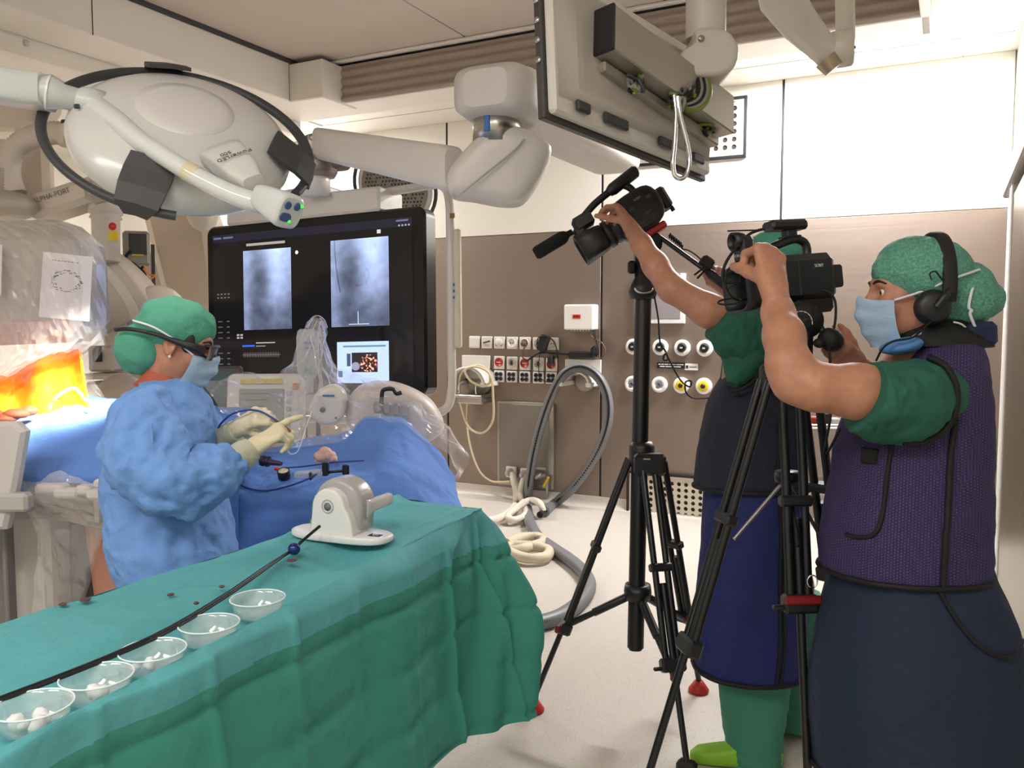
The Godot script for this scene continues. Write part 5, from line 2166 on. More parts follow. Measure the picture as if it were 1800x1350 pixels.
# ------------------------------------------------------------------ operating table and patient under drapes
func operating_table():
	fold.noise_type = FastNoiseLite.TYPE_SIMPLEX_SMOOTH
	fold.seed = 14
	fold.fractal_octaves = 2
	facet.noise_type = FastNoiseLite.TYPE_CELLULAR
	facet.cellular_return_type = FastNoiseLite.RETURN_DISTANCE2_SUB
	facet.seed = 5
	facet.frequency = 1.0
	facet.fractal_type = FastNoiseLite.FRACTAL_NONE
	var fb := Basis(rgt, Vector3.UP, rgt.cross(Vector3.UP))
	var o := thing("operating_table", "operating table with steel side rail and pale pedestal under the blue drapes", "operating table", L(-1.2, 0.0, 3.25))
	var g := G.new()
	g.bar(L(-2.4, 0.95, 3.75), L(-1.15, 0.95, 3.2), 0.5, 0.07, 0.015)
	g.bar(L(-1.15, 0.95, 3.25), L(-0.35, 0.93, 3.3), 0.42, 0.07, 0.015)
	part("table_top", g, M.grey_plastic, o)
	g = G.new()
	var r0 := P(66, 893, 2.96)
	var r1 := P(212, 926, 2.80)
	g.bar(r0, r1, 0.018, 0.045, 0.004)
	part("side_rail", g, M.steel, o)
	g = G.new()
	g.bar(P(60, 876, 3.0), P(215, 905, 2.84), 0.05, 0.05, 0.006)
	part("frame_bar", g, mat("frame_cream", "c4bdb2", 0.4, 0.3), o)
	g = G.new()
	g.box(P(176, 896, 2.82), Vector3(0.024, 0.085, 0.05), 0.004, fb)
	part("clamp", g, M.alu, o)
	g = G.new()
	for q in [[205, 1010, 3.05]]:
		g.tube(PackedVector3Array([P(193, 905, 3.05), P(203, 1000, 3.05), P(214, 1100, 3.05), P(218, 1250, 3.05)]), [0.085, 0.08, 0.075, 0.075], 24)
	part("pedestal", g, mat("pedestal_reflection_tint", "c98f78", 0.55), o)  # orange reflection on the table base is put into this colour
	g = G.new()
	g.tube(PackedVector3Array([P(180, 905, 3.02), P(206, 908, 3.0), P(240, 912, 3.0)]), 0.04, 16)
	part("pad", g, mat("pad_rose", "b5685c", 0.6), o)
	g = G.new()
	g.bar(P(150, 905, 3.15), P(150, 1250, 3.2), 0.06, 0.1, 0.01)
	g.box(L(-1.3, 0.06, 3.25), Vector3(1.0, 0.12, 0.5), 0.03, fb)
	part("base", g, M.dark_grey, o)
	# patient drape, left part: bright top, sloping side, hem over the rail
	var cols := []
	var spec := [
		[[-90, 700, 3.75], [-90, 738, 3.25], [-90, 790, 3.1], [-90, 850, 3.05], [-90, 880, 3.05]],
		[[0, 692, 3.75], [0, 738, 3.2], [0, 785, 3.06], [0, 850, 3.0], [0, 878, 3.0]],
		[[60, 690, 3.72], [60, 738, 3.14], [44, 785, 3.0], [30, 830, 2.95], [34, 868, 2.95]],
		[[120, 692, 3.66], [120, 736, 3.06], [100, 790, 2.92], [78, 835, 2.88], [80, 852, 2.88]],
		[[175, 694, 3.62], [175, 735, 3.0], [160, 785, 2.87], [150, 830, 2.82], [152, 852, 2.82]],
		[[240, 698, 3.58], [240, 740, 2.97], [230, 790, 2.84], [225, 840, 2.78], [225, 880, 2.78]],
		[[330, 705, 3.55], [330, 755, 2.97], [330, 800, 2.87], [330, 860, 2.84], [330, 930, 2.84]],
		[[430, 715, 3.6], [430, 785, 3.05], [425, 835, 2.92], [420, 880, 2.9], [420, 960, 2.9]]]
	for c in spec:
		cols.append(pathp(c, 3.0))
	var rows := curtain(cols, 72, 34)
	rows = crumple(rows, 0.022, 2.6, 3.0)
	g = G.new()
	g.sheet(rows, 0.003)
	lone("surgical_drape", "blue surgical drape over the patient, brightly lit on top behind the nurse", "drape", g, M.drape_blue)
	# operating field: orange covered skin under the light
	g = G.new()
	var st := G.new()
	rows = []
	for i in 25:
		var row := PackedVector3Array()
		for j in 31:
			var x := lerpf(-110, 160, j / 30.0)
			var y := lerpf(738, lerpf(672, 606, clampf((x + 20) / 190.0, 0.0, 1.0)), i / 24.0)
			var hump := 0.10 * sin(PI * clampf(i / 24.0, 0, 1)) * (0.6 + 0.4 * cos((x - 60) * 0.014))
			row.append(P(x - 18.0 * i / 24.0 * (x / 160.0), y + 6 * sin(x * 0.05), 3.30 + 0.16 * i / 24.0 + 0.05 * sin(x * 0.06)) + Vector3(0, hump * 0.2, 0) + Vector3.UP * 0.02 * noise3(Vector3(x * 0.05, y * 0.05, 0), 1.0))
		rows.append(row)
	g.sheet(rows, 0.01)
	var of := mat("iodine_film", "e0781c", 0.25)
	lone("operating_field", "orange film-covered operating field glowing in the lamp light at the left edge", "operating field", g, of)
	g = G.new()
	for q in [[30, 727, 3.1, 0.05, 0.02], [8, 735, 3.08, 0.05, 0.018], [52, 722, 3.12, 0.03, 0.02], [-20, 730, 3.1, 0.05, 0.03]]:
		g.ball(P(q[0], q[1], q[2]), Vector3(q[3], q[4], q[3]), Basis(Vector3.UP, q[0] * 0.1), 10)
	lone("gauze_pad", "blood-stained gauze lying at the edge of the operating field", "gauze", g, mat("gauze_stained", "8a4a34", 0.7))
	g = G.new()
	g.tube(spline(pathp([[92, 706, 3.3], [110, 690, 3.3], [130, 682, 3.3], [140, 690, 3.3], [150, 703, 3.2], [163, 710, 3.1]], 3.3), 6), 0.006, 8)
	lone("tubing", "thin white tube arched over the brightly lit drape", "tubing", g, M.white_plastic)
	# instruments on the rail bracket, in clear film
	g = G.new()
	for q in [[92, 858, 2.82, 0.10], [120, 866, 2.8, 0.08], [150, 860, 2.78, 0.05], [172, 868, 2.76, 0.06]]:
		g.box(P(q[0], q[1], q[2]), Vector3(q[3], 0.03, 0.05), 0.008, fb)
	g.box(P(174, 850, 2.78), Vector3(0.03, 0.03, 0.03), 0.008, fb)
	part("clamp_blocks", g, mat("pale_blocks", "cfc8c2", 0.4), o).set_meta("kind", "stuff")
	var film2 := mat("film_table", "ffffff", 0.12)
	film2.transparency = BaseMaterial3D.TRANSPARENCY_ALPHA
	film2.albedo_color = Color(0.95, 0.94, 0.92, 0.24)
	cols = []
	for c in [[[20, 838, 2.86], [26, 880, 2.84], [60, 930, 2.84], [60, 1000, 2.9], [50, 1120, 2.95]], [[60, 848, 2.78], [72, 890, 2.76], [95, 930, 2.8], [100, 1010, 2.86], [95, 1120, 2.95]], [[100, 826, 2.76], [112, 880, 2.7], [130, 930, 2.78], [128, 1010, 2.84], [120, 1120, 2.95]], [[140, 838, 2.74], [150, 880, 2.66], [165, 930, 2.75], [150, 1020, 2.84], [135, 1120, 2.95]], [[200, 858, 2.74], [204, 890, 2.64], [185, 930, 2.75], [160, 1020, 2.86], [140, 1120, 2.97]]]:
		cols.append(pathp(c, 2.8))
	rows = crumple(curtain(cols, 34, 30), 0.016, 7.0, 40.0)
	g = G.new()
	g.sheet(rows, 0.0, false)
	lone("clear_film", "clear plastic film hanging over the table's side rail down to the cabinet", "film", g, film2)
	# instrument end: flat lap, raised back, hanging front
	cols = []
	spec = [
		[[392, 800, 3.55], [392, 792, 3.5], [392, 806, 3.3], [392, 858, 2.98], [392, 905, 2.93], [392, 985, 2.93]],
		[[430, 800, 3.55], [430, 789, 3.5], [428, 806, 3.3], [420, 857, 2.98], [418, 905, 2.93], [418, 985, 2.93]],
		[[475, 797, 3.55], [475, 786, 3.5], [474, 807, 3.3], [462, 857, 2.98], [462, 905, 2.93], [462, 985, 2.93]],
		[[517, 785, 3.55], [517, 773, 3.5], [517, 808, 3.3], [512, 856, 2.98], [512, 905, 2.93], [512, 985, 2.93]],
		[[567, 775, 3.6], [567, 762, 3.5], [567, 808, 3.3], [566, 854, 3.0], [566, 905, 2.95], [566, 985, 2.95]],
		[[605, 768, 3.6], [605, 756, 3.5], [600, 806, 3.3], [615, 850, 3.02], [615, 905, 2.97], [615, 985, 2.97]],
		[[640, 752, 3.6], [644, 730, 3.48], [640, 800, 3.28], [655, 842, 3.05], [655, 905, 3.0], [655, 985, 3.0]],
		[[684, 750, 3.6], [684, 728, 3.48], [676, 790, 3.26], [690, 830, 3.08], [690, 905, 3.02], [690, 985, 3.02]],
		[[712, 755, 3.6], [712, 737, 3.48], [715, 790, 3.26], [722, 830, 3.12], [725, 905, 3.04], [725, 985, 3.04]],
		[[745, 785, 3.6], [746, 765, 3.46], [752, 805, 3.3], [758, 850, 3.16], [760, 905, 3.06], [760, 985, 3.06]],
		[[775, 805, 3.6], [776, 795, 3.46], [780, 830, 3.32], [784, 860, 3.2], [786, 905, 3.1], [790, 985, 3.1]],
		[[795, 835, 3.6], [796, 826, 3.46], [803, 850, 3.34], [808, 872, 3.24], [813, 905, 3.15], [815, 985, 3.15]]]
	for c in spec:
		cols.append(pathp(c, 3.0))
	rows = crumple(curtain(cols, 110, 70), 0.016, 3.4, 77.0)
	g = G.new()
	g.sheet(rows, 0.003)
	lone("surgical_drape", "blue surgical drape with a raised back on which the syringe and instruments lie", "drape", g, M.drape_blue)

# ------------------------------------------------------------------ devices under clear film behind the drape
func under_plastic():
	var fb := Basis(Vector3.UP, YAW + 0.1)
	var wp: Material = mat("device_white", "dcd6ce", 0.35)
	var dc := P(470, 718, 3.72)
	var db := fb * Basis(Vector3.RIGHT, -0.22)
	var o := thing("monitoring_device", "white bedside device with a grey screen and yellow strip under clear film", "medical device", dc)
	var g := G.new()
	var poly := smooth_outline(rounded(0.31, 0.29, 0.03, 2), 2)
	g.pillow(rounded(0.32, 0.29, 0.03, 5), Transform3D(db, dc), 0.16, 0.02)
	part("housing", g, wp, o)
	g = G.new()
	g.box(dc + db * Vector3(-0.01, -0.02, 0.083), Vector3(0.19, 0.19, 0.008), 0.003, db)
	var lcd := mat("lcd_grey", "8d938a", 0.25)
	part("screen", g, lcd, o)
	g = G.new()
	for k in 6:
		g.box(dc + db * Vector3(-0.03, 0.055 - k * 0.028, 0.0875), Vector3(0.11 - 0.02 * (k % 3), 0.004, 0.002), 0.0, db)
	part("screen_print", g, mat("lcd_dark", "5d625c", 0.4), o).set_meta("kind", "stuff")
	g = G.new()
	g.box(dc + db * Vector3(-0.01, 0.108, 0.083), Vector3(0.18, 0.022, 0.006), 0.001, db)
	part("yellow_strip", g, mat("strip_yellow", "dcc94e", 0.5), o)
	for k in 5:
		g = G.new()
		g.box(dc + db * Vector3(0.105, 0.055 - k * 0.034, 0.084), Vector3(0.018, 0.02, 0.008), 0.002, db)
		part("button", g, M.grey_plastic, o)
	g = G.new()
	g.box(dc + db * Vector3(0.135, 0.085, 0.083), Vector3(0.026, 0.03, 0.01), 0.004, db)
	part("orange_knob", g, mat("knob_orange", "c9752a", 0.4), o)
	# dark tablet left of it
	g = G.new()
	var tc := P(388, 690, 3.85)
	g.box(tc - Vector3(0, 0.08, 0), Vector3(0.2, 0.40, 0.03), 0.01, fb)
	var tb := lone("tablet_display", "dark tilted screen between the nurse's mask and the white device", "screen", g, mat("tablet_grey", "4f4c49", 0.3))
	g = G.new()
	g.box(tc + fb * Vector3(-0.01, 0.0, 0.018), Vector3(0.16, 0.2, 0.005), 0.0, fb)
	part("screen", g, mat("tablet_face", "3f5a55", 0.2), tb)
	# pole with infusion bag
	var pc := P(560, 900, 3.95)
	var po := thing("infusion_pole", "slim infusion pole with hooks inside the peak of the clear film", "infusion pole", Vector3(pc.x, 0.0, pc.z))
	g = G.new()
	g.rod(Vector3(pc.x, 0.02, pc.z), P(557, 556, 3.95), 0.011, 10)
	part("rod", g, M.dark_grey, po)
	g = G.new()
	g.tube(spline(pathp([[540, 575, 3.9], [548, 561, 3.93], [557, 556, 3.95], [568, 562, 3.97], [574, 576, 4.0]], 3.9), 5), 0.006, 8)
	part("hook", g, M.chrome, po)
	g = G.new()
	g.box(Vector3(pc.x, 0.03, pc.z), Vector3(0.5, 0.05, 0.08), 0.015, fb)
	part("foot", g, M.dark_grey, po)
	var bc := P(541, 620, 3.9)
	var bag := thing("infusion_bag", "clear infusion bag with blue print and a green port hanging from the pole", "infusion bag", bc)
	g = G.new()
	var bp := PackedVector2Array()
	for q in [[-0.045, 0.10], [0.0, 0.108], [0.045, 0.10], [0.05, 0.0], [0.048, -0.09], [0.02, -0.125], [-0.02, -0.125], [-0.048, -0.09], [-0.05, 0.0]]:
		bp.append(Vector2(q[0], q[1]))
	g.pillow(smooth_outline(bp, 3), Transform3D(fb, bc), 0.03, 0.014, 0.008)
	var bm := mat("bag_clear", "ffffff", 0.12)
	bm.transparency = BaseMaterial3D.TRANSPARENCY_ALPHA
	bm.albedo_color = Color(0.9, 0.92, 0.9, 0.4)
	part("bag", g, bm, bag)
	g = G.new()
	g.box(bc + fb * Vector3(0.01, 0.045, 0.025), Vector3(0.05, 0.012, 0.002), 0.0, fb)
	g.box(bc + fb * Vector3(0.01, 0.022, 0.025), Vector3(0.036, 0.008, 0.002), 0.0, fb)
	part("print", g, mat("print_blue", "5a76a8", 0.5), bag).set_meta("kind", "stuff")
	g = G.new()
	g.rod(P(541, 648, 3.9) , P(542, 660, 3.9), 0.018, 12)
	part("port", g, mat("port_green", "2a8a55", 0.4), bag)
	g = G.new()
	g.rod(P(542, 660, 3.9), P(543, 690, 3.9), 0.022, 12)
	part("drip_chamber", g, M.milky_plastic, bag)
	for k in 4:
		g = G.new()
		var rg := RandomNumberGenerator.new()
		rg.seed = 60 + k
		var pts := [P(557 + k * 3, 565, 3.9)]
		for q in 6:
			pts.append(P(555 + k * 6 + rg.randf_range(-9, 9), 590 + q * 26, 3.85))
		g.tube(spline(pts, 5), 0.004, 6)
		lone("infusion_line", ["beige infusion line, leftmost of those hanging from the pole", "grey infusion line, second from the left on the pole", "beige infusion line, third from the left on the pole", "grey infusion line, rightmost of those hanging from the pole"][k], "tubing", g, M.cream_plastic if k % 2 == 0 else M.grey_plastic, "infusion lines on the pole")
	# contrast injector
	var ic := P(670, 712, 3.75)
	var inj := thing("injector", "white injector with a rounded body and a black hose bracket under clear film", "injector", ic)
	g = G.new()
	var ip := PackedVector2Array()
	for q in [[-0.15, -0.06], [-0.13, 0.05], [-0.06, 0.10], [0.06, 0.10], [0.18, 0.05], [0.25, -0.02], [0.27, -0.12], [0.1, -0.2], [-0.1, -0.18]]:
		ip.append(Vector2(q[0], q[1]))
	g.pillow(smooth_outline(ip, 4), Transform3D(fb, ic), 0.26, 0.07)
	part("body", g, mat("injector_rose", "d9cbc2", 0.4), inj)
	g = G.new()
	var hc := P(580, 712, 3.62)
	var hp := PackedVector2Array()
	for q in [[-0.05, 0.06], [0.02, 0.09], [0.07, 0.05], [0.065, -0.03], [0.03, -0.08], [-0.04, -0.08], [-0.085, -0.02]]:
		hp.append(Vector2(q[0], q[1]))
	g.pillow(smooth_outline(hp, 4), Transform3D(fb, hc), 0.1, 0.025)
	part("head", g, mat("injector_white", "e3ddd2", 0.3), inj)
	g = G.new()
	g.lathe([[0.0, 0.004], [0.012, 0.004], [0.012, 0.0]], hc + fb * Vector3(-0.025, -0.015, 0.05), fb.z, 14)
	g.lathe([[0.0, 0.004], [0.005, 0.004], [0.005, 0.0]], hc + fb * Vector3(0.03, -0.05, 0.05), fb.z, 10)
	part("socket", g, M.dark_grey, inj).set_meta("kind", "stuff")
	g = G.new()
	g.box(hc + fb * Vector3(0.0, 0.045, 0.052), Vector3(0.05, 0.008, 0.002), 0.0, fb)
	part("print", g, mat("print_blue", "5a76a8", 0.5), inj)
	g = G.new()
	g.tube(spline(pathp([[671, 722, 3.5], [671, 700, 3.5], [674, 686, 3.5], [690, 684, 3.5], [697, 692, 3.5], [706, 690, 3.5]], 3.5), 5), 0.009, 8)
	part("hose_bracket", g, M.black_plastic, inj)
	g = G.new()
	for k in 4:
		g.box(P(664 + k * 16, 716 + k * 2, 3.56), Vector3(0.035, 0.05, 0.04), 0.008, fb)
	part("keys", g, mat("key_grey", "8f8b90", 0.4), inj).set_meta("kind", "stuff")
	# clear film thrown over everything
	var film := mat("film_over", "ffffff", 0.1)
	film.transparency = BaseMaterial3D.TRANSPARENCY_ALPHA
	film.albedo_color = Color(0.95, 0.95, 0.98, 0.17)
	var cols := []
	for c in [
		[[350, 668, 3.6], [375, 700, 3.5], [395, 745, 3.42], [405, 790, 3.42]],
		[[400, 655, 3.62], [410, 690, 3.5], [420, 745, 3.42], [430, 792, 3.4]],
		[[445, 648, 3.66], [455, 690, 3.5], [460, 745, 3.4], [470, 795, 3.38]],
		[[487, 655, 3.7], [495, 690, 3.5], [498, 745, 3.4], [505, 790, 3.38]],
		[[520, 600, 3.78], [515, 670, 3.6], [520, 735, 3.42], [530, 785, 3.38]],
		[[543, 560, 3.85], [545, 650, 3.68], [550, 730, 3.45], [555, 780, 3.38]],
		[[570, 566, 3.86], [580, 650, 3.68], [585, 725, 3.48], [588, 775, 3.4]],
		[[583, 640, 3.8], [610, 680, 3.66], [620, 720, 3.5], [625, 765, 3.42]],
		[[620, 650, 3.7], [650, 680, 3.55], [660, 720, 3.45], [665, 760, 3.42]],
		[[665, 664, 3.66], [690, 690, 3.5], [705, 725, 3.44], [715, 765, 3.4]],
		[[700, 680, 3.66], [730, 705, 3.5], [755, 745, 3.42], [778, 790, 3.38]],
		[[735, 704, 3.66], [765, 735, 3.52], [790, 770, 3.42], [806, 830, 3.34]],
		[[760, 722, 3.66], [795, 758, 3.55], [828, 805, 3.45], [806, 850, 3.36]]]:
		cols.append(pathp(c, 3.5))
	var rows := crumple(curtain(cols, 80, 30), 0.035, 4.5, 120.0)
	g = G.new()
	g.sheet(rows, 0.0, false)
	lone("clear_film", "crinkled clear plastic film draped over the devices beside the display", "film", g, film)
	cols = []
	for c in [[[540, 560, 3.86], [500, 655, 3.8], [470, 690, 3.75]], [[545, 558, 3.84], [525, 650, 3.7], [500, 710, 3.6]], [[556, 556, 3.82], [550, 650, 3.62], [545, 720, 3.5]], [[566, 560, 3.84], [575, 640, 3.7], [585, 700, 3.6]], [[574, 566, 3.88], [590, 640, 3.85], [620, 690, 3.8]]]:
		cols.append(pathp(c, 3.8))
	rows = crumple(curtain(cols, 40, 30), 0.03, 6.0, 150.0)
	g = G.new()
	g.sheet(rows, 0.0, false)
	lone("clear_film", "peaked clear plastic film hung from the top of the infusion pole", "film", g, film)

# ------------------------------------------------------------------ instruments on the blue drape
func instrument_things():
	var up := Vector3(0, 0.012, 0)
	var fb := Basis(rgt, Vector3.UP, rgt.cross(Vector3.UP))
	# inflation syringe with gauge
	var a := P(505, 842, 3.02) + up
	var b := P(622, 832, 3.0) + up
	var ax := (b - a).normalized()
	var o := thing("inflation_syringe", "clear inflation syringe with a round black gauge and black plunger", "syringe", (a + b) / 2.0)
	var g := G.new()
	g.lathe([[0.0, 0.0], [0.012, 0.0], [0.014, 0.01], [0.014, 0.11], [0.0, 0.11]], a + ax * 0.03, ax, 18)
	part("barrel", g, M.milky_plastic, o)
	g = G.new()
	g.lathe([[0.0, 0.0], [0.005, 0.0], [0.005, 0.075], [0.0, 0.075]], a + ax * 0.135, ax, 12)
	part("plunger_rod", g, M.black_plastic, o)
	g = G.new()
	g.bar(a + ax * 0.215 - Vector3(0, 0.016, 0), a + ax * 0.215 + Vector3(0, 0.022, 0), 0.014, 0.024, 0.004, ax)
	part("plunger_grip", g, M.black_plastic, o)
	g = G.new()
	g.box(a + ax * 0.142 + Vector3(0, 0.014, 0), Vector3(0.022, 0.05, 0.03), 0.004, fb)
	part("lock_block", g, M.black_plastic, o)
	g = G.new()
	g.box(a + ax * 0.09 - Vector3(0, 0.006, 0), Vector3(0.008, 0.03, 0.05), 0.003, fb)
	part("flange", g, M.dark_grey, o)
	g = G.new()
	for k in 9:
		g.box(a + ax * (0.04 + k * 0.0085) + fb.z * 0.0142, Vector3(0.0012, 0.008, 0.0006), 0.0, fb)
	part("scale_marks", g, M.dark_grey, o).set_meta("kind", "stuff")
	var gc := P(499, 838, 3.03) + up
	var gd := (Vector3.UP * 0.9 - fwd * 0.4).normalized()
	g = G.new()
	g.lathe([[0.0, -0.02], [0.021, -0.02], [0.0225, -0.016], [0.0225, 0.012], [0.020, 0.014], [0.019, 0.011], [0.0, 0.011]], gc, gd, 28)
	part("gauge_case", g, M.black_plastic, o)
	g = G.new()
	g.lathe([[0.0186, 0.0115], [0.0186, 0.0122], [0.0, 0.0122]], gc, gd, 24)
	var dial := part("gauge_dial", g, mat("dial_cream", "e8e2c8", 0.4), o)
	g = G.new()
	g.bar(gc + gd * 0.0128, gc + gd * 0.0128 + (rgt * 0.8 + upv * 0.4) * 0.014, 0.0015, 0.001)
	part("needle", g, M.black_plastic, dial)
	g = G.new()
	g.rod(P(484, 829, 3.05) + up, P(497, 833, 3.04) + up, 0.007, 10)
	part("red_connector", g, M.orange_red, o)
	# dark purple handle piece
	g = G.new()
	var h0 := P(458, 815, 3.1) + up
	var h1 := P(495, 821, 3.08) + up
	g.tube(spline([h0, h0.lerp(h1, 0.15), h0.lerp(h1, 0.6), h1], 4), spread([0.012, 0.017, 0.014, 0.009], 13), 14, 0.8)
	var hd := lone("tool_handle", "dark purple tool handle with two black rings lying left of the gauge", "tool", g, mat("purple_dark", "36204e", 0.4))
	for t in [0.12, 0.34]:
		g = G.new()
		var c := h0.lerp(h1, t)
		g.lathe([[0.019, -0.006], [0.0205, 0.0], [0.019, 0.006]], c, (h1 - h0).normalized(), 14)
		part("ring", g, M.black_plastic, hd)
	# gauze
	g = G.new()
	for q in [[565, 808, 0.028], [578, 806, 0.026], [572, 800, 0.024], [584, 812, 0.02], [562, 815, 0.018]]:
		blob(g, P(q[0], q[1], 3.2) + up, Vector3(q[2], q[2] * 0.8, q[2]), Basis(Vector3.UP, q[0]), 14, 0.3, 50.0, q[0])
	lone("gauze_pad", "crumpled pink-stained gauze on the blue drape beside the raised fold", "gauze", g, mat("gauze_pink", "e0b8ac", 0.8))
	# wires
	var bl := mat("catheter_blue", "1f3f8f", 0.35)
	g = G.new()
	g.tube(spline([P(378, 765, 2.62), P(388, 745, 2.56), P(408, 728, 2.53), P(432, 721, 2.52), P(448, 721, 2.52), P(462, 725, 2.51), P(478, 734, 2.5), P(488, 741, 2.49), P(497, 748, 2.48)], 8), 0.0032, 8)
	lone("catheter", "blue catheter bent in an arch between the nurse's gloved hands", "catheter", g, bl)
	g = G.new()
	g.rod(P(484, 738, 2.494), P(510, 758, 2.48), 0.0042, 8)
	lone("catheter_tip", "short red-brown tip held at the nurse's pointing finger", "catheter", g, mat("tip_red", "7d2a22", 0.4))
	g = G.new()
	g.tube(spline([P(412, 845, 3.0), P(430, 856, 2.99), P(455, 862, 2.97), P(480, 861, 2.97), P(515, 852, 2.97), P(545, 840, 2.98), P(565, 828, 3.02)], 8), 0.0034, 8)
	lone("catheter", "dark blue line curving along the front edge of the drape below the syringe", "catheter", g, bl)
	g = G.new()
	g.tube(spline([P(497, 828, 3.08) + up, P(530, 826, 3.1) + up, P(560, 822, 3.14) + up, P(590, 818, 3.18) + up, P(640, 815, 3.2) + up], 6), 0.003, 8)
	lone("catheter", "straight blue line lying on the drape above the syringe", "catheter", g, bl)
	g = G.new()
	g.tube(spline([P(502, 775, 3.3), P(505, 790, 3.26), P(512, 798, 3.24), P(525, 790, 3.3), P(540, 745, 3.4), P(548, 722, 3.45)], 6), 0.0025, 6)
	lone("tubing", "thin clear tube running up from the drape to the devices under the film", "tubing", g, M.milky_plastic)
# lump of cloth or hair: a sphere pushed about by noise
func blob(g: G, c: Vector3, rad: Vector3, bas: Basis, m: int, amp: float, f: float, sd: float, fold_y := 1.0):
	var rings := []
	var h := m / 2
	for i in h + 1:
		var a := PI * i / h
		var r := PackedVector3Array()
		for j in m:
			var b := TAU * j / m
			var d := Vector3(sin(a) * cos(b), -cos(a), sin(a) * sin(b))
			var q := c + bas * (d * rad)
			var s := 1.0 + amp * noise3(Vector3(q.x, q.y * fold_y, q.z), f, sd)
			r.append(c + bas * (d * rad * s))
		rings.append(r)
	g.loft(rings, 0)

# ------------------------------------------------------------------ green instrument table in front
func green_table():
	var H := 0.98
	var corner := PY(846, 894, H)
	var near0 := PY(0, 1315, H)
	near0 = corner + (near0 - corner) * 1.32
	var farc := PY(700, 879, H)
	var far0 := PY(0, 1098, H)
	far0 = farc + (far0 - farc) * 1.45
	var o := thing("instrument_table", "long narrow instrument table covered with a green sterile drape in the foreground", "table", Vector3(corner.x - 0.2, 0, -1.3))
	# frame under the drape
	var g := G.new()
	g.box((corner + near0 + farc + far0) / 4.0 - Vector3(0, 0.085, 0), Vector3(0.24, 0.03, 1.35), 0.006)
	part("table_top", g, M.steel, o)
	for q in [[-1.5, -0.9], [-1.2 - 0.16, -0.9], [-1.56, -2.15], [-1.42, -2.15]]:
		g = G.new()
		g.rod(Vector3(q[0], 0.06, q[1]), Vector3(q[0], H - 0.06, q[1]), 0.014, 10)
		part("leg", g, M.steel, o)
		g = G.new()
		g.lathe([[0.0, -0.02], [0.025, -0.018], [0.03, 0.0], [0.025, 0.018], [0.0, 0.02]], Vector3(q[0], 0.03, q[1]), Vector3.RIGHT, 14)
		part("caster", g, M.black_rubber, o)
	# drape: top with a soft ridge along the near side, then the hanging side and end
	var cm := mat("drape_two_tone", "ffffff", 0.75)
	cm.vertex_color_use_as_albedo = true
	relief(cm, T_wrinkle, 0.35, 2.2)
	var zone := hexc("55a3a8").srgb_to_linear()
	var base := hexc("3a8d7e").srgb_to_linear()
	g = G.new()
	var out := (corner - near0).cross(Vector3.UP).normalized()
	if out.x < 0:
		out = -out
	var nu := 120
	var rows := []
	var nv := 56
	for i in nv:
		var t := 1.0 - pow(1.0 - float(i) / (nv - 1), 1.9)
		var row := PackedVector3Array()
		for j in nu:
			var s := float(j) / (nu - 1)
			var a := far0.lerp(farc, s)
			var b := near0.lerp(corner, s)
			var p := a.lerp(b, t)
			var dn := a.distance_to(b) * (1.0 - t)
			p.y += 0.006 * exp(-pow((dn - 0.004) / 0.004, 2.0)) * smoothstep(0.0, 0.003, dn) * smoothstep(1.02, 0.85, s)
			p.y -= 0.034 * smoothstep(-0.004, 0.010, dn) * smoothstep(0.24, 0.15, dn) * smoothstep(0.80, 0.70, s)
			p.y += 0.020 * exp(-pow((dn - a.distance_to(b)) / 0.03, 2.0)) * smoothstep(0.62, 0.95, s)
			p.y += 0.004 * noise3(p, 4.0, 5.0) + 0.004 * crease(p.z, 0.24) - 0.004 * crease(p.x + 0.06, 0.24)
			row.append(p)
		rows.append(row)
	# near side and the flared corner
	var cols := []
	for k in 7:
		var s := k / 7.0
		var b := near0.lerp(corner, s)
		var sd := maxf(0.008, lerpf(-0.02, 0.065, s))
		var so := lerpf(0.008, 0.034, s)
		cols.append([b, b + out * so * 0.5 - Vector3(0, sd * 0.4, 0), b + out * so - Vector3(0, sd, 0), b + out * (so + 0.003) - Vector3(0, sd + 0.022, 0), b + out * (so + 0.008) - Vector3(0, sd + 0.10, 0), b + out * (0.05 + 0.012 * (k % 2)) - Vector3(0, 0.4, 0), b + out * 0.075 + Vector3(0, 0.36 - H, 0)])
	cols.append([near0.lerp(corner, 0.95), P(815, 935, 2.60), P(795, 985, 2.52), P(768, 1120, 2.43), P(752, 1310, 2.40)])
	cols.append([corner, P(846, 915, 2.70), P(842, 985, 2.66), P(839, 1100, 2.60), P(836, 1293, 2.52)])
	cols.append([corner.lerp(farc, 0.04), P(868, 922, 2.74), P(885, 990, 2.70), P(900, 1100, 2.65), P(890, 1277, 2.60)])
	cols.append([corner.lerp(farc, 0.10), P(872, 930, 2.79), P(908, 990, 2.77), P(951, 1082, 2.74), P(941, 1254, 2.70)])
	cols.append([corner.lerp(farc, 0.5), P(800, 920, 2.93), P(830, 985, 2.98), P(860, 1100, 3.0), P(850, 1250, 3.0)])
	cols.append([farc, farc + Vector3(0, -0.03, -0.03), farc + Vector3(0, -0.15, -0.05), farc + Vector3(0, -0.4, -0.06), farc + Vector3(0, -0.6, -0.07)])
	for k in 6:
		var b := farc.lerp(far0, (k + 1) / 6.0)
		cols.append([b, b - out * 0.02 - Vector3(0, 0.034, 0), b - out * 0.03 - Vector3(0, 0.14, 0), b - out * 0.04 - Vector3(0, 0.4, 0), b - out * 0.05 + Vector3(0, 0.36 - H, 0)])
	var sk := curtain(cols, 460, 84)
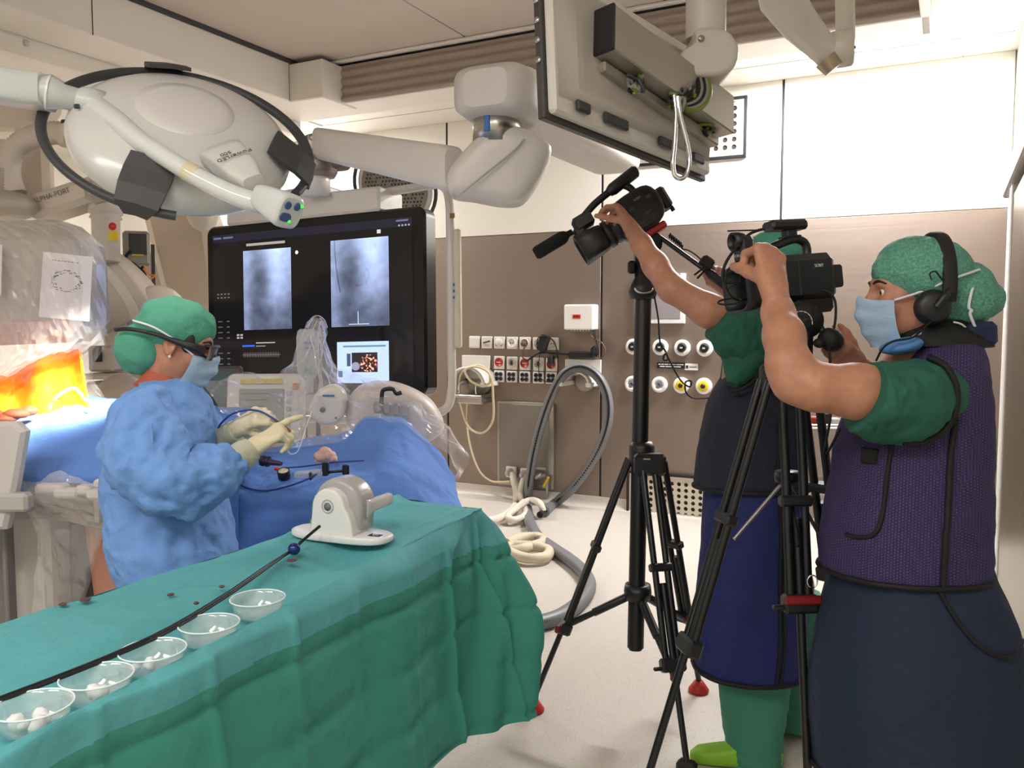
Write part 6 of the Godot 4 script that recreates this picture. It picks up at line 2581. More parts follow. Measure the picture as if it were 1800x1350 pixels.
	# folds that grow towards the hem, and pressed creases
	for i in sk.size():
		var t := float(i) / (sk.size() - 1)
		var r: PackedVector3Array = sk[i]
		for j in r.size():
			var s := float(j) / (r.size() - 1)
			var p := r[j]
			var w := smoothstep(0.0, 0.35, t)
			p += out * w * (0.010 * sin(s * 95.0 + 2.0 * noise3(p, 1.5, 2.0)) * t + 0.014 * noise3(p * Vector3(1, 0.5, 1), 3.2, 8.0))
			p += out * w * 0.016 * (crease(p.z, 0.24) - crease(p.y + 0.03 * sin(p.z * 2.0), 0.155))
			r[j] = p
		sk[i] = r
	var mesh_st := G.new()
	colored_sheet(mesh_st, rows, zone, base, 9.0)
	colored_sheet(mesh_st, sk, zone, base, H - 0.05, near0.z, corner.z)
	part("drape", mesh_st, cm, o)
	# stains and creases on the drape
	g = G.new()
	for q in [[513, 985, 0.011], [150, 1054, 0.012], [390, 1031, 0.006], [300, 1045, 0.007], [345, 1060, 0.006], [110, 1062, 0.008]]:
		var c := PY(q[0], q[1], H + 0.0075)
		g.ball(c, Vector3(q[2] * 1.2, 0.003, q[2]), Basis(Vector3.UP, q[0]), 10)
	part("blood_stain", g, mat("stain_brown", "5e3a3a", 0.6), o).set_meta("kind", "stuff")
	# simulator with drum and handle
	device(H)
	# shaft running along the table with its blue ball
	var lift := H + 0.014
	g = G.new()
	g.tube(spline([PY(562, 925, H + 0.055), PY(530, 952, H + 0.03), PY(517, 965, lift + 0.004), PY(470, 995, lift), PY(400, 1043, lift), PY(300, 1103, lift), PY(200, 1150, lift), PY(85, 1196, lift), PY(-60, 1250, lift)], 8), 0.0042, 10)
	var wand := lone("flexible_shaft", "long black flexible shaft lying along the green drape from the white device", "shaft", g, mat("shaft_black", "15171c", 0.35))
	g = G.new()
	g.tube(spline([PY(495, 980, lift + 0.003), PY(400, 1047, lift), PY(300, 1108, lift), PY(200, 1154, lift), PY(85, 1200, lift), PY(-60, 1254, lift)], 8), 0.0034, 8)
	part("sleeve", g, M.black_plastic, wand)
	g = G.new()
	g.ball(PY(517, 965, H + 0.022), Vector3.ONE * 0.016, Basis.IDENTITY, 24)
	part("blue_ball", g, mat("ball_blue", "2c3c78", 0.1, 0.4), wand)
	# five clear bowls behind the ridge
	var spots := [[453, 1052, "clear plastic bowl nearest the white device, farthest back in the row of bowls"], [369, 1097, "clear plastic bowl second in the row behind the one nearest the device"], [279, 1145, "clear plastic bowl in the middle of the row of five"], [175, 1190, "clear plastic bowl with a white lump, next to the frontmost one"], [58, 1240, "clear plastic bowl with wet gauze, frontmost of the row at the left edge"]]
	var first: Node3D
	for i in 5:
		var c := PY(spots[i][0], spots[i][1], H + 0.012)
		c.y = H - 0.027
		c -= out * maxf(0.0, 0.051 - out.dot(corner - c))
		if i == 0:
			first = thing("bowl", spots[0][2], "bowl", c, "clear bowls along the table edge")
			g = G.new()
			g.lathe([[0.0, 0.004], [0.036, 0.004], [0.044, 0.008], [0.052, 0.032], [0.054, 0.040], [0.058, 0.041], [0.058, 0.039], [0.0555, 0.038], [0.0535, 0.030], [0.0455, 0.006], [0.037, 0.0015], [0.0, 0.0015]], c, Vector3.UP, 48)
			part("body", g, M.clear_plastic, first)
			g = G.new()
			var rp := PackedVector3Array()
			for k in 49:
				rp.append(c + Vector3(cos(TAU * k / 48) * 0.057, 0.0405, sin(TAU * k / 48) * 0.057))
			g.tube(rp, 0.0016, 8, 1.0, Vector3.UP, 0)
			part("rim", g, mat("rim_milk", "dff0f0", 0.25), first)
		else:
			copy_of(first, "bowl", spots[i][2], c - first.position)
	var rg := RandomNumberGenerator.new()
	rg.seed = 77
	for i in [2, 3, 4]:
		var c := PY(spots[i][0], spots[i][1], H + 0.012)
		c -= out * maxf(0.0, 0.051 - out.dot(corner - c))
		c.y = H - 0.015
		g = G.new()
		for k in (2 if i < 4 else 7):
			blob(g, c + Vector3(rg.randf_range(-0.026, 0.02), rg.randf_range(0.0, 0.008), rg.randf_range(-0.026, 0.026)), Vector3.ONE * rg.randf_range(0.008, 0.014), Basis.IDENTITY, 12, 0.5, 60.0, k * 3.0)
		lone("gauze_lump", ["white gauze lump in the middle bowl of the row", "white gauze lumps in the second bowl from the left edge", "heap of wet gauze in the frontmost bowl"][i - 2], "gauze", g, mat("gauze_white", "dfe2df", 0.7))
func facets(p: Vector3, f: float, sd: float) -> float:
	return minf(facet.get_noise_3d(p.x * f + sd, p.y * f + sd * 0.7, p.z * f) + 1.0, 0.7)
func crease(v: float, step: float) -> float:
	var d := absf(fposmod(v, step) - step * 0.5)
	return exp(-absf(d) / 0.008)
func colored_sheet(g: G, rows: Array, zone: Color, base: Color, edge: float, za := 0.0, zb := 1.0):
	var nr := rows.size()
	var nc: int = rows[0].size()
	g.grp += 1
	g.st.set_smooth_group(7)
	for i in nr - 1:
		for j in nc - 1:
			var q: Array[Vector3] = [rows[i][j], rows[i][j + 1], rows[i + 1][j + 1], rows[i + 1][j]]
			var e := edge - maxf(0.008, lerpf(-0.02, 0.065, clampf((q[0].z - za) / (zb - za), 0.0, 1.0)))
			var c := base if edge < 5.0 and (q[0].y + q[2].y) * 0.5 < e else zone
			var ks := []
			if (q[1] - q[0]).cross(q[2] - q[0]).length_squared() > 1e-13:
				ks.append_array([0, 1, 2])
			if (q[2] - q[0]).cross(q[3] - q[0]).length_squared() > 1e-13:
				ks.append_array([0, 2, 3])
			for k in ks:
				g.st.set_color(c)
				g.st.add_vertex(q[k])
func device(H: float):
	var c := PY(601, 948, H)
	c.y = H + 0.006
	# base lies along the line of its long side in the photo
	var e0 := PY(515, 935, H)
	var e1 := PY(690, 955, H)
	var xa := (e1 - e0)
	xa.y = 0
	xa = xa.normalized()
	var za := xa.cross(Vector3.UP)
	if za.dot(fwd) > 0:
		za = -za
	var bs := Basis(xa, Vector3.UP, xa.cross(Vector3.UP))
	var o := thing("trainer_device", "white table device with a grey drum, side handle and oval base on green drape", "medical device", c)
	var wg: Material = mat("device_gloss", "e4e3e0", 0.14)
	var gg: Material = mat("drum_grey", "aaa7a6", 0.25)
	var g := G.new()
	var bp := PackedVector2Array()
	for i in 40:
		var t := TAU * i / 40
		bp.append(Vector2(signf(cos(t)) * pow(absf(cos(t)), 0.62) * 0.155, signf(sin(t)) * pow(absf(sin(t)), 0.75) * 0.062))
	g.pillow(bp, Transform3D(Basis(xa, xa.cross(Vector3.UP), Vector3.UP), c + Vector3(0, 0.009, 0)), 0.020, 0.008)
	part("base_plate", g, wg, o)
	# tower: flat-sided arch with a round boss
	var tc := c + xa * -0.005 + Vector3(0, 0.02, 0)
	var fz := bs.z if bs.z.dot(fwd) < 0 else -bs.z
	var fx := Vector3.UP.cross(fz)
	var tb := Basis(fx, Vector3.UP, fz)
	var ar := PackedVector2Array([Vector2(0.072, -0.008), Vector2(0.066, 0.03), Vector2(0.058, 0.06)])
	for i in 13:
		var t := PI * i / 12.0
		ar.append(Vector2(cos(t) * 0.052 - 0.006, 0.072 + sin(t) * 0.052))
	ar.append_array([Vector2(-0.062, 0.04), Vector2(-0.068, -0.008)])
	g = G.new()
	g.pillow(ar, Transform3D(tb, tc + fz * 0.012), 0.075, 0.008)
	part("tower", g, wg, o)
	g = G.new()
	g.lathe([[0.0, -0.012], [0.010, -0.012], [0.013, -0.004], [0.016, 0.0], [0.019, 0.0], [0.021, -0.002]], tc + Vector3(0, 0.075, 0) - fx * 0.006 + fz * 0.0505, fz, 28)
	part("boss_ring", g, gg, o)
	g = G.new()
	g.lathe([[0.0, 0.001], [0.0115, 0.001], [0.0115, 0.0]], tc + Vector3(0, 0.075, 0) - fx * 0.006 + fz * 0.0500, fz, 24)
	part("boss_hole", g, mat("hole_grey", "77797c", 0.5), o)
	# grey drum behind and over the tower, running down on its right
	g = G.new()
	var dr := PackedVector2Array()
	for i in 19:
		var t := deg_to_rad(lerpf(-10, 200, i / 18.0))
		dr.append(Vector2(cos(t) * 0.078 + 0.004, 0.072 + sin(t) * 0.076))
	dr.append_array([Vector2(-0.07, 0.03), Vector2(0.0, 0.02), Vector2(0.055, 0.004), Vector2(0.074, 0.006)])
	g.pillow(dr, Transform3D(tb, tc - fz * 0.02), 0.085, 0.018)
	part("drum", g, gg, o)
	# handle pointing to the right
	g = G.new()
	var h0 := tc + fx * 0.06 + Vector3(0, 0.062, 0) - fz * 0.02
	var h1 := P(687, 875, c.distance_to(Vector3(0, EYE, 0)) * 0.985)
	var hd := (h1 - h0).normalized()
	var rings := []
	var hs := hd.cross(Vector3.UP).normalized()
	for q in [[0.0, 0.030, 0.034], [0.12, 0.024, 0.026], [0.35, 0.017, 0.018], [0.7, 0.0155, 0.0165], [0.93, 0.0155, 0.0165], [1.0, 0.012, 0.013]]:
		rings.append(g.ring(h0.lerp(h1, q[0]), hs * q[1], Vector3.UP * q[2], 24, 3.0))
	g.loft(rings, 3, false)
	part("handle", g, mat("handle_grey", "c3c0be", 0.2), o)
	# green clip on the left and the small label
	g = G.new()
	g.tube(spline([tc - fx * 0.075 + Vector3(0, 0.09, 0), tc - fx * 0.085 + Vector3(0, 0.06, 0), tc - fx * 0.084 + Vector3(0, 0.02, 0)], 6), 0.006, 8)
	g.lathe([[0.0, -0.008], [0.009, -0.008], [0.009, 0.008], [0.0, 0.008]], tc - fx * 0.086 + Vector3(0, 0.016, 0), fz, 14)
	part("green_clip", g, mat("lime", "66c32a", 0.35), o)
	g = G.new()
	var lc := c + xa * 0.115 + Vector3(0, 0.0195, 0) + (bs.z if bs.z.dot(fwd) < 0 else -bs.z) * 0.012
	g.box(lc, Vector3(0.036, 0.001, 0.022), 0.0, bs)
	var lb := part("black_label", g, M.black_plastic, o)
	var lf := Transform3D(Basis(xa, (fwd - Vector3.UP * fwd.y).normalized(), Vector3.UP), lc + Vector3(0, 0.0008, 0))
	words("lettering", "EN", lf, 0.011, M.white_plastic, lb)

# ------------------------------------------------------------------ people: shared pieces
# head in its own frame: x to its left, y up, z out of the face; c is the middle of the skull
func head_shape(g: G, c: Vector3, b: Basis, s: float, neck_to: Vector3, ears := true):
	var lo := c - Vector3(0.19, 0.26, 0.19)
	var hi := c + Vector3(0.19, 0.17, 0.19)
	lo = lo.min(neck_to - Vector3(0.08, 0.05, 0.08))
	hi = hi.max(neck_to + Vector3(0.08, 0.02, 0.08))
	var f := Field.new(lo, hi, 0.0052)
	f.ell(c + b * Vector3(0, 0.03, -0.012) * s, Vector3(0.075, 0.088, 0.096) * s, b, 0.02)
	f.ell(c + b * Vector3(0, -0.03, 0.03) * s, Vector3(0.062, 0.072, 0.062) * s, b, 0.03)
	f.cap(c + b * Vector3(0.045, -0.06, 0.0) * s, c + b * Vector3(0.012, -0.098, 0.066) * s, 0.022 * s, 0.018 * s, 0.03)
	f.cap(c + b * Vector3(-0.045, -0.06, 0.0) * s, c + b * Vector3(-0.012, -0.098, 0.066) * s, 0.022 * s, 0.018 * s, 0.03)
	f.cap(c + b * Vector3(-0.032, 0.022, 0.077) * s, c + b * Vector3(0.032, 0.022, 0.077) * s, 0.011 * s, 0.011 * s, 0.02)
	f.cap(c + b * Vector3(0, 0.012, 0.084) * s, c + b * Vector3(0, -0.03, 0.104) * s, 0.008 * s, 0.0125 * s, 0.014)
	for k in [-1.0, 1.0]:
		f.ell(c + b * Vector3(0.03 * k, 0.0, 0.092) * s, Vector3(0.019, 0.013, 0.018) * s, b, 0.012, 1)
		f.ell(c + b * Vector3(0.013 * k, -0.034, 0.092) * s, Vector3(0.009, 0.008, 0.01) * s, b, 0.008)
		f.ell(c + b * Vector3(0.043 * k, -0.028, 0.062) * s, Vector3(0.022, 0.022, 0.018) * s, b, 0.02)
		if ears:
			var eb := b * Basis(Vector3.UP, 0.35 * k) * Basis(Vector3.RIGHT, -0.12)
			f.ell(c + b * Vector3(0.078 * k, -0.008, -0.008) * s, Vector3(0.009, 0.032, 0.020) * s, eb, 0.008)
			f.ell(c + b * Vector3(0.085 * k, -0.004, -0.003) * s, Vector3(0.006, 0.018, 0.010) * s, eb, 0.006, 1)
	f.cap(c + b * Vector3(-0.018, -0.062, 0.088) * s, c + b * Vector3(0.018, -0.062, 0.088) * s, 0.007 * s, 0.007 * s, 0.01)
	f.cap(c + b * Vector3(-0.015, -0.074, 0.086) * s, c + b * Vector3(0.015, -0.074, 0.086) * s, 0.008 * s, 0.008 * s, 0.01)
	f.cap(c + b * Vector3(0, -0.045, -0.022) * s, neck_to, 0.05 * s, 0.056 * s, 0.03)
	f.mesh(g)
func eyes(c: Vector3, b: Basis, s: float, who: Node3D):
	for k in [-1.0, 1.0]:
		var g := G.new()
		g.ball(c + b * Vector3(0.03 * k, 0.002, 0.069) * s, Vector3.ONE * 0.012 * s, Basis.IDENTITY, 16)
		var e := part("eye", g, mat("eye_white", "e8e2da", 0.2), who)
		g = G.new()
		g.ball(c + b * Vector3(0.03 * k, 0.001, 0.0775) * s, Vector3(0.0062, 0.0062, 0.0045) * s, b, 14)
		part("iris", g, mat("iris_brown", "2e1c12", 0.15), e)
		g = G.new()
		g.tube(spline([c + b * Vector3(0.014 * k, 0.023, 0.092) * s, c + b * Vector3(0.032 * k, 0.028, 0.088) * s, c + b * Vector3(0.050 * k, 0.022, 0.074) * s], 5), spread([0.003, 0.0042, 0.0018], 11), 8)
		part("eyebrow", g, mat("hair_dark", "2a1d17", 0.7), who)
# hand: wrist, direction of the fingers, outward normal of its back, side of the thumb; curls[finger] = three bends
func hand_shape(g: G, w: Vector3, dir: Vector3, back: Vector3, thumb: Vector3, curls: Array, th: Array, s := 1.0, fat := 0.0, fore := Vector3.ZERO, fore_r := 0.028):
	var y := dir.normalized()
	var z := (back - y * back.dot(y)).normalized()
	var x := y.cross(z)
	if x.dot(thumb) < 0.0:
		x = -x
	var lo := w - Vector3.ONE * 0.055
	var hi := w + Vector3.ONE * 0.055
	for q in [Vector3(0.06, 0.09, -0.06), Vector3(-0.06, 0.1, 0.03), Vector3(0, 0.185, -0.02), Vector3(0.05, 0.1, 0.03), Vector3(0.0, 0.1, -0.085)]:
		var p: Vector3 = w + (x * q.x + y * q.y + z * q.z) * s
		lo = lo.min(p - Vector3.ONE * 0.02)
		hi = hi.max(p + Vector3.ONE * 0.02)
	if fore != Vector3.ZERO:
		lo = lo.min(fore - Vector3.ONE * 0.05)
		hi = hi.max(fore + Vector3.ONE * 0.05)
	var f := Field.new(lo, hi, 0.0032)
	var kn := [[0.030, 0.088], [0.010, 0.093], [-0.010, 0.089], [-0.028, 0.080]]
	var ln := [[0.040, 0.024, 0.020], [0.044, 0.027, 0.021], [0.041, 0.025, 0.020], [0.032, 0.019, 0.018]]
	var rr := [0.0098, 0.0100, 0.0094, 0.0082]
	for i in 4:
		var k: Vector3 = w + (x * kn[i][0] + y * kn[i][1]) * s
		var r: float = rr[i] * s + fat
		f.cap(w + (x * kn[i][0] * 0.45 + y * 0.012) * s, k, 0.0175 * s + fat, r + 0.0025, 0.016, z, 1.2)
		var p := k
		var a := 0.0
		var side: float = (1.5 - i) * th[3]
		for j in 3:
			a += curls[i][j]
			var d := (y * cos(a) - z * sin(a) + x * side).normalized()
			var q: Vector3 = p + d * ln[i][j] * s
			f.cap(p, q, r * (1.0 - 0.07 * j), r * (0.93 - 0.09 * j), 0.0045 if j > 0 else 0.009)
			p = q
	# thumb leaves the side of the palm near its base
	var t0 := w + (x * 0.018 + y * 0.022 - z * 0.006) * s
	var t1: Vector3 = t0 + (x * th[0] + y * (1.0 - th[0] * 0.4) - z * th[1]).normalized() * 0.044 * s
	var t2: Vector3 = t1 + (x * (th[0] - 0.3 * th[2]) + y - z * (th[1] + th[2] * 0.4)).normalized() * 0.034 * s
	var t3: Vector3 = t2 + (x * (th[0] - 0.9 * th[2]) + y - z * (th[1] + th[2] * 0.7)).normalized() * 0.026 * s
	f.cap(t0, t1, 0.016 * s + fat, 0.0125 * s + fat, 0.014)
	f.cap(t1, t2, 0.0122 * s + fat, 0.0108 * s + fat, 0.006)
	f.cap(t2, t3, 0.0108 * s + fat, 0.0085 * s + fat, 0.005)
	f.cap(w - y * 0.012, w + y * 0.03 * s, 0.026 * s + fat, 0.027 * s + fat, 0.016, z, 1.35)
	if fore != Vector3.ZERO:
		f.cap(fore, w, fore_r, 0.025 * s + fat, 0.02, z, 1.12)
	f.mesh(g)
# smooth limb along joints; each joint [point, radius]
func limb_shape(g: G, joints: Array, k := 0.02, cell := 0.0095):
	var lo: Vector3 = joints[0][0]
	var hi: Vector3 = joints[0][0]
	for j in joints:
		lo = lo.min(j[0] - Vector3.ONE * (j[1] + 0.04))
		hi = hi.max(j[0] + Vector3.ONE * (j[1] + 0.04))
	var f := Field.new(lo, hi, cell)
	for i in joints.size() - 1:
		f.cap(joints[i][0], joints[i + 1][0], joints[i][1], joints[i + 1][1], k)
	f.mesh(g)
# garment of rings: spec rows [centre, x half axis, y half axis]; folds run down the cloth
func garment(g: G, spec: Array, n: int, m: int, amp: float, f: float, sd: float, down := 0.35, caps := 3, e := 2.3, grow := 1.0):
	var rings := []
	for i in n:
		var t: float = float(i) / (n - 1) * (spec.size() - 1)
		var k := mini(int(t), spec.size() - 2)
		var q := []
		for a in 3:
			q.append((spec[k][a] as Vector3).cubic_interpolate(spec[k + 1][a], spec[maxi(k - 1, 0)][a], spec[mini(k + 2, spec.size() - 1)][a], t - k))
		var r := g.ring(q[0], q[1], q[2], m, e)
		var u := float(i) / (n - 1)
		for j in m:
			var p := r[j]
			var rad: Vector3 = (p - q[0]).normalized()
			var nn := noise3(Vector3(p.x, p.y * down, p.z), f, sd)
			var cr := 1.0 - 2.5 * absf(noise3(Vector3(p.x, p.y * (down + 0.5), p.z), f * 1.7, sd + 30.0))
			r[j] = p + rad * amp * (0.7 * nn + 0.5 * cr + 1.5 * facets(Vector3(p.x, p.y * (down + 0.35), p.z), f * 0.85, sd) - 0.6) * lerpf(1.0, grow, u)
		rings.append(r)
	g.loft(rings, caps)
	return rings
func trim_ring(called: String, ring: PackedVector3Array, c: Vector3, rad: float, m: Material, who: Node3D, from := 0.0, to := 1.0):
	var p := PackedVector3Array()
	var n := ring.size()
	var a := int(from * n)
	var b := int(to * n)
	for i in range(a, b + 1):
		var q := ring[i % n]
		p.append(q + (q - c).normalized() * rad * 0.35)
	var g := G.new()
	g.tube(p, rad, 8)
	part(called, g, m, who)
# sleeve round a chain of joints, with cross folds
func sleeve_shape(g: G, pts: Array, radii: Array, m: int, amp: float, f: float, sd: float, caps := 3):
	var path := spline(pts, 14)
	var rr := spread(radii, path.size())
	var rings := []
	var px := Vector3.ZERO
	for i in path.size():
		var d := (path[mini(i + 1, path.size() - 1)] - path[maxi(i - 1, 0)]).normalized()
		if i == 0:
			px = Vector3.UP.cross(d)
			if px.length() < 0.1:
				px = Vector3.RIGHT.cross(d)
		px = (px - d * px.dot(d)).normalized()
		var ring := g.ring(path[i], px * rr[i], d.cross(px) * rr[i], m)
		for j in m:
			var p := ring[j]
			var rad := (p - path[i]).normalized()
			ring[j] = p + rad * amp * (0.8 * noise3(p, f, sd) + 0.4 * (1.0 - 2.6 * absf(noise3(p, f * 1.6, sd + 17.0))) + 1.5 * facets(p + Vector3(0.02, 0.03, 0.0) * noise3(p, f, 3.0), f * 0.62, sd) - 0.7)
		rings.append(ring)
	g.loft(rings, caps)
	return rings
# pleated face mask on a head frame
func mask_shape(g: G, c: Vector3, b: Basis, s: float):
	var rows := []
	for i in 19:
		var t := i / 18.0
		var row := PackedVector3Array()
		for j in 25:
			var u := lerpf(-1.0, 1.0, j / 24.0)
			var a := u * 1.28
			var wide := lerpf(0.077, 0.074, t) * (1.0 - 0.12 * absf(t - 0.4))
			var zz := 0.043 + 0.062 * cos(a) + 0.028 * exp(-pow(u / 0.34, 2.0)) * (1.0 - absf(t - 0.35) * 1.1)
			var yy := lerpf(-0.018, -0.122, t) + 0.012 * exp(-pow(u / 0.25, 2.0)) * (1.0 - t) - 0.012 * t * (1.0 - absf(u))
			zz -= 0.028 * pow(t, 2.2)
			zz += 0.0026 * sin(t * TAU * 3.0) * (1.0 - u * u)
			row.append(c + b * Vector3(sin(a) * wide * 1.04, yy, zz) * s)
		rows.append(row)
	g.sheet(rows, 0.002)
	return rows
# shoe with its toe along dir
func shoe_shape(g: G, heel: Vector3, dir: Vector3, s: float):
	var y := Vector3.UP
	var z := dir.normalized()
	var x := y.cross(z)
	var rings := []
	for q in [[-0.015, 0.010, 0.03, 0.030], [0.0, 0.030, 0.04, 0.042], [0.05, 0.036, 0.05, 0.052], [0.11, 0.038, 0.044, 0.045], [0.16, 0.043, 0.034, 0.035], [0.21, 0.044, 0.028, 0.029], [0.25, 0.036, 0.024, 0.025], [0.275, 0.014, 0.015, 0.018]]:
		rings.append(g.ring(heel + (z * q[0] + y * q[3]) * s, x * q[1] * s, y * q[2] * s, 24, 2.8))
	g.loft(rings)

# ------------------------------------------------------------------ nurse in the blue gown
func nurse():
	var d := 2.5
	var u := d / FOCAL
	var feet := L(-1.0, 0.0, d)
	var who := thing("person", "person in blue surgical gown, green cap and dark glasses handling a blue catheter", "person", feet)
	# face to the right of the picture, a little away and down
	var fz := (rgt * 0.95 + (fwd + upv * 0.07) * 0.18).normalized()
	fz = (fz - Vector3.UP * 0.30).normalized()
	var fx := Vector3.UP.cross(fz).normalized()
	var hb := Basis(fx, fz.cross(fx), fz)
	var hc := P(314, 602, d)
	var g := G.new()
	head_shape(g, hc, hb, 1.0, P(285, 700, d))
	# trunk, arms and legs under the gown
	var sh_n := P(262, 735, d - 0.13)
	var sh_f := P(320, 722, d + 0.17)
	var el_n := P(300, 868, d - 0.2)
	var el_f := P(372, 835, d + 0.16)
	var wr_n := P(432, 792, d - 0.06)
	var wr_f := P(405, 768, d + 0.08)
	limb_shape(g, [[P(285, 700, d), 0.06], [P(280, 760, d), 0.12], [P(290, 860, d), 0.125], [P(300, 950, d), 0.13], [L(-0.98, 0.75, d + 0.06), 0.085], [L(-0.98, 0.45, d + 0.06), 0.058], [L(-0.99, 0.09, d + 0.06), 0.04]], 0.05, 0.016)
	limb_shape(g, [[L(-1.02, 0.80, d - 0.08), 0.085], [L(-1.02, 0.45, d - 0.08), 0.058], [L(-1.02, 0.09, d - 0.08), 0.04]], 0.05, 0.016)
	limb_shape(g, [[sh_n, 0.05], [el_n, 0.042], [wr_n, 0.027]], 0.02, 0.012)
	limb_shape(g, [[sh_f, 0.05], [el_f, 0.042], [wr_f, 0.027]], 0.02, 0.012)
	part("body", g, M.skin, who)
	eyes(hc, hb, 1.0, who)
	# gloved hands: far one pinches the catheter, near one points
	g = G.new()
	hand_shape(g, P(420, 752, d + 0.07), P(462, 722, d + 0.02) - P(420, 752, d + 0.07), upv * 0.55 - fwd * 0.75 - rgt * 0.2, upv * 0.2 + rgt * 0.8 - fwd * 0.4, [[0.75, 0.7, 0.35], [0.85, 0.9, 0.5], [0.95, 1.0, 0.5], [1.0, 1.0, 0.5]], [0.55, 0.75, 0.35, 0.06], 0.92, 0.0008, P(388, 776, d + 0.1), 0.034)
	part("glove", g, M.glove, who)
	g = G.new()
	hand_shape(g, P(446, 786, d - 0.06), P(488, 760, d - 0.04) - P(446, 786, d - 0.06), upv * 0.75 - fwd * 0.55 - rgt * 0.25, upv * 0.8 + fwd * 0.5, [[0.12, 0.18, 0.1], [1.0, 1.15, 0.6], [1.1, 1.2, 0.6], [1.15, 1.2, 0.6]], [0.35, 0.6, 0.6, 0.05], 0.95, 0.0008, P(415, 808, d - 0.1), 0.036)
	part("glove", g, M.glove, who)
	var cuffm := mat("cuff_grey", "b8b9a4", 0.7)
	g = G.new()
	sleeve_shape(g, [P(380, 782, d + 0.11), P(396, 770, d + 0.095), P(414, 757, d + 0.075)], [0.047, 0.041, 0.035], 24, 0.003, 30.0, 2.0)
	part("glove_cuff", g, cuffm, who)
	g = G.new()
	sleeve_shape(g, [P(408, 815, d - 0.1), P(424, 802, d - 0.085), P(442, 789, d - 0.065)], [0.050, 0.044, 0.037], 24, 0.003, 30.0, 4.0)
	part("glove_cuff", g, cuffm, who)
	# gown: body of the gown in rings, half widths from the outline
	var gm: Material = M.gown_blue
	g = G.new()
	var sp := []
	for q in [[665, 258, 344, 0.055], [680, 243, 352, 0.10], [700, 226, 357, 0.15], [740, 212, 366, 0.185], [790, 205, 376, 0.19], [840, 200, 382, 0.20], [880, 197, 390, 0.205], [930, 202, 402, 0.21], [980, 214, 410, 0.22], [1040, 225, 415, 0.225], [1150, 228, 418, 0.23], [1300, 232, 420, 0.235]]:
		var cx: float = (q[1] + q[2]) * 0.5
		sp.append([P(cx, q[0], d), rgt * ((q[2] - q[1]) * 0.5 * u), fwd * q[3]])
	garment(g, sp, 120, 120, 0.014, 6.0, 11.0, 0.45)
	part("gown", g, gm, who)
	# sleeves
	g = G.new()
	sleeve_shape(g, [P(262, 712, d - 0.10), P(254, 760, d - 0.19), P(270, 820, d - 0.23), P(315, 852, d - 0.22), P(370, 838, d - 0.17), P(412, 806, d - 0.10)], [0.075, 0.105, 0.112, 0.098, 0.085, 0.056], 64, 0.021, 8.5, 21.0)
	part("sleeve", g, gm, who)
	g = G.new()
	sleeve_shape(g, [P(320, 700, d + 0.12), P(345, 750, d + 0.19), P(365, 800, d + 0.2), P(385, 795, d + 0.14), P(390, 780, d + 0.115)], [0.07, 0.085, 0.08, 0.065, 0.05], 44, 0.014, 9.0, 31.0)
	part("sleeve", g, gm, who)
	# seams and ties on the gown
	g = G.new()
	g.tube(spline([P(262, 678, d - 0.135), P(264, 720, d - 0.225), P(268, 780, d - 0.335)], 6), 0.0022, 6)
	part("seam", g, gm, who)
	# red-brown collar of the tunic
	g = G.new()
	var nb := (P(285, 700, d) - hc).normalized()
	g.lathe([[0.060, -0.02], [0.068, 0.012], [0.080, 0.035], [0.074, 0.036], [0.058, -0.01]], P(290, 668, d), nb, 32)
	part("collar", g, mat("collar_red", "b0573f", 0.7), who)
	# cap: puffed cloth with a bun at the nape
	var cm: Material = M.cap_green
	g = G.new()
	blob(g, hc + hb * Vector3(0, 0.046, -0.020), Vector3(0.094, 0.084, 0.112), hb * Basis(Vector3.RIGHT, -0.12), 64, 0.07, 16.0, 3.0)
	blob(g, hc + hb * Vector3(0, -0.045, -0.092), Vector3(0.074, 0.078, 0.076), hb, 48, 0.09, 16.0, 7.0)
	part("cap", g, cm, who)
	g = G.new()
	var rim := PackedVector3Array()
	for i in 41:
		var t := TAU * i / 40.0
		rim.append(hc + hb * Vector3(0.0865 * cos(t), 0.032 + 0.014 * sin(t), -0.020 + 0.105 * sin(t)))
	g.tube(rim, 0.0035, 8, 1.0, hb.y, 0)
	part("cap_band", g, cm, who)
	# hairline at the temple
	g = G.new()
	for k in [-1.0, 1.0]:
		g.ball(hc + hb * Vector3(0.069 * k, 0.012, 0.038), Vector3(0.009, 0.03, 0.018), hb, 14)
	part("hair", g, mat("hair_dark", "2a1d17", 0.7), who)
	# mask and ties
	g = G.new()
	var mr: Array = mask_shape(g, hc, hb, 1.0)
	part("face_mask", g, M.mask_blue, who)
	g = G.new()
	var strap := mat("strap_white", "dfe3e6", 0.6)
	for k in [0, 24]:
		var sx := -1.0 if k == 0 else 1.0
		g.tube(spline([mr[0][k], hc + hb * Vector3(0.088 * sx, 0.012, 0.0), hc + hb * Vector3(0.095 * sx, 0.03, -0.06), hc + hb * Vector3(0.06 * sx, 0.03, -0.125)], 6), 0.0032, 8)
	part("mask_tie", g, strap, who)
	# wrap-round protective glasses
	g = G.new()
	for k in [-1.0, 1.0]:
		var tp := spline([hc + hb * Vector3(0.066 * k, 0.0, 0.082), hc + hb * Vector3(0.082 * k, 0.004, 0.055), hc + hb * Vector3(0.090 * k, 0.008, 0.0), hc + hb * Vector3(0.094 * k, 0.012, -0.05), hc + hb * Vector3(0.08 * k, 0.006, -0.12), hc + hb * Vector3(0.05 * k, -0.01, -0.165)], 6)
		g.tube(tp, spread([0.015, 0.013, 0.008, 0.006, 0.006, 0.006], tp.size()), 10)
	g.tube(spline([hc + hb * Vector3(-0.066, 0.012, 0.086), hc + hb * Vector3(-0.03, 0.018, 0.108), hc + hb * Vector3(0.03, 0.018, 0.108), hc + hb * Vector3(0.066, 0.012, 0.086)], 6), 0.005, 8)
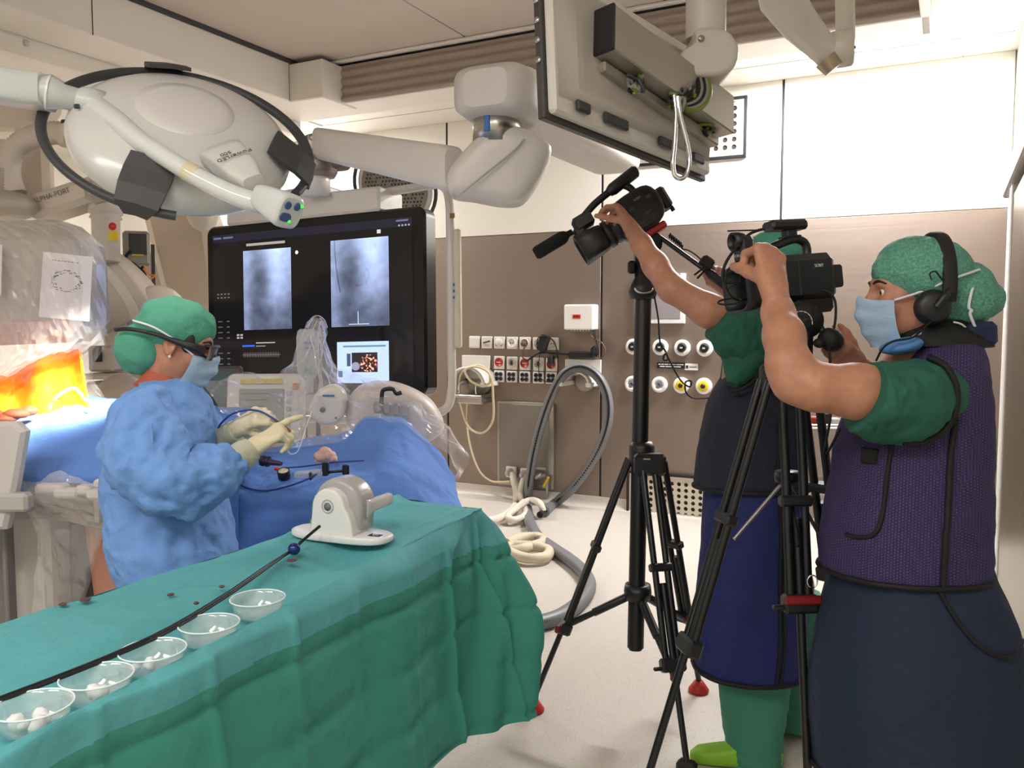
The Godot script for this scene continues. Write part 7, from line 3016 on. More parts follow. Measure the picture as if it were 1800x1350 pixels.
	g.tube(spline([hc + hb * Vector3(-0.066, -0.012, 0.086), hc + hb * Vector3(-0.03, -0.022, 0.106), hc + hb * Vector3(0.0, -0.008, 0.112), hc + hb * Vector3(0.03, -0.022, 0.106), hc + hb * Vector3(0.066, -0.012, 0.086)], 6), 0.0035, 8)
	part("glasses", g, M.black_plastic, who)
	g = G.new()
	for k in [-1.0, 1.0]:
		var rows := []
		for i in 7:
			var row := PackedVector3Array()
			for j in 7:
				var a := lerpf(0.006, 0.066, j / 6.0)
				row.append(hc + hb * Vector3(a * k, lerpf(0.018, -0.022, i / 6.0), 0.110 - 0.32 * pow(a - 0.006, 1.0) * 0.7 * (a / 0.066)))
			rows.append(row)
		g.sheet(rows, 0.0016)
	var ln := mat("lens_tinted", "2a2030", 0.08)
	part("lens", g, ln, who)
	g = G.new()
	var ear := hc + hb * Vector3(0.086, -0.04, 0.0)
	for k in [-1.0, 1.0]:
		g.ball(hc + hb * Vector3(0.083 * k, -0.040, 0.002), Vector3.ONE * 0.0055, Basis.IDENTITY, 12)
		g.rod(hc + hb * Vector3(0.083 * k, -0.030, 0.002), hc + hb * Vector3(0.083 * k, -0.036, 0.002), 0.0015, 6)
	part("earring", g, mat("pearl", "e6dccb", 0.2, 0.3), who)
	for k in [-0.08, 0.06]:
		g = G.new()
		shoe_shape(g, L(-1.06, 0.0, d + k), rgt, 0.95)
		part("shoe", g, M.white_plastic, who)

# ------------------------------------------------------------------ tripods and cameras
func leg_of(who: Node3D, top: Vector3, foot: Vector3, split: float, gap: float, foot_red: bool, clamp_red := false):
	var leg := G.new()
	var side := (foot - top).cross(Vector3.UP).normalized()
	var mid := top.lerp(foot, split)
	for s in [-1.0, 1.0]:
		leg.rod(top + side * gap * s, mid + side * gap * s, 0.0125, 10)
	leg.box(mid, Vector3(0.03, 0.03, 0.03), 0.006)
	var lo := foot + Vector3(0, 0.05, 0)
	leg.rod(top.lerp(foot, split * 0.6), lo, 0.0115, 10)
	var o := part("leg", leg, M.tripod_black, who)
	var g := G.new()
	var ax := (foot - top).normalized()
	g.box(mid, Vector3(gap * 2 + 0.045, 0.05, 0.045), 0.008, Basis(side, -ax, side.cross(-ax)))
	g.box(mid + side * (gap + 0.035) + ax * 0.01, Vector3(0.03, 0.014, 0.018), 0.004, Basis(side, -ax, side.cross(-ax)))
	part("clamp", g, M.black_plastic, o)
	if clamp_red:
		g = G.new()
		g.box(mid - ax * 0.012 + side.cross(-ax) * -0.026, Vector3(gap * 2 + 0.05, 0.024, 0.012), 0.004, Basis(side, -ax, side.cross(-ax)))
		part("red_lever", g, mat("lever_red", "7a1418", 0.4), o)
	g = G.new()
	g.box(top.lerp(foot, split * 0.52), Vector3(gap * 2 + 0.04, 0.03, 0.036), 0.006, Basis(side, -ax, side.cross(-ax)))
	part("bridge", g, M.black_plastic, o)
	if foot_red:
		g = G.new()
		g.lathe([[0.0, 0.0], [0.042, 0.0], [0.044, 0.012], [0.03, 0.032], [0.018, 0.05], [0.0, 0.05]], foot, Vector3.UP, 20)
		part("red_foot", g, mat("foot_red", "b8281c", 0.5), o)
	else:
		g = G.new()
		g.box(foot + Vector3(0, 0.03, 0), Vector3(0.07, 0.06, 0.05), 0.012)
		part("foot", g, M.black_rubber, o)
func tripod_far():
	mat("tripod_black", "141416", 0.36)
	var ap := P(1130, 806, 3.33)
	var o := thing("tripod", "tall black camera tripod with a thick centre column and red feet before the wall", "tripod", Vector3(ap.x, 0, ap.z))
	var g := G.new()
	g.rod(P(1117, 1138, 3.33), P(1131, 512, 3.33), 0.0325, 28)
	g.rod(P(1117, 1138, 3.33), P(1117, 1142, 3.33), 0.026, 24)
	part("column", g, M.tripod_black, o)
	g = G.new()
	var fb := Basis(rgt, Vector3.UP, rgt.cross(Vector3.UP))
	g.lathe([[0.0, -0.05], [0.045, -0.05], [0.05, -0.02], [0.05, 0.03], [0.04, 0.05], [0.0, 0.05]], P(1128, 798, 3.33), Vector3.UP, 24)
	g.box(P(1142, 816, 3.27), Vector3(0.12, 0.085, 0.06), 0.012, fb)
	part("apex_bracket", g, M.black_plastic, o)
	g = G.new()
	g.box(P(1137, 807, 3.238), Vector3(0.026, 0.005, 0.002), 0.0, fb)
	part("print", g, M.grey_plastic, o)
	leg_of(o, P(1106, 806, 3.36), PY(938, 1250, 0), 0.66, 0.022, true)
	leg_of(o, P(1140, 824, 3.26), PY(1207, 1366, 0), 0.66, 0.024, false)
	leg_of(o, P(1160, 810, 3.36), PY(1228, 1216, 0), 0.66, 0.022, true)
	var hub := P(1121, 1040, 3.33)
	g = G.new()
	g.lathe([[0.034, -0.03], [0.05, -0.03], [0.055, 0.0], [0.05, 0.03], [0.034, 0.03]], hub, Vector3.UP, 24)
	part("spreader_hub", g, M.black_plastic, o)
	for f in [[982, 1106, 3.40], [1205, 1088, 3.50], [1186, 1190, 3.06]]:
		g = G.new()
		var e := P(f[0], f[1], f[2])
		g.rod(hub + (e - hub).normalized() * 0.05, hub.lerp(e, 0.55), 0.017, 12)
		g.rod(hub.lerp(e, 0.5), e, 0.013, 12)
		var sp := part("spreader_arm", g, M.tripod_black, o)
		g = G.new()
		g.box(hub + (e - hub).normalized() * 0.065, Vector3.ONE * 0.022, 0.004)
		g.box(e, Vector3.ONE * 0.03, 0.006)
		part("red_catch", g, mat("lever_red", "7a1418", 0.4), sp)
	# fluid head with silver ring and the pan handle
	g = G.new()
	g.lathe([[0.0, -0.03], [0.05, -0.03], [0.058, 0.0], [0.05, 0.03], [0.036, 0.05], [0.036, 0.10], [0.0, 0.10]], P(1130, 512, 3.33), Vector3.UP, 28)
	g.box(P(1134, 462, 3.33), Vector3(0.085, 0.12, 0.09), 0.02, fb)
	g.lathe([[0.0, -0.06], [0.045, -0.055], [0.05, 0.0], [0.045, 0.055], [0.0, 0.06]], P(1140, 430, 3.33), fb.z, 24)
	g.box(P(1110, 470, 3.31), Vector3(0.03, 0.05, 0.04), 0.008, fb)
	part("fluid_head", g, M.black_plastic, o)
	g = G.new()
	var rp := PackedVector3Array()
	for i in 15:
		var t := PI + PI * i / 14.0
		rp.append(P(1132, 506, 3.26) + rgt * cos(t) * 0.035 + Vector3.UP * sin(t) * 0.02)
	g.tube(rp, 0.004, 8)
	part("silver_bow", g, M.chrome, o)
	g = G.new()
	g.tube(PackedVector3Array([P(1152, 412, 3.3), P(1170, 424, 3.28), P(1255, 486, 3.2)]), 0.0095, 12)
	var ph := part("pan_handle", g, M.tripod_black, o)
	g = G.new()
	g.tube(PackedVector3Array([P(1242, 476, 3.21), P(1250, 482, 3.2), P(1276, 503, 3.18), P(1280, 506, 3.18)]), [0.012, 0.018, 0.017, 0.012], 14)
	g.box(P(1242, 462, 3.2), Vector3(0.05, 0.045, 0.04), 0.008, fb * Basis(Vector3.BACK, -0.6))
	part("grip", g, M.black_rubber, ph)
	g = G.new()
	g.rod(P(1238, 470, 3.18), P(1221, 483, 3.16), 0.004, 8)
	g.rod(P(1240, 474, 3.18), P(1226, 489, 3.16), 0.004, 8)
	g.tube(spline([P(1200, 438, 3.24), P(1210, 440, 3.22), P(1222, 447, 3.2), P(1232, 456, 3.2)], 5), 0.003, 6)
	var coil := PackedVector3Array()
	for i in 60:
		coil.append(P(lerpf(1176, 1200, i / 59.0), lerpf(418, 438, i / 59.0) - 5 + 5 * sin(i * 0.7), 3.24 + 0.012 * cos(i * 0.7)))
	g.tube(coil, 0.0028, 6)
	part("remote_lead", g, M.black_rubber, ph)
	g = G.new()
	g.tube(spline([P(1150, 520, 3.28), P(1157, 560, 3.3), P(1160, 600, 3.3), P(1170, 618, 3.3), P(1174, 632, 3.3), P(1166, 632, 3.3), P(1170, 622, 3.31), P(1180, 640, 3.32), P(1196, 668, 3.3), P(1212, 680, 3.28), P(1215, 670, 3.3), P(1205, 672, 3.31), P(1206, 690, 3.3), P(1220, 700, 3.28), P(1245, 700, 3.1)], 6), 0.0034, 6)
	lone("cable", "thin black cable hanging with loops from the far camera tripod to the navy vest", "cable", g, M.black_rubber)

func camera_far():
	# forward: to the left and down
	var c := P(1116, 380, 3.3)
	var x := (-rgt * 0.84 - upv * 0.50 + fwd * 0.05).normalized()
	var z := x.cross(upv).normalized()
	var y := z.cross(x)
	var b := Basis(x, y, z)
	var o := thing("video_camera", "black video camera tilted downwards with foam microphone, on the far tripod", "video camera", c)
	var bk: Material = M.black_plastic
	var g := G.new()
	var ol := smooth_outline(PackedVector2Array([Vector2(-0.10, -0.05), Vector2(-0.115, 0.02), Vector2(-0.09, 0.075), Vector2(-0.02, 0.085), Vector2(0.07, 0.07), Vector2(0.085, 0.0), Vector2(0.07, -0.065), Vector2(-0.04, -0.075)]), 3)
	g.pillow(ol, Transform3D(b, c), 0.13, 0.02)
	part("body", g, bk, o)
	words("lettering", "SONY", frame(c - z * 0.068 * signf(z.dot(fwd)) + y * 0.045 - x * 0.03, -x, y), 0.009, M.grey_plastic, o)
	var zs := -z * signf(z.dot(fwd))
	for q in [[-0.07, 0.03], [-0.04, -0.02], [0.01, 0.02], [0.04, -0.03], [0.0, -0.045]]:
		g = G.new()
		g.box(c + x * q[0] + y * q[1] + zs * 0.066, Vector3(0.022, 0.014, 0.006), 0.003, b)
		part("button", g, M.dark_grey, o)
	g = G.new()
	g.lathe([[0.0, 0.05], [0.05, 0.06], [0.054, 0.07], [0.054, 0.10], [0.05, 0.102], [0.05, 0.112], [0.056, 0.114], [0.056, 0.135], [0.05, 0.137], [0.05, 0.15], [0.0, 0.15]], c - y * 0.008, x, 32)
	part("lens_barrel", g, bk, o)
	g = G.new()
	var hr := []
	var hc := c - y * 0.008
	for q in [[0.145, 0.055, 0.052], [0.165, 0.062, 0.056], [0.25, 0.072, 0.062], [0.252, 0.064, 0.055], [0.18, 0.054, 0.046]]:
		hr.append(g.ring(hc + x * q[0], z * q[1], y * q[2], 32, 3.4))
	g.loft(hr)
	part("lens_hood", g, bk, o)
	g = G.new()
	g.ball(hc + x * 0.176, Vector3(0.012, 0.042, 0.042), b, 20)
	part("front_glass", g, mat("glass_dark", "0a0a12", 0.05), o)
	g = G.new()
	g.tube(spline([c - x * 0.05 + y * 0.07, c - x * 0.035 + y * 0.115, c + x * 0.0 + y * 0.135, c + x * 0.10 + y * 0.125, c + x * 0.165 + y * 0.105], 6), 0.0145, 14)
	g.tube(PackedVector3Array([c - x * 0.10 + y * 0.150, c - x * 0.09 + y * 0.15, c + x * 0.02 + y * 0.136, c + x * 0.04 + y * 0.132]), [0.017, 0.025, 0.025, 0.018], 16)
	part("top_handle", g, bk, o)
	g = G.new()
	g.box(c + x * 0.185 + y * 0.085, Vector3(0.085, 0.06, 0.06), 0.012, b)
	g.box(c + x * 0.215 + y * 0.055, Vector3(0.05, 0.05, 0.05), 0.01, b)
	part("audio_block", g, bk, o)
	g = G.new()
	var mf := c + x * 0.24 + y * 0.075
	g.tube(PackedVector3Array([mf, mf + x * 0.02, mf + x * 0.03, mf + x * 0.045, mf + x * 0.16, mf + x * 0.172]), [0.012, 0.012, 0.021, 0.027, 0.027, 0.02], 18)
	part("foam_microphone", g, mat("foam_black", "0b0b0c", 0.9), o)
	g = G.new()
	g.box(c - y * 0.088 - x * 0.02, Vector3(0.13, 0.028, 0.07), 0.006, b)
	part("shoe_plate", g, M.red, o)
	g = G.new()
	g.box(c - x * 0.125 - y * 0.0, Vector3(0.04, 0.09, 0.09), 0.01, b)
	g.tube(spline([c - x * 0.10 - y * 0.03, c - x * 0.135 - y * 0.035, c - x * 0.14 - y * 0.06], 5), 0.009, 8)
	part("eyepiece", g, bk, o)

func tripod_near():
	var ap := P(1384, 655, 2.36)
	var fb := Basis(rgt, Vector3.UP, rgt.cross(Vector3.UP))
	var o := thing("tripod", "black camera tripod with red clamp lever standing between the two camera operators", "tripod", Vector3(ap.x, 0, ap.z))
	var g := G.new()
	g.lathe([[0.0, -0.05], [0.05, -0.05], [0.062, -0.02], [0.062, 0.02], [0.05, 0.04], [0.0, 0.04]], ap, Vector3.UP, 28)
	for q in [[1352, 668], [1388, 680], [1420, 668]]:
		g.box(P(q[0], q[1], 2.36), Vector3(0.05, 0.09, 0.05), 0.01, fb)
	part("apex_bracket", g, M.black_plastic, o)
	leg_of(o, P(1346, 668, 2.34), L(0.30, 0.0, 2.25), 0.52, 0.024, false)
	leg_of(o, P(1390, 690, 2.30), L(0.775, 0.0, 2.05), 0.40, 0.024, false, true)
	leg_of(o, P(1424, 680, 2.42), L(1.16, 0.0, 2.72), 0.42, 0.022, false)
	var hub := P(1385, 838, 2.36)
	g = G.new()
	g.lathe([[0.0, -0.015], [0.035, -0.015], [0.038, 0.0], [0.035, 0.015], [0.0, 0.015]], hub, Vector3.UP, 20)
	part("spreader_hub", g, M.black_plastic, o)
	for f in [[1290, 948, 2.31], [1404, 960, 2.2], [1448, 955, 2.55]]:
		g = G.new()
		g.rod(hub, P(f[0], f[1], f[2]), 0.0055, 10)
		part("spreader_rod", g, M.alu if f[0] < 1300 else M.tripod_black, o)
	g = G.new()
	var rp := PackedVector3Array()
	for i in 21:
		rp.append(P(1428, 1022, 2.19) + rgt * cos(TAU * i / 20) * 0.013 + upv * sin(TAU * i / 20) * 0.016)
	g.tube(rp, 0.002, 6, 1.0, Vector3.UP, 0)
	part("key_ring", g, M.chrome, o)
	# fluid head, disc with white scale, pan handle with its big grip
	g = G.new()
	g.box(P(1388, 606, 2.36), Vector3(0.11, 0.10, 0.10), 0.02, fb)
	g.box(P(1395, 556, 2.36), Vector3(0.10, 0.08, 0.09), 0.016, fb)
	g.lathe([[0.0, -0.05], [0.05, -0.045], [0.052, 0.0], [0.05, 0.04], [0.0, 0.045]], P(1408, 565, 2.36), -fwd, 28)
	part("fluid_head", g, M.black_plastic, o)
	g = G.new()
	for i in 16:
		var t := TAU * i / 16.0
		if i % 8 < 6:
			g.box(P(1408, 567, 2.314) + rgt * cos(t) * 0.031 + upv * sin(t) * 0.031, Vector3(0.010, 0.0022, 0.001), 0.0, Basis(rgt, upv, rgt.cross(upv)) * Basis(Vector3.BACK, t + PI / 2))
	part("scale_print", g, M.white_plastic, o).set_meta("kind", "stuff")
	g = G.new()
	g.tube(PackedVector3Array([P(1425, 553, 2.36), P(1435, 566, 2.34), P(1452, 590, 2.32)]), 0.0105, 12)
	var ph := part("pan_handle", g, M.tripod_black, o)
	g = G.new()
	blob(g, P(1460, 597, 2.32), Vector3(0.036, 0.032, 0.036), Basis(Vector3.BACK, -0.4), 24, 0.12, 20.0, 4.0)
	g.ball(P(1441, 603, 2.31), Vector3(0.018, 0.014, 0.018), Basis.IDENTITY, 14)
	part("grip_knob", g, M.black_rubber, ph)

func camera_near():
	var c := P(1396, 492, 2.4)
	var x := (-rgt * 0.95 - fwd * 0.26 - upv * 0.10).normalized()
	var z := x.cross(upv).normalized()
	var y := z.cross(x)
	var b := Basis(x, y, z)
	var zs := -z * signf(z.dot(fwd))
	var o := thing("video_camera", "black video camera with wireless receiver on top, held by the operator in purple vest", "video camera", c)
	var bk: Material = M.black_plastic
	var g := G.new()
	g.box(c - x * 0.012, Vector3(0.185, 0.135, 0.12), 0.02, b)
	g.box(c - x * 0.03 - y * 0.075, Vector3(0.13, 0.05, 0.10), 0.012, b)
	part("body", g, bk, o)
	g = G.new()
	g.box(c + zs * 0.0605 - x * 0.03, Vector3(0.11, 0.10, 0.006), 0.003, b)
	part("side_panel", g, mat("panel_black", "1f1f22", 0.3), o)
	words("lettering", "SONY", frame(c + zs * 0.066 - x * 0.038 + y * 0.03, -x, y), 0.0085, M.white_plastic, o)
	g = G.new()
	g.box(c - x * 0.118 - y * 0.0, Vector3(0.045, 0.065, 0.07), 0.006, b)
	part("battery", g, bk, o)
	g = G.new()
	g.lathe([[0.0, 0.07], [0.052, 0.075], [0.054, 0.10], [0.05, 0.104], [0.05, 0.12], [0.0, 0.12]], c - y * 0.012, x, 32)
	part("lens_barrel", g, bk, o)
	g = G.new()
	var hr := []
	for q in [[0.115, 0.052, 0.05], [0.13, 0.062, 0.058], [0.19, 0.068, 0.066], [0.192, 0.06, 0.058], [0.14, 0.05, 0.05]]:
		hr.append(g.ring(c - y * 0.016 + x * q[0], z * q[1], y * q[2], 32, 4.0))
	g.loft(hr)
	part("lens_hood", g, bk, o)
	g = G.new()
	g.ball(c - y * 0.016 + x * 0.138, Vector3(0.012, 0.044, 0.044), b, 20)
	part("front_glass", g, mat("glass_dark", "0a0a12", 0.05), o)
	g = G.new()
	g.tube(spline([c + x * 0.09 + y * 0.06, c + x * 0.085 + y * 0.085, c + x * 0.05 + y * 0.10, c - x * 0.01 + y * 0.115, c - x * 0.042 + y * 0.105, c - x * 0.05 + y * 0.08, c - x * 0.042 + y * 0.055], 6), 0.0125, 14)
	part("top_handle", g, bk, o)
	g = G.new()
	g.box(P(1308, 440, 2.36), Vector3(0.045, 0.075, 0.055), 0.01, b)
	g.lathe([[0.022, 0.0], [0.026, 0.01], [0.026, 0.035], [0.021, 0.035], [0.02, 0.01]], P(1306, 424, 2.36), x, 24)
	part("viewfinder", g, bk, o)
	words("lettering", "SONY", frame(P(1296, 450, 2.33), -x, y), 0.007, M.grey_plastic, o)
	g = G.new()
	g.tube(PackedVector3Array([P(1412, 466, 2.38), P(1425, 463, 2.38), P(1440, 461, 2.38), P(1449, 460, 2.38)]), [0.012, 0.012, 0.017, 0.015], 16)
	part("microphone_end", g, bk, o)
	var rc := P(1380, 397, 2.4)
	var ry := Basis(Vector3.BACK, 0.03)
	g = G.new()
	g.box(rc, Vector3(0.118, 0.028, 0.062), 0.008, b * ry)
	g.box(rc - y * 0.026 - x * 0.012, Vector3(0.034, 0.03, 0.034), 0.004, b)
	g.box(rc - y * 0.033 - x * 0.012, Vector3(0.052, 0.006, 0.04), 0.002, b)
	var rv := part("wireless_receiver", g, bk, o)
	g = G.new()
	g.rod(P(1342, 404, 2.38), P(1279, 406, 2.36), 0.0022, 6)
	g.tube(spline([P(1344, 402, 2.37), P(1320, 410, 2.36), P(1300, 428, 2.33), P(1278, 458, 2.3), P(1270, 482, 2.3), P(1275, 496, 2.3), P(1296, 495, 2.3)], 6), 0.0042, 8)
	part("antenna_lead", g, M.black_rubber, rv)
	g = G.new()
	g.tube(spline([P(1440, 509, 2.36), P(1458, 514, 2.34), P(1468, 530, 2.33), P(1469, 555, 2.32), P(1466, 578, 2.31)], 6), 0.0036, 8)
	part("side_lead", g, M.black_rubber, o)
	g = G.new()
	var rp := PackedVector3Array()
	for i in 25:
		var t := TAU * i / 24.0
		rp.append(P(1283 + 21 * cos(t), 530 - 5 * sin(t) - 2 * cos(t), 2.3 + 0.03 * sin(t)))
	g.tube(rp, 0.0028, 6, 1.0, Vector3.UP, 0)
	# thin wire hoop round the lens
	rp = PackedVector3Array()
	for i in 33:
		var t := TAU * i / 32.0
		rp.append(P(1302 + 27 * cos(t), 494 - 34 * sin(t), 2.33 + 0.03 * cos(t)))
	g.tube(rp, 0.0028, 6, 1.0, Vector3.UP, 0)
	for t in [0.6, 1.7, 2.9, 3.6]:
		g.rod(P(1302, 494, 2.33), P(1302 + 27 * cos(t), 494 - 34 * sin(t), 2.33), 0.0016, 6)
	part("wire_hoop", g, M.black_rubber, o)
	# lead going down from the camera into the vest pocket
	g = G.new()
	g.tube(spline([P(1457, 608, 2.3), P(1459, 640, 2.28), P(1458, 690, 2.25), P(1460, 730, 2.25), P(1452, 775, 2.22), P(1448, 800, 2.22), P(1458, 790, 2.2), P(1476, 755, 2.02)], 6), 0.0036, 8)
	lone("cable", "black headphone lead hanging between the near tripod and the purple vest", "cable", g, M.black_rubber)

# ------------------------------------------------------------------ operator at the far camera
func operator_far():
	var d := 3.08
	var u := d / FOCAL
	var who := thing("person", "person in navy vest and blue apron reaching up to the far camera, green shoes", "person", L(0.87, 0.0, 3.1))
	var fz := (-rgt * 0.95 + fwd * 0.15 - Vector3.UP * 0.08).normalized()
	var fx := Vector3.UP.cross(fz).normalized()
	var hb := Basis(fx, fz.cross(fx), fz)
	var hc := P(1350, 470, 3.12)
	var g := G.new()
	head_shape(g, hc, hb, 1.05, P(1350, 545, 3.12))
	var sh := P(1312, 572, 2.94)
	var el := P(1180, 507, 2.93)
	var wr := P(1106, 396, 3.12)
	limb_shape(g, [[P(1350, 545, 3.12), 0.058], [P(1335, 590, d), 0.12], [P(1325, 720, d), 0.125], [P(1325, 850, d), 0.14], [P(1328, 1020, 3.03), 0.09], [P(1325, 1130, 3.03), 0.065], [P(1326, 1310, 3.03), 0.045]], 0.05, 0.016)
	limb_shape(g, [[P(1345, 860, 3.2), 0.12], [P(1385, 1030, 3.24), 0.085], [P(1395, 1130, 3.26), 0.06], [P(1400, 1262, 3.26), 0.04]], 0.05, 0.016)
	limb_shape(g, [[P(1325, 580, 3.0), 0.062], [sh, 0.062], [P(1245, 546, 2.92), 0.057], [el, 0.046], [P(1152, 466, 2.99), 0.044], [P(1128, 430, 3.05), 0.036], [wr, 0.029]], 0.025, 0.009)
	limb_shape(g, [[P(1345, 590, 3.22), 0.055], [P(1330, 640, 3.38), 0.045], [P(1282, 512, 3.26), 0.03]], 0.03, 0.014)
	hand_shape(g, wr, P(1084, 356, 3.19) - wr, rgt * 0.75 + upv * 0.45 - fwd * 0.5, upv * 0.3 - fwd * -0.4 - rgt * 0.8, [[0.9, 0.7, 0.4], [0.95, 0.8, 0.4], [1.0, 0.85, 0.45], [1.0, 0.9, 0.45]], [0.75, 0.9, 0.2, 0.05], 1.0, 0.0, P(1116, 414, 3.09), 0.033)
	hand_shape(g, P(1282, 512, 3.26), P(1250, 484, 3.21) - P(1282, 512, 3.26), -upv * 0.7 - fwd * 0.5, upv * 0.5 - rgt * 0.4, [[1.0, 1.1, 0.6], [1.1, 1.1, 0.6], [1.1, 1.2, 0.6], [1.1, 1.2, 0.6]], [0.6, 0.8, 0.5, 0.04], 0.98)
	part("body", g, M.skin, who)
	eyes(hc, hb, 1.05, who)
	g = G.new()
	mask_shape(g, hc, hb, 1.05)
	part("face_mask", g, M.mask_blue, who)
	g = G.new()
	blob(g, hc + hb * Vector3(0, 0.052, -0.016), Vector3(0.094, 0.082, 0.114), hb, 48, 0.07, 16.0, 9.0)
	part("cap", g, M.cap_green, who)
	# tunic, sleeve and trousers
	g = G.new()
	var sp := []
	for q in [[540, 1310, 1375, 0.09], [560, 1292, 1385, 0.16], [620, 1278, 1395, 0.18], [700, 1265, 1402, 0.18]]:
		sp.append([P((q[1] + q[2]) * 0.5, q[0], d), rgt * ((q[2] - q[1]) * 0.5 * u), fwd * q[3]])
	garment(g, sp, 24, 48, 0.006, 9.0, 51.0)
	part("tunic", g, M.scrub_green, who)
	g = G.new()
	sleeve_shape(g, [P(1352, 582, 3.0), P(1322, 592, 2.95), P(1292, 582, 2.915), P(1263, 560, 2.91)], [0.09, 0.108, 0.098, 0.078], 44, 0.012, 9.0, 61.0)
	part("sleeve", g, M.scrub_green, who)
	g = G.new()
	sleeve_shape(g, [P(1325, 590, 2.97), P(1306, 630, 2.93), P(1288, 676, 2.90)], [0.115, 0.085, 0.02], 32, 0.007, 12.0, 66.0)
	part("sleeve_fold", g, M.scrub_green, who)
	g = G.new()
	garment(g, [[P(1326, 1080, 3.03), rgt * 0.135, fwd * 0.11], [P(1326, 1190, 3.03), rgt * 0.128, fwd * 0.105], [P(1324, 1270, 3.03), rgt * 0.108, fwd * 0.10], [P(1327, 1322, 3.03), rgt * 0.098, fwd * 0.095], [P(1327, 1338, 3.03), rgt * 0.10, fwd * 0.095]], 40, 48, 0.007, 9.0, 71.0, 1.0)
	part("trouser_leg", g, mat("trouser_green", "3a8069", 0.8), who)
	g = G.new()
	garment(g, [[P(1385, 1040, 3.24), rgt * 0.125, fwd * 0.11], [P(1396, 1130, 3.26), rgt * 0.115, fwd * 0.105], [P(1400, 1230, 3.26), rgt * 0.10, fwd * 0.10], [P(1402, 1275, 3.26), rgt * 0.098, fwd * 0.095]], 36, 48, 0.007, 9.0, 81.0, 1.0)
	part("trouser_leg", g, M.trouser_green, who)
	var lime := mat("shoe_lime", "86bf2c", 0.5)
	for q in [[1366, 1352], [1425, 1288]]:
		g = G.new()
		var hl := PY(q[0], q[1], 0)
		shoe_shape(g, hl, PY(1224, 1338, 0) - PY(1366, 1352, 0) if q[0] == 1366 else L(-1, 0, 0.15), 1.1)
		part("shoe", g, lime, who)
	# vest and apron with black edging
	var vm: Material = M.vest_navy
	g = G.new()
	sp = []
	for q in [[556, 1330, 1388, 0.15], [620, 1300, 1400, 0.175], [690, 1254, 1406, 0.19], [760, 1234, 1409, 0.20], [838, 1223, 1411, 0.205], [856, 1224, 1411, 0.205]]:
		sp.append([P((q[1] + q[2]) * 0.5, q[0], d), rgt * ((q[2] - q[1]) * 0.5 * u), fwd * q[3]])
	var vr: Array = garment(g, sp, 44, 72, 0.005, 5.0, 91.0, 0.4)
	part("vest", g, vm, who)
	trim_ring("vest_hem", vr[42], sp[5][0], 0.008, M.black_matt, who)
	g = G.new()
	sp = []
	for q in [[820, 1242, 1405, 0.19], [900, 1238, 1408, 0.20], [1000, 1232, 1410, 0.205], [1100, 1226, 1412, 0.21], [1172, 1224, 1404, 0.21]]:
		sp.append([P((q[1] + q[2]) * 0.5, q[0], d), rgt * ((q[2] - q[1]) * 0.5 * u), fwd * q[3]])
	var ar: Array = garment(g, sp, 44, 72, 0.006, 4.0, 101.0, 0.35)
	part("apron", g, M.apron_blue, who)
	trim_ring("apron_hem", ar[43], sp[4][0], 0.009, M.black_matt, who)
	# black seams running down the near side
	for q in [[vr, 12, 42, 0.60], [ar, 0, 43, 0.60], [ar, 0, 43, 0.64]]:
		var p := PackedVector3Array()
		for i in range(q[1], q[2]):
			var r: PackedVector3Array = q[0][i]
			p.append(nearest_to_camera(r, q[3]))
		g = G.new()
		g.tube(p, 0.006, 6)
		part("seam_tape", g, M.black_matt, who)
	g = G.new()
	g.tube(spline([P(1340, 552, 2.90), P(1352, 600, 2.875), P(1342, 645, 2.87), P(1318, 675, 2.87), P(1293, 686, 2.88), P(1278, 682, 2.9)], 6), 0.007, 8)
	part("armhole_tape", g, M.black_matt, who)
# point of a ring lying towards the viewer, t across from left (0) to right (1)
func nearest_to_camera(r: PackedVector3Array, t: float) -> Vector3:
	var lo := 1e9
	var hi := -1e9
	for p in r:
		lo = minf(lo, p.dot(rgt))
		hi = maxf(hi, p.dot(rgt))
	var want := lerpf(lo, hi, t)
	var best := r[0]
	var score := 1e9
	for p in r:
		var s := absf(p.dot(rgt) - want) + 0.35 * p.dot(fwd)
		if s < score:
			score = s
			best = p
	return best - fwd * 0.002

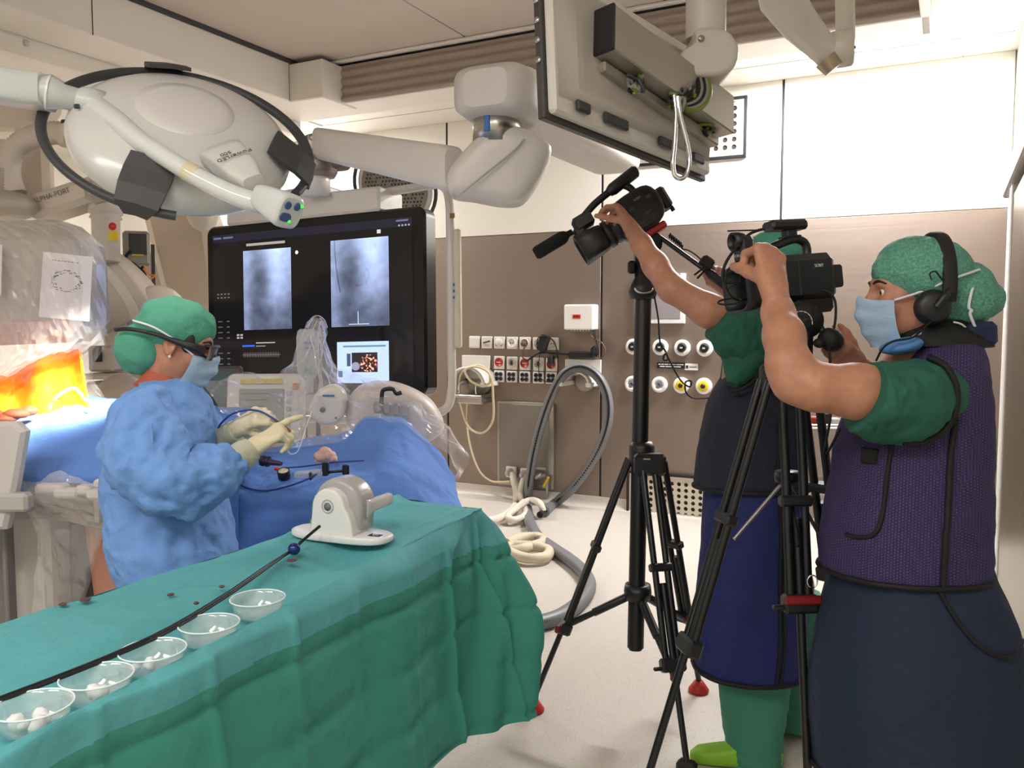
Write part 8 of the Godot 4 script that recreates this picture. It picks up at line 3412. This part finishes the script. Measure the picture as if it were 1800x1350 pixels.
# ------------------------------------------------------------------ operator in the purple vest
func operator_near():
	var d := 2.15
	var u := d / FOCAL
	var who := thing("person", "person in purple vest, navy skirt apron, green cap and headphones at the near camera", "person", L(1.0, 0.0, d))
	var fz := (-rgt * 0.97 + fwd * 0.1 + Vector3.UP * 0.03).normalized()
	var fx := Vector3.UP.cross(fz).normalized()
	var hb := Basis(fx, fz.cross(fx), fz)
	var hc := P(1600, 517, d)
	var g := G.new()
	head_shape(g, hc, hb, 1.04, P(1632, 620, d))
	var sh := P(1610, 694, 1.98)
	var el := P(1394, 672, 1.96)
	var wr := P(1360, 507, 2.11)
	limb_shape(g, [[P(1632, 620, d), 0.058], [P(1625, 680, d), 0.12], [P(1610, 850, d), 0.125], [P(1600, 1000, d), 0.14], [P(1600, 1250, d - 0.07), 0.09], [L(1.0, 0.45, d - 0.07), 0.06], [L(1.0, 0.09, d - 0.07), 0.042]], 0.05, 0.016)
	limb_shape(g, [[P(1605, 1010, d + 0.1), 0.12], [P(1605, 1250, d + 0.1), 0.09], [L(1.02, 0.45, d + 0.1), 0.06], [L(1.02, 0.09, d + 0.1), 0.042]], 0.05, 0.016)
	limb_shape(g, [[P(1640, 690, 2.04), 0.065], [sh, 0.064], [P(1505, 688, 1.95), 0.060], [P(1432, 680, 1.945), 0.052], [el, 0.043], [P(1386, 640, 1.97), 0.047], [P(1378, 590, 2.02), 0.045], [P(1368, 552, 2.08), 0.036], [wr, 0.028]], 0.03, 0.008)
	limb_shape(g, [[P(1640, 690, 2.28), 0.058], [P(1590, 700, 2.42), 0.045], [P(1508, 642, 2.42), 0.03]], 0.03, 0.012)
	hand_shape(g, wr, P(1352, 430, 2.16) - wr, -fwd * 0.9 + rgt * 0.35, -rgt, [[1.35, 1.4, 0.7], [1.35, 1.45, 0.7], [1.3, 1.45, 0.7], [1.3, 1.4, 0.7]], [0.35, 0.9, 0.6, 0.03], 1.2, 0.001, P(1366, 530, 2.085), 0.034)
	hand_shape(g, P(1506, 640, 2.41), P(1462, 612, 2.33) - P(1506, 640, 2.41), -fwd * 0.7 - upv * 0.5, upv * 0.9 - rgt * 0.2, [[0.7, 0.8, 0.4], [0.8, 0.9, 0.4], [0.9, 0.9, 0.5], [0.9, 0.9, 0.5]], [0.5, 0.7, 0.5, 0.04], 0.98)
	part("body", g, M.skin, who)
	eyes(hc, hb, 1.04, who)
	# mask with ties running round the cap
	g = G.new()
	var mr: Array = mask_shape(g, hc, hb, 1.04)
	part("face_mask", g, M.mask_blue, who)
	var strap := mat("strap_white", "dfe3e6", 0.6)
	g = G.new()
	for k in [0, 24]:
		var sx := -1.0 if k == 0 else 1.0
		g.tube(spline([mr[0][k], hc + hb * Vector3(0.088 * sx, 0.005, 0.0), hc + hb * Vector3(0.108 * sx, 0.035, -0.06), hc + hb * Vector3(0.07 * sx, 0.06, -0.135)], 6), 0.003, 8)
		g.tube(spline([mr[18][k], hc + hb * Vector3(0.078 * sx, -0.10, 0.0), hc + hb * Vector3(0.07 * sx, -0.1, -0.06)], 6), 0.003, 8)
	g.tube(spline([P(1712, 498, 2.06), P(1706, 520, 2.05), P(1703, 540, 2.05), P(1708, 546, 2.05), P(1705, 552, 2.05), P(1714, 575, 2.06), P(1722, 596, 2.08)], 6), 0.0036, 8)
	g.tube(spline([P(1676, 566, 2.06), P(1690, 570, 2.06), P(1702, 580, 2.07)], 6), 0.0024, 8)
	part("mask_tie", g, strap, who)
	# puffed cap with its tail
	var cm := mat("cap_mottled", "ffffff", 0.75)
	tinted(cm, "3c6f61", "7cc4a8", 0.05, 5.0, 3)
	relief(cm, T_wrinkle, 0.5, 5.0)
	cm.uv1_scale = Vector3.ONE * 5.0
	g = G.new()
	blob(g, hc + hb * Vector3(0, 0.050, -0.030), Vector3(0.104, 0.096, 0.124), hb * Basis(Vector3.RIGHT, -0.15), 72, 0.06, 14.0, 33.0)
	blob(g, hc + hb * Vector3(0, 0.0, -0.120), Vector3(0.085, 0.088, 0.090), hb, 56, 0.08, 14.0, 37.0)
	blob(g, hc + hb * Vector3(0, -0.01, -0.19), Vector3(0.045, 0.048, 0.036), hb, 32, 0.12, 20.0, 39.0)
	part("cap", g, cm, who)
	# headphones
	g = G.new()
	var bp := PackedVector3Array()
	for i in 27:
		var t := lerpf(-0.22, PI + 0.22, i / 26.0)
		bp.append(hc + hb * Vector3(0.112 * cos(t), 0.010 + 0.142 * sin(t), -0.052 + 0.0 * sin(t)))
	var rings := []
	for i in bp.size():
		var tan := (bp[mini(i + 1, 26)] - bp[maxi(i - 1, 0)]).normalized()
		var outw := hb.z.cross(tan).normalized()
		rings.append(g.ring(bp[i], hb.z * 0.0175, outw * 0.0065, 14, 3.0))
	g.loft(rings)
	var hpn := part("headphone_band", g, M.black_rubber, who)
	for k in [-1.0, 1.0]:
		g = G.new()
		g.lathe([[0.0, 0.0], [0.034, 0.0], [0.043, 0.008], [0.044, 0.018], [0.038, 0.03], [0.030, 0.036], [0.0, 0.038]], hc + hb * Vector3(0.082 * k, -0.035, -0.020), hb.x * k, 32)
		part("earcup", g, M.black_plastic, hpn)
		g = G.new()
		g.tube(spline([hc + hb * Vector3(0.122 * k, -0.035, -0.02), hc + hb * Vector3(0.124 * k, -0.01, -0.036), hc + hb * Vector3(0.116 * k, 0.005, -0.05)], 5), 0.009, 10)
		part("yoke", g, M.black_plastic, hpn)
	g = G.new()
	g.tube(spline([hc + hb * Vector3(0.12, 0.03, -0.03), hc + hb * Vector3(0.124, 0.05, -0.012), hc + hb * Vector3(0.122, 0.045, 0.0), hc + hb * Vector3(0.122, 0.03, -0.005)], 5), 0.002, 6)
	part("headphone_lead", g, M.black_rubber, hpn)
	g = G.new()
	g.tube(spline([hc + hb * Vector3(0.115, -0.07, -0.01), P(1606, 592, 2.02), P(1570, 600, 2.02), P(1552, 612, 2.03), P(1540, 634, 2.05)], 5), 0.0026, 6)
	part("headphone_lead", g, M.black_rubber, hpn)
	# thyroid collar, hanging mask at the throat
	g = G.new()
	garment(g, [[P(1640, 566, d + 0.01), rgt * 0.075 + upv * 0.0, fwd * 0.078], [P(1648, 588, d), rgt * 0.108, fwd * 0.098], [P(1652, 612, d), rgt * 0.12, fwd * 0.115]], 14, 48, 0.004, 10.0, 5.0)
	part("thyroid_collar", g, M.black_matt, who)
	g = G.new()
	g.box(P(1714, 588, d - 0.05), Vector3(0.075, 0.062, 0.09), 0.012, Basis(rgt, Vector3.UP, rgt.cross(Vector3.UP)) * Basis(Vector3.BACK, 0.08))
	part("collar_tab", g, mat("tab_navy", "141c44", 0.7), who)
	g = G.new()
	blob(g, P(1585, 608, 2.07), Vector3(0.05, 0.02, 0.05), Basis(rgt, Vector3.UP, rgt.cross(Vector3.UP)) * Basis(Vector3.BACK, 0.25), 28, 0.15, 20.0, 44.0)
	part("loose_mask", g, mat("mask_deep", "4f83bf", 0.75), who)
	# tunic sleeve
	g = G.new()
	sleeve_shape(g, [P(1664, 692, 2.14), P(1636, 696, 2.05), P(1588, 708, 1.97), P(1540, 704, 1.95), P(1518, 698, 1.945)], [0.060, 0.092, 0.102, 0.092, 0.084], 52, 0.009, 12.0, 111.0)
	part("sleeve", g, M.scrub_green, who)
	g = G.new()
	sleeve_shape(g, [P(1600, 700, 1.99), P(1590, 735, 1.985), P(1594, 762, 2.0)], [0.075, 0.055, 0.018], 32, 0.006, 14.0, 116.0)
	part("sleeve_fold", g, M.scrub_green, who)
	# vest
	var vm: Material = M.vest_purple
	g = G.new()
	var sp := []
	for q in [[604, 1606, 1700, 0.10], [624, 1580, 1708, 0.15], [660, 1545, 1713, 0.18], [710, 1510, 1718, 0.19], [780, 1482, 1722, 0.195], [860, 1468, 1722, 0.20], [940, 1455, 1720, 0.205], [985, 1452, 1719, 0.205], [1002, 1453, 1719, 0.205]]:
		sp.append([P((q[1] + q[2]) * 0.5, q[0], d), rgt * ((q[2] - q[1]) * 0.5 * u), fwd * q[3]])
	var vr: Array = garment(g, sp, 64, 88, 0.006, 5.0, 121.0, 0.6)
	part("vest", g, vm, who)
	trim_ring("vest_hem", vr[62], sp[8][0], 0.007, M.black_matt, who)
	var p := PackedVector3Array()
	for i in range(26, 63):
		p.append(nearest_to_camera(vr[i], 0.5))
	g = G.new()
	g.tube(p, 0.008, 8)
	part("seam_tape", g, M.black_matt, who)
	g = G.new()
	g.tube(spline([P(1632, 628, 1.975), P(1662, 644, 1.94), P(1681, 680, 1.93), P(1680, 722, 1.93), P(1660, 756, 1.925), P(1626, 775, 1.925), P(1588, 779, 1.93)], 8), 0.0085, 8)
	part("armhole_tape", g, M.black_matt, who)
	# pocket outline and hook patch on the chest
	p = PackedVector3Array()
	for q in [[0.14, 0.06, 30], [0.15, 0.10, 36], [0.14, 0.15, 42], [0.11, 0.18, 45], [0.06, 0.19, 46], [0.02, 0.19, 46]]:
		p.append(nearest_to_camera(vr[q[2]], q[0]))
	g = G.new()
	g.tube(spline([p[0], p[1], p[2], p[3], p[4], p[5]], 5), 0.006, 8)
	part("pocket_tape", g, M.black_matt, who)
	g = G.new()
	g.box(nearest_to_camera(vr[33], 0.06), Vector3(0.045, 0.04, 0.014), 0.004, Basis(Vector3.UP, YAW - 0.9))
	part("hook_patch", g, M.black_matt, who)
	# skirt
	g = G.new()
	sp = []
	for q in [[960, 1475, 1716, 0.19], [1000, 1473, 1724, 0.20], [1090, 1453, 1760, 0.23], [1190, 1434, 1768, 0.25], [1290, 1432, 1780, 0.265], [1350, 1440, 1786, 0.27]]:
		sp.append([P((q[1] + q[2]) * 0.5, q[0], d), rgt * ((q[2] - q[1]) * 0.5 * u), fwd * q[3]])
	var kr: Array = garment(g, sp, 56, 96, 0.006, 3.2, 131.0, 0.3)
	part("skirt_apron", g, M.skirt_navy, who)
	trim_ring("skirt_hem", kr[55], sp[5][0], 0.008, M.black_matt, who)
	p = PackedVector3Array()
	for q in [[0.42, 8], [0.46, 14], [0.54, 20], [0.65, 23], [0.78, 24], [0.95, 23]]:
		p.append(nearest_to_camera(kr[q[1]], q[0]))
	g = G.new()
	g.tube(spline([p[0], p[1], p[2], p[3], p[4], p[5]], 5), 0.006, 8)
	part("flap_tape", g, M.black_matt, who)
	for k in [-0.07, 0.10]:
		g = G.new()
		shoe_shape(g, L(1.07, 0.0, d + k), -rgt, 1.0)
		part("shoe", g, M.white_plastic, who)
	# trolley behind
	trolley()
func trolley():
	var fb := Basis(rgt, Vector3.UP, rgt.cross(Vector3.UP))
	var d := 4.35
	var base := PY(1450, 1118, 0)
	d = (base - Vector3(0, EYE, 0)).dot(fwd)
	var o := thing("shelf_trolley", "white open shelf trolley with small supplies behind the purple vest", "trolley", base)
	for q in [748, 868]:
		var g := G.new()
		g.box(P(1462, q, d + 0.15), Vector3(0.36, 0.022, 0.4), 0.004, fb)
		part("shelf", g, M.white_plastic, o)
	for q in [[1412, 0.0], [1512, 0.0], [1418, 0.36], [1508, 0.36]]:
		var g := G.new()
		g.rod(P(q[0], 735, d + q[1]), P(q[0] - 2, 1085, d + q[1]), 0.011, 10)
		part("post", g, M.alu, o)
	var g := G.new()
	g.box(P(1460, 1092, d + 0.15), Vector3(0.4, 0.06, 0.4), 0.012, fb)
	part("base", g, M.white_plastic, o)
	for q in [1438, 1500]:
		g = G.new()
		g.lathe([[0.0, -0.016], [0.03, -0.016], [0.034, 0.0], [0.03, 0.016], [0.0, 0.016]], P(q, 1118, d) + Vector3(0, 0.034, 0), rgt, 18)
		part("caster", g, M.grey_plastic, o)
	var items := [[1432, 738, 0.05, 0.035, "b03028", "small red box on the upper trolley shelf"], [1450, 735, 0.04, 0.055, "2a2422", "small dark bottle on the upper trolley shelf"], [1466, 740, 0.05, 0.028, "e6e2da", "small white box on the upper trolley shelf"], [1479, 739, 0.03, 0.03, "8a3a30", "dark red box at the right of the upper trolley shelf"], [1436, 852, 0.05, 0.08, "c9c1b0", "beige pack on the lower trolley shelf"], [1458, 850, 0.045, 0.09, "9a8f7c", "brown-grey pack on the lower trolley shelf"]]
	for q in items:
		g = G.new()
		var yy := 748.0 if q[1] < 800 else 868.0
		var c := P(q[0], yy, d + 0.05)
		g.box(c + Vector3(0, 0.011 + q[3] / 2, 0), Vector3(q[2], q[3], 0.06), 0.006, fb)
		lone("supply_pack", q[5], "package", g, mat("pack_" + q[4], q[4], 0.5))
